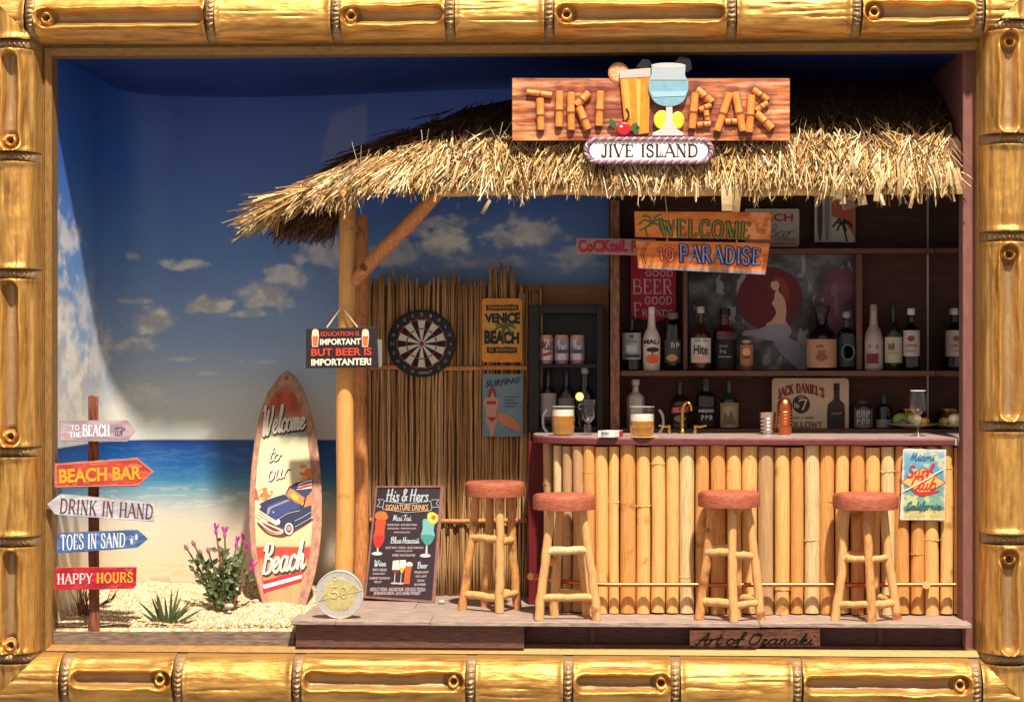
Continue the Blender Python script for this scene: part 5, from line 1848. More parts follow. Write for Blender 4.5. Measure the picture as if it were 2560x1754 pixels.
# --- dartboard
dp = Plane(.90)
dart = sign_thing('dartboard', 'round black dartboard with cream and black wedges on the reed wall', 1054, 943, dp, 'dartboard')
MB().slab(ell(1054, 858, 86, 84, 48), dp, 0, -.035).build('rim', BLACK, dart, bevel=.006)
cxd, cyd = 1054, 859
cream, blk, redd = paint('#D8CCB0', .7), paint('#1C1618', .7), paint('#8A2430', .7)


def wedge(r0, r1, k):
    a0, a1 = math.radians(k * 18 - 9), math.radians(k * 18 + 9)
    o = [(cxd + r1 * math.cos(a0 + (a1 - a0) * i / 3), cyd + r1 * math.sin(a0 + (a1 - a0) * i / 3)) for i in range(4)]
    i_ = [(cxd + r0 * math.cos(a0 + (a1 - a0) * i / 3), cyd + r0 * math.sin(a0 + (a1 - a0) * i / 3)) for i in range(4)]
    return o + i_[::-1]


for k in range(20):
    w = MB().slab(wedge(6, 62, k), dp, .004, .0004).build('wedge', cream if k % 2 else blk, dart)
for k in range(20):
    MB().slab(wedge(59, 63, k), dp, .0055, .0043).build('double_ring', redd if k % 2 == 0 else paint('#2E4A38', .7), dart)
    MB().slab(wedge(36, 39, k), dp, .0055, .0043).build('treble_ring', redd if k % 2 == 0 else paint('#2E4A38', .7), dart)
MB().slab(ell(cxd, cyd, 6), dp, .006, .0005).build('bullseye', redd, dart)
wires = [[(cxd + 6 * math.cos(a), cyd + 6 * math.sin(a)), (cxd + 63 * math.cos(a), cyd + 63 * math.sin(a))] for a in [math.radians(k * 18 + 9) for k in range(20)]]
MB().ribbon(wires, .8, dp, .0065).build('wire', STEEL, dart)
for k, nmb in enumerate([6, 10, 15, 2, 17, 3, 19, 7, 16, 8, 11, 14, 9, 12, 5, 20, 1, 18, 4, 13]):
    a = math.radians(k * 18)
    x, y = cxd + 73 * math.cos(a), cyd + 73 * math.sin(a)
    wd = 4 if nmb < 10 else 7
    sans(dart, str(nmb), (x - wd / 2, y - 4, x + wd / 2, y + 4), dp, paint('#A8A09C'), .002, .0, name='number')
faded_print(dart, (1036, 789, 1076, 796), dp, redd, .0025)
faded_print(dart, (1034, 928, 1074, 935), dp, paint('#A8A09C'), .0025)
MB().tube([P(1082, 836, .86), P(1080, 838, .90)], [.006, .002], 6).build('dart_flight', redd, dart)

# ================================================================== things on the beach
# --- direction signpost
sgn = thing('direction_signpost', 'brown wooden signpost with five painted direction boards standing in the sand', 'signpost', P(234, 1573, .06))
MB().slab(rough_poly([(221, 989), (228, 986), (246, 990), (247, 1120), (248, 1400), (250, 1580), (224, 1580), (221, 1400), (220, 1150)], .8, 30), Plane(.02), 0, -.04).build('post', POSTWOOD, sgn, bevel=.006)


def arrow(poly, plane, facecol, edgecol, wear, seed):
    m = MB().slab(rough_poly(poly, .6, 16), plane, 0, -.024).build('arrow_board', paint(edgecol), sgn, bevel=.002)
    xs = [p[0] for p in poly]
    ys = [p[1] for p in poly]
    x0, x1 = min(xs), max(xs)

    def span(x):
        hits = []
        n = len(poly)
        for i in range(n):
            (ax, ay), (bx, by) = poly[i], poly[(i + 1) % n]
            if (ax - x) * (bx - x) <= 0 and ax != bx:
                hits.append(ay + (by - ay) * (x - ax) / (bx - ax))
        return min(hits), max(hits)
    nx, ny = 90, 18
    pts = np.zeros((ny, nx, 3))
    PXX = np.zeros((ny, nx))
    PYY = np.zeros((ny, nx))
    for i in range(nx):
        x = x0 + 1.2 + (x1 - x0 - 2.4) * i / (nx - 1)
        a, b = span(x)
        for j in range(ny):
            y = a + .8 + max(0, b - a - 1.6) * j / (ny - 1)
            pts[j, i] = plane(x, y, .0012)
            PXX[j, i], PYY[j, i] = x, y
    n1 = fbm(PXX / 40, PYY / 8, 4, seed)
    c = mixc(np.array(srgb(facecol)) * .72, np.array(srgb(facecol)) * 1.12, smooth(.3, .7, n1))
    wr = smooth(.60, .68, fbm(PXX / 24, PYY / 5, 4, seed + 1))
    c = mixc(c, np.array(srgb(wear)), wr * .75)
    grid_object('board_paint', pts, np.clip(c, 0, 1), PRINT, m, flip=True, smooth_=False)
    return m


SY = -.045
a1 = Plane(SY, 234, 1075, .0001, 0)
m = arrow([(149, 1050), (318, 1050), (338, 1078), (318, 1104), (149, 1102)], a1, '#A896A4', '#8A7078', '#B78A7A', 101)
strokes(m, 'serif', 'TO', (177, 1063, 198, 1074), a1, paint('#EDE6EA'), 2.6, .003, serif=.12)
strokes(m, 'serif', 'THE', (174, 1080, 203, 1093), a1, paint('#EDE6EA'), 2.6, .003, serif=.12)
strokes(m, 'serif', 'BEACH', (207, 1062, 273, 1090), a1, paint('#EDE6EA'), 4.4, .003, serif=.12)
MB().ribbon([[(288, 1086), (288, 1070), (298, 1068), (312, 1070), (312, 1074), (303, 1075), (306, 1080), (303, 1087), (288, 1087)], [(293, 1070), (294, 1086)], [(299, 1076), (304, 1078)], [(299, 1081), (304, 1082)]], 1.5, a1, .003).build('pointing_hand', paint('#4A3A44'), m)
a2 = Plane(SY - .01, 234, 1180, -.00008, 0)
m = arrow([(136, 1158), (345, 1144), (385, 1179), (345, 1215), (136, 1219)], a2, '#C0483A', '#C98A78', '#D87A5E', 103)
sans(m, 'BEACH BAR', [(147, 1172), (354, 1163), (354, 1197), (148, 1208)], a2, paint('#E0A02C'), .003, .035)
MB().ribbon([[(140, 1161), (344, 1147.5), (381, 1179), (344, 1211.5), (140, 1216), (140, 1161)]], 1.6, a2, .0024).build('border_line', paint('#D99A86'), m)
a3 = Plane(SY - .015, 234, 1270, .00006, 0)
m = arrow([(117, 1259), (151, 1233), (389, 1255), (385, 1304), (138, 1286)], a3, '#C9C5CA', '#7A6268', '#B88E8A', 105)
strokes(m, 'serif', 'DRINK IN HAND', [(152, 1246), (383, 1261), (381, 1296), (149, 1281)], a3, paint('#54424E'), 4.0, .003, serif=.11)
a4 = Plane(SY, 234, 1350, -.00006, 0)
m = arrow([(144, 1331), (344, 1323), (370, 1346), (343, 1369), (141, 1383)], a4, '#4A6AA0', '#6A4A4A', '#7E92B8', 107)
strokes(m, 'serif', 'TOES IN SAND', [(152, 1336), (313, 1332), (312, 1366), (152, 1374)], a4, paint('#DDE2EA'), 3.8, .003, serif=.11)
MB().slab(ell(329, 1352, 3.6, 9), a4, .003, .0004).build('footprint', paint('#C9CEDA'), m)
MB().slab(ell(341, 1342, 3.6, 8), a4, .003, .0004).build('footprint', paint('#C9CEDA'), m)
for i in range(4):
    MB().slab(ell(325 + i * 3, 1339 + i * .6, 1.2, 1.4, 8), a4, .003, .0004).build('toe_print', paint('#C9CEDA'), m)
a5 = Plane(SY - .005, 234, 1445, .0001, 0)
m = arrow([(138, 1417), (342, 1416), (341, 1462), (334, 1471), (135, 1474)], a5, '#B8242E', '#B86A62', '#D0484A', 109)
strokes(m, 'serif', 'HAPPY', [(144, 1434), (231, 1433), (230, 1457), (144, 1459)], a5, paint('#D9CBC8'), 4.0, .003, serif=.12)
strokes(m, 'serif', 'HOURS', [(242, 1432), (332, 1430), (331, 1454), (242, 1456)], a5, paint('#E8A63A'), 4.6, .003, serif=.12)
MB().ribbon([ell(322, 1420, 9, 7, 16, 0, 180), ell(322, 1420, 5, 4, 12, 0, 180)], 1.2, a5, .003).build('ring_stain', paint('#D98A86'), m)

# --- dry twig bush behind the signpost
tw = thing('dry_twig_bush', 'small dry brown twig bush behind the signpost', 'bush', P(205, 1545, .3))
twm = material('dry_twig', '#8A5E46', .75, 0, .3, (20, 20, 20), .2)
for i in range(34):
    a = P(random.uniform(196, 226), 1548, .30 + random.uniform(-.03, .03))
    side_ = random.uniform(-1, 1)
    b = a + Vector((side_ * .05 + random.gauss(0, .01), random.gauss(0, .02), random.uniform(.10, .22)))
    MB().tube([a, a.lerp(b, .5) + Vector((-side_ * .008, 0, .01)), b], [.0032, .0026, .0012], 5).build('twig', twm, tw)
for i in range(7):
    a = P(252, 1510, .28)
    b = P(random.uniform(270, 298), random.uniform(1468, 1490), .26 + random.gauss(0, .02))
    MB().tube([a, a.lerp(b, .5) + Vector((.01, 0, -.012)), b], [.004, .003, .0012], 5).build('twig', twm, tw)

# --- spiky green agave
ag = thing('agave_plant', 'spiky dark green agave tuft at the front edge of the sand', 'plant', P(415, 1576, .08))
agm = material('agave_leaf', '#5C6A3E', .5, 0, .3, (12, 12, 4), .1, .4, dark='#2E3820')
for i in range(30):
    ang = math.pi * (i + random.uniform(-.3, .3)) / 29
    L = random.uniform(.13, .22) * (.75 + .35 * math.sin(ang))
    yaw = random.uniform(-.8, .8)
    o = P(415, 1574, .10) + Vector((random.uniform(-.02, .02), random.uniform(-.015, .03), 0))
    d = Vector((math.cos(ang), yaw * .5, math.sin(ang) * .95 + .12)).normalized()
    s = Vector((0, 1, 0)).cross(d).normalized()
    vs, fs = [], []
    n = 5
    for k in range(n + 1):
        t = k / n
        w = .010 * (1 - t) ** .6 * (.7 + .5 * math.sin(t * 2.6)) + .0004
        c = o + d * L * t + Vector((0, 0, -.02 * t * t * abs(math.cos(ang))))
        vs += [c - s * w, c + Vector((0, -.35 * w, 0)) * -1.2, c + s * w]
    for k in range(n):
        q = k * 3
        fs += [(q, q + 1, q + 4, q + 3), (q + 1, q + 2, q + 5, q + 4), (q, q + 3, q + 5, q + 2)]
    MB().add(vs, fs).build('leaf', agm, ag, smooth=True)

# --- flowering shrub
fs_ = thing('flowering_shrub', 'green shrub with pink tubular flowers beside the surfboard', 'shrub', P(560, 1510, .42))
stm = material('green_stem', '#5E6238', .6, 0, .25, (16, 16, 6), .1)
stm_r = material('red_stem', '#9A4448', .6, 0, .25, (16, 16, 6), .1)
lfm = material('shrub_leaf', '#6F8056', .6, 0, .35, (14, 14, 14), .1, dark='#3E4C30')
pkm = material('pink_petal', '#BC4498', .55, 0, .25, (14, 14, 14), .05, dark='#862A74')
bdm = material('dusky_bud', '#A8606A', .6, 0, .3, (14, 14, 14), .05)


def leaf_blade(mb, base, d, L, w):
    d = d.normalized()
    s = d.cross(Vector((random.uniform(-.4, .4), -1, random.uniform(-.3, .6)))).normalized()
    up = s.cross(d) * w * .3
    c = [base, base + d * L * .45 + s * w + up, base + d * L + up * .3, base + d * L * .45 - s * w + up, base + d * L * .5]
    mb.add(c, [(0, 1, 4), (1, 2, 4), (2, 3, 4), (3, 0, 4)])


stems = [((540, 1508), (468, 1372), 'bud'), ((546, 1508), (486, 1362), 'bud'), ((552, 1510), (503, 1385), 'bud'), ((556, 1510), (522, 1380), 'bud'), ((562, 1510), (541, 1334), 'pink'), ((566, 1512), (562, 1342), 'flower'),
         ((570, 1510), (590, 1366), 'pink'), ((574, 1510), (606, 1358), 'flower'), ((578, 1510), (614, 1382), 'flower'), ((582, 1508), (626, 1424), 'pink'), ((560, 1512), (572, 1400), 'none'), ((556, 1512), (548, 1410), 'none'),
         ((572, 1512), (590, 1402), 'none'), ((548, 1510), (512, 1430), 'none'), ((544, 1508), (480, 1420), 'none'), ((566, 1512), (596, 1400), 'flower'), ((562, 1512), (556, 1372), 'none')]
for (bx, by), (tx, ty), kind in stems:
    Y0 = .42 + random.uniform(-.03, .03)
    a, b = P(bx, by + 6, Y0), P(tx, ty, Y0 + random.uniform(-.08, .08))
    mid_ = a.lerp(b, .5) + Vector(((a.x - b.x) * .12, 0, -.01))
    pts_ = catmull([tuple(a), tuple(mid_), tuple(b)], 4)
    st = MB().tube(pts_, [.0085 - .0045 * i / (len(pts_) - 1) for i in range(len(pts_))], 6).build('stem', stm_r if kind == 'pink' else stm, fs_, smooth=True)
    mb = MB()
    for q in range(20):
        t = random.uniform(.08, .9)
        base = Vector(pts_[int(t * (len(pts_) - 1))])
        leaf_blade(mb, base, Vector((random.uniform(-1, 1), random.uniform(-1, .5), random.uniform(-.1, .9))), random.uniform(.028, .06), random.uniform(.010, .018))
    mb.build('leaves', lfm, st)
    d = (Vector(pts_[-1]) - Vector(pts_[-3])).normalized()
    if kind == 'bud':
        MB().tube([b - d * .006, b + d * .006, b + d * .018, b + d * .030], [.006, .011, .010, .002], 7).build('bud', bdm, st, smooth=True)
    elif kind in ('pink', 'flower'):
        MB().tube([b - d * .004, b + d * .010, b + d * .024], [.006, .010, .007], 7).build('flower_base', bdm if kind == 'flower' else pkm, st, smooth=True)
        for q in range(5 if kind == 'flower' else 3):
            e = d + Vector((random.uniform(-.7, .7), random.uniform(-.6, .4), random.uniform(-.1, .4)))
            c = b + d * .020
            MB().tube([c, c + e.normalized() * .020, c + e.normalized() * .040], [.004, .006, .0025], 5).build('petal', pkm, st, smooth=True)

# --- pebbles and shells
pebm = material('grey_pebble', '#B4B2A6', .6, 0, .2, (10, 10, 10), .1)
for i, (px, py, Y, r, lab) in enumerate(((573, 1514, .34, .020, 'smooth grey pebble at the foot of the shrub'), (640, 1502, .52, .018, 'rounded taupe stone between the shrub and the surfboard'), (1104, 1504, .60, .016, 'pale green-grey pebble on the deck right of the drinks board'), (671, 1512, .40, .010, 'tiny white shell in front of the surfboard'))):
    bm = bmesh.new()
    bmesh.ops.create_icosphere(bm, subdivisions=2, radius=1)
    for v in bm.verts:
        v.co *= 1 + random.uniform(-.08, .08)
        v.co = Vector((v.co.x * r * 1.35, v.co.y * r, v.co.z * r * .72))
    me = bpy.data.meshes.new('pebble')
    bm.to_mesh(me)
    bm.free()
    me.polygons.foreach_set('use_smooth', [True] * len(me.polygons))
    me.materials.append(pebm if i != 3 else paint('#E8E0D0'))
    o = bpy.data.objects.new('pebble' if i != 3 else 'shell', me)
    COL.objects.link(o)
    o.location = P(px, py, Y)
    if i == 2:
        o.location.z = DZ + r * .66
    tag(o, lab, 'pebble' if i != 3 else 'shell')

# ================================================================== surfboard
sb_plane = Plane(.46, 710, 1515, 0, .00085)
sb = thing('surfboard', 'brown wooden surfboard sign painted with a vintage car, leaning upright in the sand', 'surfboard', sb_plane(712, 1515))


def sb_edges(y):
    """left and right outline at height y"""
    ys = [926, 945, 985, 1040, 1100, 1170, 1240, 1310, 1380, 1440, 1490, 1518]
    ls = [714, 694, 667, 648, 636, 628, 623, 622.5, 627, 637, 650, 660]
    rs = [720, 744, 764, 781, 793, 801, 805, 805, 799, 787, 772, 763]
    return float(np.interp(y, ys, ls)), float(np.interp(y, ys, rs))


yy = [926 + (1518 - 926) * i / 40 for i in range(41)]
outline = [(sb_edges(y)[0], y) for y in yy] + [(sb_edges(y)[1], y) for y in reversed(yy)]
sbm = material('surfboard_wood', '#B4866C', .55, 0, .3, (10, 10, 2), .15, .35, dark='#8A604C')
MB().slab(outline, sb_plane, 0, -.032).build('wooden_board', sbm, sb, bevel=.012)


def sb_rows(t):
    y = 968 + t * (1516 - 968)
    l, r = sb_edges(y)
    ins = 15 + 10 * max(0, (1000 - y) / 40)
    return l + ins + (0 if y < 1400 else (y - 1400) * .012), r - ins - 9, y


def sb_fn(px, py):
    w = py + 4 * (fbm(px / 14, py / 10, 3, 201) - .5)
    c = ramp(w, [(968, '#B0604A'), (1010, '#B4604A'), (1040, '#B07A62'), (1064, '#C9A98A'), (1072, '#8C8C80'), (1088, '#7E8276'), (1096, '#C9C79C'), (1130, '#CFCB9C'), (1165, '#DCCFA0'), (1230, '#E6CB9A'), (1300, '#E8C294'), (1364, '#E2AE7E')])
    # red painted planks at both ends
    strip = np.where(((px + 6) // 17) % 2 == 0, 1.0, .8) * (.8 + .4 * fbm(px / 5, py / 60, 3, 203))
    top = smooth(1046, 1020, w) * smooth(972, 980, w - 7 * fbm(px / 12, py / 30, 2, 208))
    c = mixc(c, np.array(srgb('#B5482E')) * 1.0, top * .9)
    c = c * (1 - top[..., None] * (1 - strip[..., None]))
    lo = smooth(1364, 1367, py)
    c = mixc(c, np.array(srgb('#B53A26')), lo)
    lo2 = smooth(1388, 1402, w)
    pl = np.array(srgb('#D98A5C'))
    c = mixc(c, pl, lo2 * smooth(.35, .55, fbm(px / 9, py / 90, 3, 205)) * .95)
    c = mixc(c, np.array(srgb('#8E6A70')), lo2 * np.exp(-((px - 706) / 6) ** 2) * .6)
    low = smooth(1452, 1462, w + (px - 700) * .22)
    c = mixc(c, pl * (.7 + .6 * fbm(px / 6, py / 90, 3, 206))[..., None], low)
    # rocks and far beach figures
    rocks = smooth(.56, .62, fbm(px / 18, py / 12, 3, 207)) * (smooth(1150, 1170, py) * smooth(1206, 1190, py) * smooth(735, 752, px) + smooth(1214, 1226, py) * smooth(1256, 1246, py) * smooth(690, 670, px))
    c = mixc(c, np.array(srgb('#D8763C')), np.clip(rocks * 1.2, 0, 1))
    return np.clip(c, 0, 1)


print_grid('painted_face', sb, sb_plane, sb_rows, sb_fn, PRINT, .0015, 70, 190)


def sp(poly, col, layer, nm='car_painting'):
    poly = [(600 + x / 7.236, 1180 + y / 7.236) for x, y in poly]
    MB().slab(poly, sb_plane, layer, layer - .0011).build(nm, paint(col), sb)


navy, navy2 = '#1E2648', '#2E3C70'
sp(catmull([(265, 280), (300, 300), (330, 420), (350, 500), (265, 500)], 3), '#A85A3A', .0027, 'rock_painting')
sp([(340, 450), (370, 380), (410, 370), (405, 290), (440, 275), (500, 280), (480, 330), (520, 390), (560, 410), (550, 460)], '#D8703A', .0027, 'sandcastle_painting')
sp([(545, 330), (590, 320), (600, 370), (560, 380)], '#D8763C', .0027, 'sandcastle_painting')
sp([(1070, 0), (1300, 0), (1300, 110), (1180, 80), (1090, 50)], '#DE7A3E', .0027, 'rock_painting')
# shadow stripe under the car, body, bonnet, roof, glass, bumper, wheel
sp(catmull([(310, 900), (420, 1060), (540, 1140), (700, 1178), (860, 1150), (1280, 900), (1280, 830), (900, 900), (600, 900)], 3, True), '#6A2A1C', .0028)
sp([(350, 570), (480, 500), (650, 440), (800, 395), (900, 480), (1130, 600), (1290, 600), (1290, 880), (980, 1030), (760, 990), (650, 920), (520, 790), (360, 680)], navy, .0040)
sp(catmull([(500, 620), (640, 540), (880, 490), (1100, 610), (880, 720), (720, 800), (620, 860), (540, 760)], 3, True), navy2, .0052)
sp([(480, 760), (500, 640), (860, 490), (905, 510), (560, 650), (520, 760)], '#8C8490', .0062)
sp([(880, 260), (1010, 190), (1300, 110), (1300, 330), (1180, 450)], '#2A2C52', .0052)
for k in range(3):
    sp([(1040 - k * 15, 225 + k * 45), (1150, 165 + k * 45), (1300, 125 + k * 62), (1300, 160 + k * 62), (1100, 225 + k * 42)], '#E4D8D0' if k != 1 else '#E0D2CA', .0062 + k * .0004)
sp([(1030, 245), (1160, 190), (1300, 160), (1300, 188), (1100, 250)], '#A82A2A', .0074)
sp([(1040, 290), (1180, 235), (1300, 225), (1300, 248), (1080, 305)], '#A82A2A', .0074)
sp([(820, 390), (880, 280), (960, 310), (1170, 460), (1120, 590), (1000, 540)], '#C07A3A', .0064)
sp([(900, 400), (980, 370), (1060, 440), (1050, 520), (960, 480)], '#E0A848', .0075)
sp([(1150, 640), (1190, 470), (1300, 400), (1300, 590)], '#C9784E', .0064)
sp([(820, 390), (880, 270), (900, 280), (840, 395)], '#1A1A30', .0080)
sp([(1130, 610), (1180, 450), (1205, 450), (1160, 620)], '#1A1A30', .0080)
for (x0, y0), (x1, y1) in (((300, 740), (660, 950)), ((330, 700), (650, 900)), ((350, 880), (770, 1060)), ((280, 790), (480, 930))):
    sp([(x0, y0), (x0 + 20, y0 - 16), (x1 + 20, y1 - 16), (x1, y1 + 14)], '#D8C4B4', .0062)
sp(catmull([(330, 900), (370, 890), (500, 1000), (640, 1070), (780, 1060), (760, 1110), (640, 1130), (500, 1080)], 3, True), '#D2B49E', .0072)
sp(catmull([(360, 935), (500, 1040), (640, 1098), (740, 1095), (640, 1115), (500, 1065)], 3, True), '#7A3A28', .0082)
for cx, cy, rx, ry, cc, l in ((885, 1020, 88, 120, '#16141E', .0072), (885, 1020, 78, 108, '#E8DED2', .0082), (885, 1015, 52, 74, '#1E1A22', .0092), (885, 1012, 36, 48, '#B08A7A', .0102), (690, 895, 36, 52, '#E0D2C4', .0074), (355, 620, 22, 34, '#D2C4B8', .0074), (603, 718, 12, 13, '#D8DCE4', .0074)):
    sp(ell(cx, cy, rx, ry), cc, l)
MB().ribbon([[(600 + x / 7.236, 1180 + y / 7.236) for x, y in ln] for ln in ([(700, 840), (860, 740), (1080, 690)], [(990, 880), (1150, 800), (1280, 720)], [(1000, 985), (1150, 900), (1285, 820)])], 1.4, sb_plane, .0062).build('chrome_line', paint('#B9B0AC'), sb)
cw, ck_ = paint('#D6CCBA'), paint('#2E2622')
strokes(sb, 'script', 'Welcome', [(656, 1016), (766, 1016), (764, 1072), (655, 1088)], sb_plane, ck_, 7.2, .0030, (1.5, 2))
strokes(sb, 'script', 'Welcome', [(656, 1014), (766, 1014), (764, 1070), (655, 1086)], sb_plane, cw, 5.0, .0050)
for s, q in (('to', [(672, 1112), (704, 1118), (702, 1148), (670, 1154)]), ('our', [(668, 1148), (726, 1148), (724, 1190), (668, 1202)])):
    strokes(sb, 'script', s, q, sb_plane, ck_, 4.6, .0030, (1.5, 2))
    strokes(sb, 'script', s, q, sb_plane, cw, 3.0, .0050)
strokes(sb, 'script', 'Beach', [(656, 1362), (766, 1348), (764, 1420), (655, 1436)], sb_plane, ck_, 9, .0030, (2, 2.5))
strokes(sb, 'script', 'Beach', [(656, 1360), (766, 1346), (764, 1418), (655, 1434)], sb_plane, cw, 6.6, .0050)
for k, (cc, h0, h1) in enumerate((('#A81E24', 0, 10), ('#EDE2D8', 10, 20), ('#A81E24', 20, 31))):
    MB().slab([(657, 1451 + h0), (757, 1426 + h0 * .9), (754, 1426 + h1 * .9), (660, 1451 + h1)], sb_plane, .0030, .0016).build('painted_stripe', paint(cc), sb)
MB().slab(ell(716, 944, 2, 3), sb_plane, .001, .0002).build('nail_hole', paint('#2A1A14'), sb)

# ================================================================== drinks chalkboard
cb_plane = Plane(.68, 1000, 1500, -.0003, .0007)
cb = thing('drinks_board', 'dark His & Hers drinks menu board in a wooden frame leaning on the reed wall'.replace('His & Hers ', ''), 'menu board', cb_plane(1000, 1503))
Q = [(939, 1214), (1110, 1213), (1088, 1507), (909, 1494)]
MB().slab(Q, cb_plane, 0, -.03).build('board', paint('#5A3A38'), cb, bevel=.003)


def inner(u, v):
    return quad_at(Q, u, v)


MB().slab([inner(.035, .975), inner(.945, .975), inner(.945, .03), inner(.035, .03)], cb_plane, .002, .0004).build('black_face', paint('#2C2026', .5, .15), cb)
for a, b in (((0, 1), (1, 1)), ((1, 1), (1, 0)), ((1, 0), (0, 0)), ((0, 0), (0, 1))):
    (x0, y0), (x1, y1) = inner(*a), inner(*b)
    w = 9 if a == (1, 1) else 5
    dx, dy = x1 - x0, y1 - y0
    L = math.hypot(dx, dy)
    nx_, ny_ = -dy / L * w, dx / L * w
    MB().slab([(x0, y0), (x1, y1), (x1 + nx_, y1 + ny_), (x0 + nx_, y0 + ny_)], cb_plane, .009, .0006).build('frame_strip', material('strip_wood', '#8A5E54', .6, 0, .3, (8, 8, 8), .2), cb, bevel=.002)


def cbq(x0, y0, x1, y1):
    """rectangle in the zoomed board's own layout (995 x 1592 px view of 200 x 320 px)"""
    f = 4.975
    return [(920 + x0 / f, 1200 + y0 / f), (920 + x1 / f, 1200 + y0 / f), (920 + x1 / f - (y1 - y0) / f * .06, 1200 + y1 / f), (920 + x0 / f - (y1 - y0) / f * .06, 1200 + y1 / f)]


chalk = paint('#A9B4BC')
strokes(cb, 'script', 'His & Hers', cbq(235, 105, 770, 260), cb_plane, chalk, 3.4, .004, slant=.08)
sans(cb, 'SIGNATURE DRINKS', cbq(222, 300, 750, 375), cb_plane, paint('#D9A46A'), .004, .01)
f_ = 4.975
MB().ribbon([[(920 + x / f_, 1200 + y / f_) for x, y in ln] for ln in ([(200, 255), (480, 295), (780, 255), (795, 350), (780, 375), (480, 400), (180, 355), (200, 255)], [(195, 240), (125, 235), (150, 275), (110, 325), (180, 330)], [(790, 240), (880, 240), (850, 285), (885, 335), (800, 330)])], 1.3, cb_plane, .0035).build('ribbon_drawing', chalk, cb)
strokes(cb, 'script', 'Mai Tai', cbq(315, 430, 545, 500), cb_plane, chalk, 2.0, .004, slant=.05)
strokes(cb, 'script', 'Blue Hawaii', cbq(285, 705, 645, 780), cb_plane, chalk, 2.2, .004, slant=.05)
strokes(cb, 'script', 'Wine', cbq(82, 990, 232, 1065), cb_plane, chalk, 2.2, .004, slant=.05)
strokes(cb, 'script', 'Beer', cbq(618, 1015, 748, 1090), cb_plane, chalk, 2.2, .004, slant=.05)
pinkt = paint('#B0989C')
for s, q in (('SPICED RUM - COCONUT RUM', (240, 540, 605, 565)), ('GRENADINE - PINEAPPLE JUICE', (240, 588, 600, 612)), ('ORANGE JUICE', (318, 635, 522, 660)),
             ('LIGHT RUM - VODKA - BLUE CURACAO', (218, 822, 690, 850)), ('PINEAPPLE JUICE', (345, 868, 552, 892)), ('SWEET AND SOUR MIX', (302, 915, 592, 945)),
             ('PINOT GRIGIO', (60, 1095, 235, 1128)), ('CHARDONNAY', (60, 1148, 215, 1172)), ('CABERNET SAUVIGNON', (18, 1200, 272, 1230)), ('MERLOT', (78, 1248, 172, 1275)),
             ('MILLER LIGHT', (580, 1125, 755, 1155)), ('BUD LIGHT', (595, 1178, 732, 1205)), ('CORONA', (610, 1230, 705, 1258)), ('BUDWEISER', (578, 1280, 722, 1308)),
             ('ABSOLUT VODKA - BACARDI RUM - DON JULIO TEQUILA', (25, 1330, 718, 1392)), ('JIM BEAM BOURBON - JACK DANIELS WHISKEY', (70, 1382, 655, 1435))):
    sans(cb, s, cbq(*q), cb_plane, pinkt, .004, .03)


def cbp(poly, col, layer=.0045, nm='drink_drawing'):
    MB().slab([(920 + x / f_, 1200 + y / f_) for x, y in poly], cb_plane, layer, layer - .001).build(nm, paint(col), cb)


cbp(catmull([(105, 480), (220, 485), (205, 620), (200, 740), (150, 830), (90, 825), (68, 720), (90, 600)], 3, True), '#C8452A')
cbp(catmull([(90, 700), (195, 700), (160, 820), (95, 818)], 3, True), '#D0242C', .0058)
cbp(catmull([(88, 430), (130, 388), (210, 390), (245, 440), (230, 485), (110, 485)], 3, True), '#C8662E', .0058)
cbp([(112, 825), (128, 825), (130, 890), (110, 890)], '#C9C0C0')
cbp(ell(112, 910, 66, 22), '#CFC6C6', .0058)
cbp(catmull([(690, 480), (820, 520), (815, 620), (830, 690), (790, 770), (735, 805), (690, 770), (655, 700), (680, 600)], 3, True), '#6FA8A4')
cbp(catmull([(660, 680), (828, 690), (740, 800), (690, 770)], 3, True), '#3E8C86', .0058)
cbp(catmull([(750, 405), (820, 400), (885, 460), (840, 535), (780, 535), (740, 480)], 3, True), '#E8C04A', .0058)
cbp(ell(815, 460, 28, 26), '#DE5A2A', .007)
cbp([(722, 800), (738, 800), (742, 915), (712, 915)], '#B9B4B8')
cbp(ell(712, 935, 68, 24), '#CDB4BC', .0058)
cbp([(310, 1000), (390, 990), (395, 1110), (300, 1110)], '#D9D6C4')
cbp([(300, 1110), (395, 1110), (360, 1160), (320, 1160)], '#7A2A1E')
cbp([(400, 990), (472, 990), (465, 1085), (398, 1085)], '#DAD8C8', .0058)
cbp([(398, 1085), (465, 1085), (430, 1150), (405, 1140)], '#E0A83A', .0058)
cbp([(330, 1160), (340, 1160), (335, 1270), (322, 1270)], '#B4A8AC')
cbp([(412, 1150), (420, 1150), (410, 1270), (398, 1270)], '#B4A8AC')
cbp(ell(330, 1278, 50, 12), '#B4A8AC')
cbp(ell(405, 1282, 45, 12), '#B4A8AC', .0052)
cbp([(470, 1060), (545, 1060), (525, 1180), (515, 1290), (445, 1285), (455, 1180)], '#D8561E', .0064)
cbp(catmull([(475, 1062), (478, 1025), (520, 1012), (552, 1030), (548, 1066)], 3, True), '#E0C4B4', .0075)

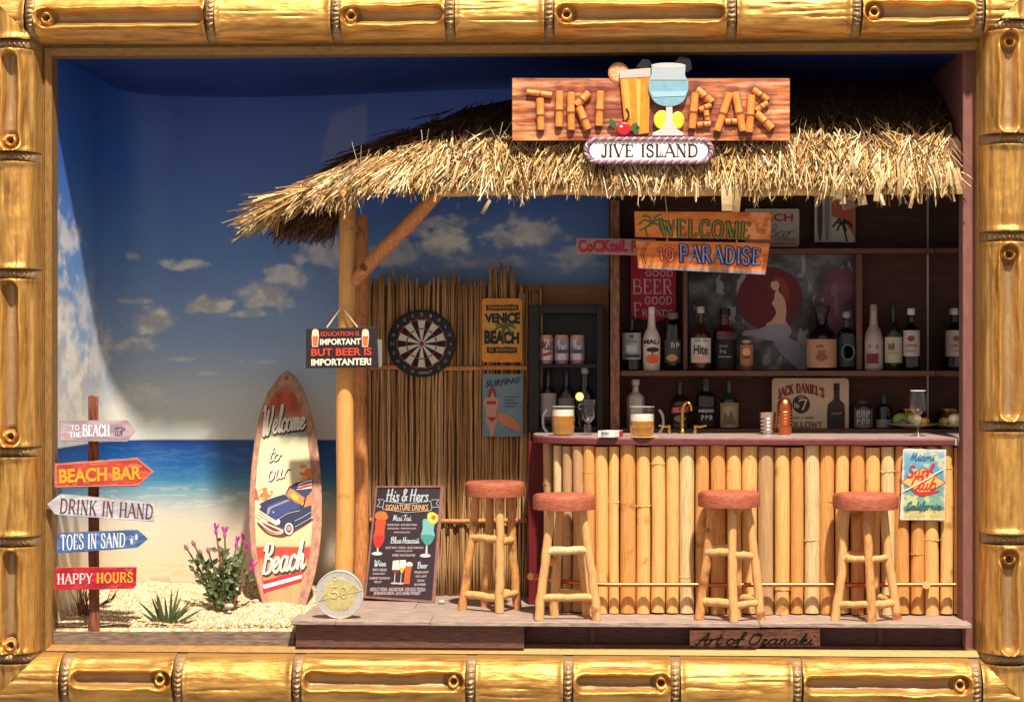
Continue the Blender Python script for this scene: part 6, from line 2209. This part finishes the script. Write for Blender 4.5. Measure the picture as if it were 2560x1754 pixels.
# ================================================================== coin on the deck
coin = thing('coin', 'standing two-tone 50 coin with a suspension bridge at the edge of the deck', 'coin', (P(849, 1548, 0).x, -.005, DZ))
kc = K(849, 0)
rc = 60.5 * kc
cc_ = Vector((P(849, 1487, 0).x, 0.0, DZ + rc))
silver = material('coin_nickel', '#CFCAC0', .42, .45, .15, (12, 12, 12), .1)
goldc = material('coin_brass', '#DDCB8C', .42, .45, .18, (12, 12, 12), .1)
prof = [(rc * .99, -.014), (rc, -.012), (rc, .012), (rc * .985, .0135), (rc * .955, .0135), (rc * .945, .0105), (rc * .69, .0105)]
MB().lathe(prof, cc_, 64, 'y').build('nickel_ring', silver, coin, smooth=True)
MB().lathe([(rc * .685, .0106), (rc * .68, .0118), (rc * .3, .0122)], cc_, 48, 'y').build('brass_centre', goldc, coin, smooth=True)
cpl = Plane(-.0125)
oy = 1487 - (877 - cc_.z / kc - 0)
COY = 877 - cc_.z / K(849, -.0125)
dcy = COY - 1487


def cpx(pts_):
    return [(x, y + dcy) for x, y in pts_]


relief = []
for ln in (cpx([(842, 1468), (830, 1468), (829, 1482), (838, 1480), (845, 1487), (841, 1496), (830, 1495)]), cpx(ell(859, 1482, 7, 14, 16) + [(866, 1482)])):
    relief.append(ln)
for ln in relief:
    MB().tube([cpl(x, y, .001) for x, y in ln], .0035, 5).build('relief_number', goldc, coin, smooth=True)
for ln in ([(800, 1500), (816, 1484), (830, 1494), (850, 1488), (870, 1480), (884, 1464), (902, 1478)], [(796, 1502), (905, 1476)], [(815, 1480), (816, 1504)], [(819, 1479), (820, 1503)], [(883, 1462), (886, 1486)], [(888, 1462), (890, 1485)]):
    MB().tube([cpl(x, y, .0008) for x, y in cpx(ln)], .0018, 5).build('relief_bridge', goldc, coin)
sans(coin, 'KURUS', cpx([(836, 1512), (872, 1512), (872, 1521), (836, 1521)]), cpl, goldc, .0022, .01, bend=-4)
MB().tube([cpl(x, y, .001) for x, y in cpx(ell(838, 1447, 5, 5, 12, 20, 300))], .0016, 5).build('relief_crescent', silver, coin)

# ================================================================== hanging beer sign
ep = Plane(.33, 855, 870, .00012, 0)
es = sign_thing('education_beer_sign', 'small black EDUCATION IS IMPORTANT beer sign hung on the front post', 855, 920, ep)
MB().slab([(765, 821), (942, 817), (947, 918), (765, 920)], ep, 0, -.02).build('board', material('black_sign', '#2A1E24', .5, 0, .2, (8, 8, 8), .05), es, bevel=.002)
redt, crt = paint('#C9462C'), paint('#E6DCC6')
sans(es, 'EDUCATION IS', [(802, 829), (898, 828), (898, 839), (802, 840)], ep, redt, .003, .02)
sans(es, 'IMPORTANT', [(800, 847), (902, 845), (902, 861), (800, 862)], ep, crt, .003, .035)
sans(es, 'BUT BEER IS', [(778, 871), (929, 868), (929, 888), (778, 890)], ep, redt, .003, .03)
sans(es, 'IMPORTANTER!', [(778, 897), (928, 894), (928, 912), (778, 914)], ep, crt, .003, .035)
for bx in (788, 913):
    MB().slab([(bx - 8, 838), (bx + 9, 838), (bx + 6, 866), (bx - 7, 867)], ep, .003, .0004).build('beer_print', paint('#C96A3A'), es)
    MB().slab(catmull([(bx - 8, 840), (bx - 7, 826), (bx, 822), (bx + 8, 826), (bx + 9, 840)], 3), ep, .0042, .0031).build('foam_print', paint('#D9C9A8'), es)
    MB().ribbon([[(bx - 8, 838), (bx - 7, 866), (bx + 6, 866), (bx + 9, 838)]], 1.6, ep, .0045).build('glass_print', paint('#E0D2B4'), es)
a, b, c = ep(817, 819, -.004), P(854, 767, .395), ep(894, 818, -.004)
MB().tube([a, b], .0042, 6).tube([b, c], .0042, 6).build('string', STRING, es)

# second, grey sign edge tucked behind it
gsp = Plane(.37)
gs = sign_thing('grey_plaque', 'grey plaque edge showing behind the right side of the beer sign', 945, 918, gsp)
MB().slab(rrect(892, 848, 955, 917, 4), gsp, 0, -.012).build('plate', paint('#7C7A70'), gs)

# ================================================================== bar stools
LEG2 = material('mottled_stick', '#CF9458', .5, 0, .4, (18, 18, 5), .3, .4, spots=('#8A5430', 7, .58))


def stool(label, cx, seat_py, w, Yc, feet, seed, rungs):
    rnd = random.Random(seed)
    t = thing('bar_stool', label, 'bar stool', Vector((X_at(cx, Yc), Yc, DZ)), 'bar stools')
    z1 = Z_at(seat_py + 5, Yc)
    R = w * .5 * K(cx, Yc)
    x = X_at(cx, Yc)
    th_ = .076
    prof = [(R * .92, -th_), (R * .985, -th_ * .97), (R * .995, -th_ * .8), (R, -th_ * .35), (R * .985, -th_ * .16), (R * .955, -.005), (R * .90, .0), (R * .3, .001), (0.001, .001)]
    MB().lathe(prof, (x, Yc, z1), 36).build('seat', SEAT, t, smooth=True)
    legs = []
    for fx, Yf in feet:
        b = Vector((X_at(fx, Yf), Yf, DZ))
        top_ = Vector((x + (b.x - x) * .60, Yc + (b.y - Yc) * .60, z1 - th_ + .004))
        n = 12
        pts_, rad = [], []
        nd = rnd.uniform(.25, .75)
        for i in range(n + 1):
            u = i / n
            p = b.lerp(top_, u) + Vector((rnd.gauss(0, .0016), rnd.gauss(0, .0016), 0)) + Vector((.005 * math.sin(u * 4 + seed + fx), 0, 0))
            if i == 0:
                p.z = DZ
            pts_.append(p)
            rad.append((.0235 - .003 * u) * (1 + .09 * math.exp(-((u - nd) / .03) ** 2)) * rnd.uniform(.97, 1.04))
        MB().tube(pts_, rad, 12).build('leg', rnd.choice((STICK, STICK, LEG2)), t, smooth=True)
        legs.append((b, top_))
    for i, j, u in rungs:
        a = legs[i][0].lerp(legs[i][1], u)
        b = legs[j][0].lerp(legs[j][1], u + rnd.uniform(-.02, .02))
        r = rnd.uniform(.0165, .0205)
        pts_ = [a.lerp(b, k / 6) + Vector((0, 0, .002 * math.sin(k * 2 + seed))) for k in range(7)]
        MB().tube(pts_, [r * rnd.uniform(.92, 1.08) for _ in pts_], 10).build('rung', STICK if rnd.random() < .75 else BAMBOO['pale'], t, smooth=True)
    return t


low, high = .14, .62
stool('bar stool with terracotta seat standing back by the reed wall', 1237, 1198, 151, .36, [(1158, .36), (1252, .24), (1295, .40), (1215, .50)], 3, [(0, 1, low), (1, 2, low), (0, 1, high + .02), (1, 2, high - .02), (2, 3, low), (3, 0, high)])
stool('bar stool in front of the rounded end of the bar', 1410, 1229, 157, .065, [(1350, -.015), (1491, -.01), (1466, .16), (1388, .16)], 5, [(0, 1, low + .06), (0, 1, high), (2, 3, low + .07), (1, 2, low - .02), (3, 0, high - .1)])
stool('bar stool in front of the middle of the bamboo bar', 1822, 1221, 156, .06, [(1750, .04), (1836, -.045), (1902, .04), (1845, .165)], 8, [(0, 1, low + .02), (1, 2, low), (0, 1, high - .03), (1, 2, high - .04), (2, 3, low + .04), (3, 0, high)])
stool('rightmost bar stool, left of the surf club sign', 2164, 1225, 164, .06, [(2088, .04), (2177, -.045), (2240, .04), (2190, .165)], 11, [(0, 1, low), (1, 2, low + .01), (0, 1, high - .07), (1, 2, high - .07), (2, 3, low + .04), (3, 0, high - .05)])

# ================================================================== on the counter
beer = glass_material('beer_liquid', (1, .62, .14), .1)
beerm, bnt, bbs = nodes_of('golden_beer')
bbs.inputs['Base Color'].default_value = (.85, .38, .02, 1)
bbs.inputs['Roughness'].default_value = .08
bbs.inputs['Coat Weight'].default_value = .6
bbs.inputs['Transmission Weight'].default_value = .55
bbs.inputs['IOR'].default_value = 1.2
foamm = material('beer_foam', '#EDE4D2', .8, 0, .1, (30, 30, 30), .3)


HANDLE = glass_material('thick_clear_resin', (.92, .9, .88), .12)
HANDLE.node_tree.nodes['Map Range'].inputs['To Min'].default_value = .28


def mug(label, cx, w, py_top, py_base, Y, side_, foam_py):
    x = X_at(cx, Y)
    R = w * .5 * K(cx, Y)
    H = (py_base - py_top) * K(cx, Y)
    z = CZ + .001
    t = thing('beer_mug', label, 'beer mug', (x, Y, z), 'beer mugs on the counter')
    n = 20
    hf = (py_base - foam_py) * K(cx, Y)
    # dimpled glass shell
    vs, fs = [], []
    rings = [0, .03, .10, .18, .26, .34, .40, .46, .54, .62, .68, .76, .9, 1.0]
    m = 40
    for h in rings:
        base_r = R * (.84 + .18 * math.sin(min(h, .62) / .62 * math.pi * .5)) if h < .62 else R * (1.02 - .05 * smooth(.62, .76, h))
        for k in range(m):
            th2 = 2 * math.pi * k / m
            dim = 0
            if .05 < h < .66:
                dim = .085 * (.5 - .5 * math.cos(th2 * 10)) * (abs(math.sin((h - .05) / .61 * 2 * math.pi)))
            r = float(base_r) * (1 - dim)
            vs.append((x + r * math.cos(th2), Y + r * math.sin(th2), z + h * H))
    for i in range(len(rings) - 1):
        for k in range(m):
            fs.append((i * m + k, i * m + (k + 1) % m, (i + 1) * m + (k + 1) % m, (i + 1) * m + k))
    fs.append(tuple(reversed(range(m))))
    MB().add(vs, fs).build('glass_body', GLASS, t, smooth=True)
    vb_ = [(x + (a - x) * .95, Y + (b - Y) * .95, z + .006 + (c - z) * (hf - .045) / (H * .66)) for a, b, c in vs[:11 * m]]
    MB().add(vb_, [f for f in fs[:-1] if max(f) < 11 * m] + [tuple(reversed(range(m))), tuple(range(10 * m, 11 * m))]).build('beer', beerm, t, smooth=True)
    MB().lathe([(R * .90, hf - .0395), (R * .91, hf - .004), (R * .6, hf), (R * .1, hf + .002)], (x, Y, z), 24).build('foam', foamm, t, smooth=True)
    hp = []
    for k in range(11):
        a = -1.25 + 2.5 * k / 10
        hp.append((x + side_ * (R * .93 + .048 * math.cos(a) ** .6 if math.cos(a) > 0 else R * .93), Y - .004, z + H * .50 + math.sin(a) * H * .40))
    MB().tube(hp, .0072, 8).build('handle', HANDLE, t, smooth=True)
    MB().lathe([(R * .985, H * .985), (R * .99, H), (R * .94, H), (R * .94, H * .985)], (x, Y, z), 32).build('rim', paint('#CFC8C0', .2), t, smooth=True)
    return t


mug('shaded beer mug with handle on its left, by the fridge', 1408, 60, 1013, 1086, .36, -1, 1019)
mug('brightly lit beer mug with handle on its right, on a coaster', 1605, 64, 1014, 1088, .24, 1, 1032)
co = thing('coaster', 'round yellow coaster under the right beer mug', 'coaster', (X_at(1607, .24), .24, CZ))
MB().lathe([(.080, .0002), (.080, .0032), (.01, .0034)], (X_at(1607, .24), .24, CZ), 32).build('disc', paint('#D9B25A'), co, smooth=True)
for o in list(bpy.data.objects):
    if o.name.startswith('beer_mug') and 'right' in o.get('label', '') and 'coaster' in o.get('label', ''):
        o.location.z += .003

# blue cocktail with lemon wheel
cx_, Yg = 1471, .42
x = X_at(cx_, Yg)
kk = K(cx_, Yg)
gl = thing('blue_cocktail', 'stemmed blue cocktail glass with a lemon wheel on its rim', 'cocktail', (x, Yg, CZ))
prof = [(.018 * 1.1, 0.0), (.019, .004), (.007, .012), (.006, .05), (.008, .062), (.020, .072), (.034, .092), (.038, .118), (.037, .15), (.040, .175), (.043, .185)]
MB().lathe(prof, (x, Yg, CZ + .001), 24).build('glass', GLASS, gl, smooth=True)
MB().lathe([(.012, .068), (.031, .092), (.0355, .118), (.035, .152), (.034, .162), (.01, .162)], (x, Yg, CZ + .001), 24).build('blue_liquid', glass_material('blue_liquid', (.18, .42, .58), .2), gl, smooth=True)
lw_ = MB().slab(ell(1449, 991, 10.5, 11), Plane(Yg - .035), 0, -.006).build('lemon_wheel', paint('#E0D24A'), gl)
MB().slab(ell(1449, 991, 8.5, 9), Plane(Yg - .035), .0016, .0002).build('lemon_flesh', paint('#ECE9A0'), lw_)
MB().lathe([(.020, 0), (.020, .05), (.019, .055)], (X_at(1469, Yg), Yg + .05, CZ), 16).build('stem_base', GLASS, gl, smooth=True)

# cigarette packet
pk = thing('cigarette_packet', 'white and red cigarette packet lying on the counter', 'packet', P(1525, 1091, .19))
z0, z1 = CZ + .0005, CZ + .034
xa, xb, xc = X_at(1495, .16), X_at(1536, .16), X_at(1557, .22)
quad = [(xa, .165), (xb, .150), (xc, .225), (xa + (xc - xb), .240)]
flat_slab(quad, z0, z1).build('box', paint('#E2DAD4'), pk, bevel=.0015)
pkp = Plane(.158, 1515, 1080, -.00018, 0)
strokes(pk, 'serif', 'MARLBORO'.replace('MARLBORO', 'M'), (1503, 1076, 1508, 1086), pkp, paint('#2E2A26'), 1.4, .006, serif=.1)
sans(pk, 'arlboro', (1508.5, 1076, 1522, 1086), pkp, paint('#2E2A26'), .006, .02)
mb = MB()
u0_, u1_ = .55, 1.0
pa = Vector((xb, .150, 0)).lerp(Vector((xc, .225, 0)), u0_)
pb = Vector((xb, .150, 0)).lerp(Vector((xc, .225, 0)), 1.0)
off = Vector((.0016, -.0004, 0))
mb.add([pa + off + Vector((0, 0, z0 + .001)), pb + off + Vector((0, 0, z0 + .001)), pb + off + Vector((0, 0, z1 - .001)), pa + off + Vector((0, 0, z1 - .001))], [(0, 1, 2, 3)])
mb.build('red_end', paint('#A8202A'), pk)

# brass tap with two lever handles
tp_ = thing('brass_tap', 'brass swan-neck tap with two lever handles behind the counter', 'tap', P(1706, 1080, .62))
zc = CZ + .002
xt = X_at(1706, .62)
pts_ = catmull([(xt, .62, zc), (xt, .62, zc + .10), (xt + .006, .62, zc + .145), (xt + .026, .61, zc + .165), (xt + .044, .60, zc + .145), (xt + .046, .60, zc + .12)], 5)
MB().tube(pts_, [.0105 - .003 * min(1, i / 12) for i in range(len(pts_))], 12).lathe([(.018, 0), (.016, .012), (.010, .022)], (xt, .62, zc), 16).build('spout', BRASS, tp_, smooth=True)
for hx, dx_ in ((1673, -1), (1738, 1)):
    xh = X_at(hx, .62)
    MB().lathe([(.014, 0), (.011, .012), (.008, .030), (.010, .040), (.004, .046)], (xh, .62, zc), 14).tube([(xh, .615, zc + .038), (xh + dx_ * .03, .60, zc + .036), (xh + dx_ * .058, .59, zc + .044)], [.007, .0065, .005], 8).build('lever_handle', BRASS, tp_, smooth=True)

# shakers
def ribbed(name, label, cx, w, py_top, Y, mat, lid):
    x = X_at(cx, Y)
    k2 = K(cx, Y)
    R = w * .5 * k2
    H = Z_at(py_top, Y) - CZ
    t = thing(name, label, 'shaker' if lid else 'cup', (x, Y, CZ))
    prof = [(R * .72, 0), (R * .80, .004)]
    if lid:
        prof += [(R * .95, H * .18), (R, H * .26)]
        for q in range(4):
            h = H * (.30 + q * .085)
            prof += [(R * .93, h), (R * 1.0, h + H * .02), (R * 1.0, h + H * .05), (R * .93, h + H * .07)]
        prof += [(R * .99, H * .66), (R * .97, H * .80), (R * .80, H * .92), (R * .35, H * .99), (.001, H)]
    else:
        for q in range(4):
            h = H * (.10 + q * .17)
            rr = R * (.80 + .04 * q)
            prof += [(rr * .95, h), (rr * 1.03, h + H * .04), (rr * 1.03, h + H * .09), (rr * .95, h + H * .13)]
        prof += [(R * .95, H * .80), (R * 1.0, H * .97), (R * 1.02, H), (R * .94, H), (R * .9, H * .85), (.001, H * .84)]
    MB().lathe(prof, (x, Y, CZ + .001), 28).build('ribbed_body', mat, t, smooth=True)
    if lid:
        MB().lathe([(R * 1.012, H * .655), (R * 1.02, H * .67), (R * 1.012, H * .685)], (x, Y, CZ + .001), 28).build('lid_seam', mat, t, smooth=True)
    return t


ribbed('steel_cup', 'ribbed steel cup beside the copper shaker', 1919, 43, 1030, .56, STEEL, False)
ribbed('cocktail_shaker', 'ribbed copper cocktail shaker on the counter', 1962, 38, 993, .54, COPPER, True)

# wine glass
xw_, Yw = X_at(2295, .40), .40
wg = thing('wine_glass', 'empty stemmed wine glass at the right end of the counter', 'wine glass', (xw_, Yw, CZ))
MB().lathe([(.042, 0), (.040, .003), (.012, .010), (.006, .02), (.005, .095), (.012, .108)], (xw_, Yw, CZ + .001), 28).build('stem_and_foot', glass_material('frosted_stem', (.9, .88, .86), .15), wg, smooth=True)
MB().lathe([(.012, .108), (.034, .122), (.047, .150), (.048, .175), (.042, .205), (.0385, .232)], (xw_, Yw, CZ + .001), 28).build('bowl', GLASS, wg, smooth=True)
ringv = [(xw_ + .0385 * math.cos(a), Yw + .0385 * math.sin(a), CZ + .233) for a in np.linspace(0, 2 * math.pi, 29)]
MB().tube(ringv, .0018, 6, cap=False).build('rim', paint('#D8D2CC', .15), wg, smooth=True)

# plate of limes on the back shelf
Yp = .90
xp = X_at(2282, Yp)
zp_ = SH2 + .001
pt = thing('plate', 'white plate on the back shelf holding limes and an onion', 'plate', (xp, Yp, zp_))
MB().lathe([(.05, 0), (.06, .004), (.145, .024), (.147, .027), (.142, .027), (.06, .010), (.001, .008)], (xp, Yp, zp_), 36).build('dish', material('white_glaze', '#CFC8C2', .2, 0, .05, (6, 6, 6), 0, .5), pt, smooth=True)
for nm, lab, px, Y, r, cc in (('lime', 'green lime on the left of the plate', 2252, .86, .038, '#8EAE4E'), ('onion', 'pale yellow onion in the middle of the plate', 2286, .84, .036, '#D9CFA0'), ('lime', 'light green lime behind the pale onion', 2272, .92, .038, '#A8BA66'), ('apricot', 'small orange apricot on the right of the plate', 2312, .86, .024, '#D89A5A'), ('shallot', 'purple shallot at the front of the plate', 2258, .79, .020, '#8A5A68')):
    bm = bmesh.new()
    bmesh.ops.create_uvsphere(bm, u_segments=18, v_segments=12, radius=r)
    for v in bm.verts:
        f = 1 + .18 * max(0, abs(v.co.x / r) - .75)
        v.co = Vector((v.co.x * 1.12 * f, v.co.y, v.co.z * .9))
    me = bpy.data.meshes.new(nm)
    bm.to_mesh(me)
    bm.free()
    me.polygons.foreach_set('use_smooth', [True] * len(me.polygons))
    me.materials.append(material(nm + '_skin_' + cc.strip('#'), cc, .45, 0, .2, (14, 14, 14), .1))
    o = bpy.data.objects.new(nm, me)
    COL.objects.link(o)
    o.location = (X_at(px, Y), Y, zp_ + .022 + r * .75)
    tag(o, lab, nm)
bw = thing('brass_bowl', 'small brass bowl behind the plate of limes', 'bowl', (X_at(2272, 1.02), 1.02, SH2))
MB().lathe([(.03, 0), (.045, .02), (.056, .07), (.060, .10), (.054, .10), (.045, .05), (.001, .03)], (X_at(2275, 1.01), 1.01, SH2 + .001), 28).build('bowl', BRASS, bw, smooth=True)

# ================================================================== surf club sign and maker's plaque
sc = Plane(.185, 2310, 1210, 0, -.00008)
ss = sign_thing('surf_club_sign', 'worn blue Miami Surf Club tin sign fixed to the bamboo bar front', 2310, 1302, sc)
scpoly = [(2258, 1122), (2262, 1120.5), (2366, 1124), (2362, 1302), (2249, 1297)]
MB().slab(rough_poly(scpoly, .8, 10), sc, 0, -.012).build('plate', paint('#CFC4B4', .6, .2), ss, bevel=.0015)


def surf_fn(px, py):
    n = fbm(px / 22, py / 22, 4, 301)
    c = ramp(py + 14 * (n - .5), [(1122, '#B4BEBC'), (1145, '#6FA6BE'), (1180, '#5C9AB4'), (1225, '#6E9E9A'), (1260, '#7FA88E'), (1272, '#4A5C74'), (1280, '#C9B878'), (1300, '#B9A870')])
    leaf = smooth(.56, .62, fbm(px / 16, py / 14, 3, 303))
    c = mixc(c, np.array(srgb('#D9D08A')), leaf * .7)
    edge = np.minimum(np.minimum(px - 2256, 2364 - px), np.minimum(py - 1124, 1299 - py))
    wear = smooth(7, 1, edge + 7 * (fbm(px / 5, py / 5, 3, 305) - .35))
    return mixc(c, np.array(srgb('#DDD2C2')), wear)


print_grid('printed_face', ss, sc, lambda t: (2258 - t * 7, 2365 - t * 3.4, 1123 + t * 176), surf_fn, PRINT, .0014, 50, 80)
dia = [(2253, 1204), (2308, 1168), (2364, 1205), (2310, 1236)]
MB().slab(dia, sc, .0030, .0016).build('diamond', paint('#EDB86A'), ss)
MB().ribbon([[*dia, dia[0]]], 1.6, sc, .0042).build('diamond_outline', paint('#C2402C'), ss)
strokes(ss, 'script', 'Miami', (2276, 1132, 2338, 1150), sc, paint('#3A6E92'), 2.6, .003)
strokes(ss, 'script', 'Surf', [(2264, 1163), (2334, 1160), (2330, 1190), (2268, 1192)], sc, paint('#D0342E'), 3.3, .0055, slant=.2)
strokes(ss, 'script', 'Club', [(2274, 1193), (2344, 1191), (2342, 1222), (2276, 1224)], sc, paint('#D8382A'), 3.4, .0055, slant=.2)
MB().slab(catmull([(2282, 1226), (2300, 1229), (2350, 1225), (2332, 1233), (2306, 1239), (2294, 1236)], 3, True), sc, .0045, .0031).build('swash', paint('#CF2C30'), ss)
strokes(ss, 'script', 'California', (2266, 1254, 2354, 1272), sc, paint('#2E6A72'), 2.6, .0045)
MB().ribbon([rough_poly([(2256, 1228), (2280, 1216)], .4, 8)[:3] + [(2300, 1206), (2322, 1194), (2340, 1182), (2358, 1172)]], 2.6, sc, .0075).build('scratch', paint('#E8E0D4'), ss)

ap = Plane(.02)
at_ = sign_thing('maker_plaque', "small wooden maker's plaque with black brush script under the deck".replace("maker's ", ''), 1887, 1624, ap, 'plaque')
MB().slab(rough_poly([(1724, 1574), (2050, 1570), (2051, 1622), (1724, 1626)], .6, 18), ap, 0, -.02).build('board', material('plaque_wood', '#C08E74', .6, 0, .4, (4, 12, 20), .3, dark='#7A4638'), at_, bevel=.002)
strokes(at_, 'script', 'Art of Ozanaki', (1738, 1582, 2036, 1611), ap, paint('#1A1210'), 3.4, .003, slant=.25)
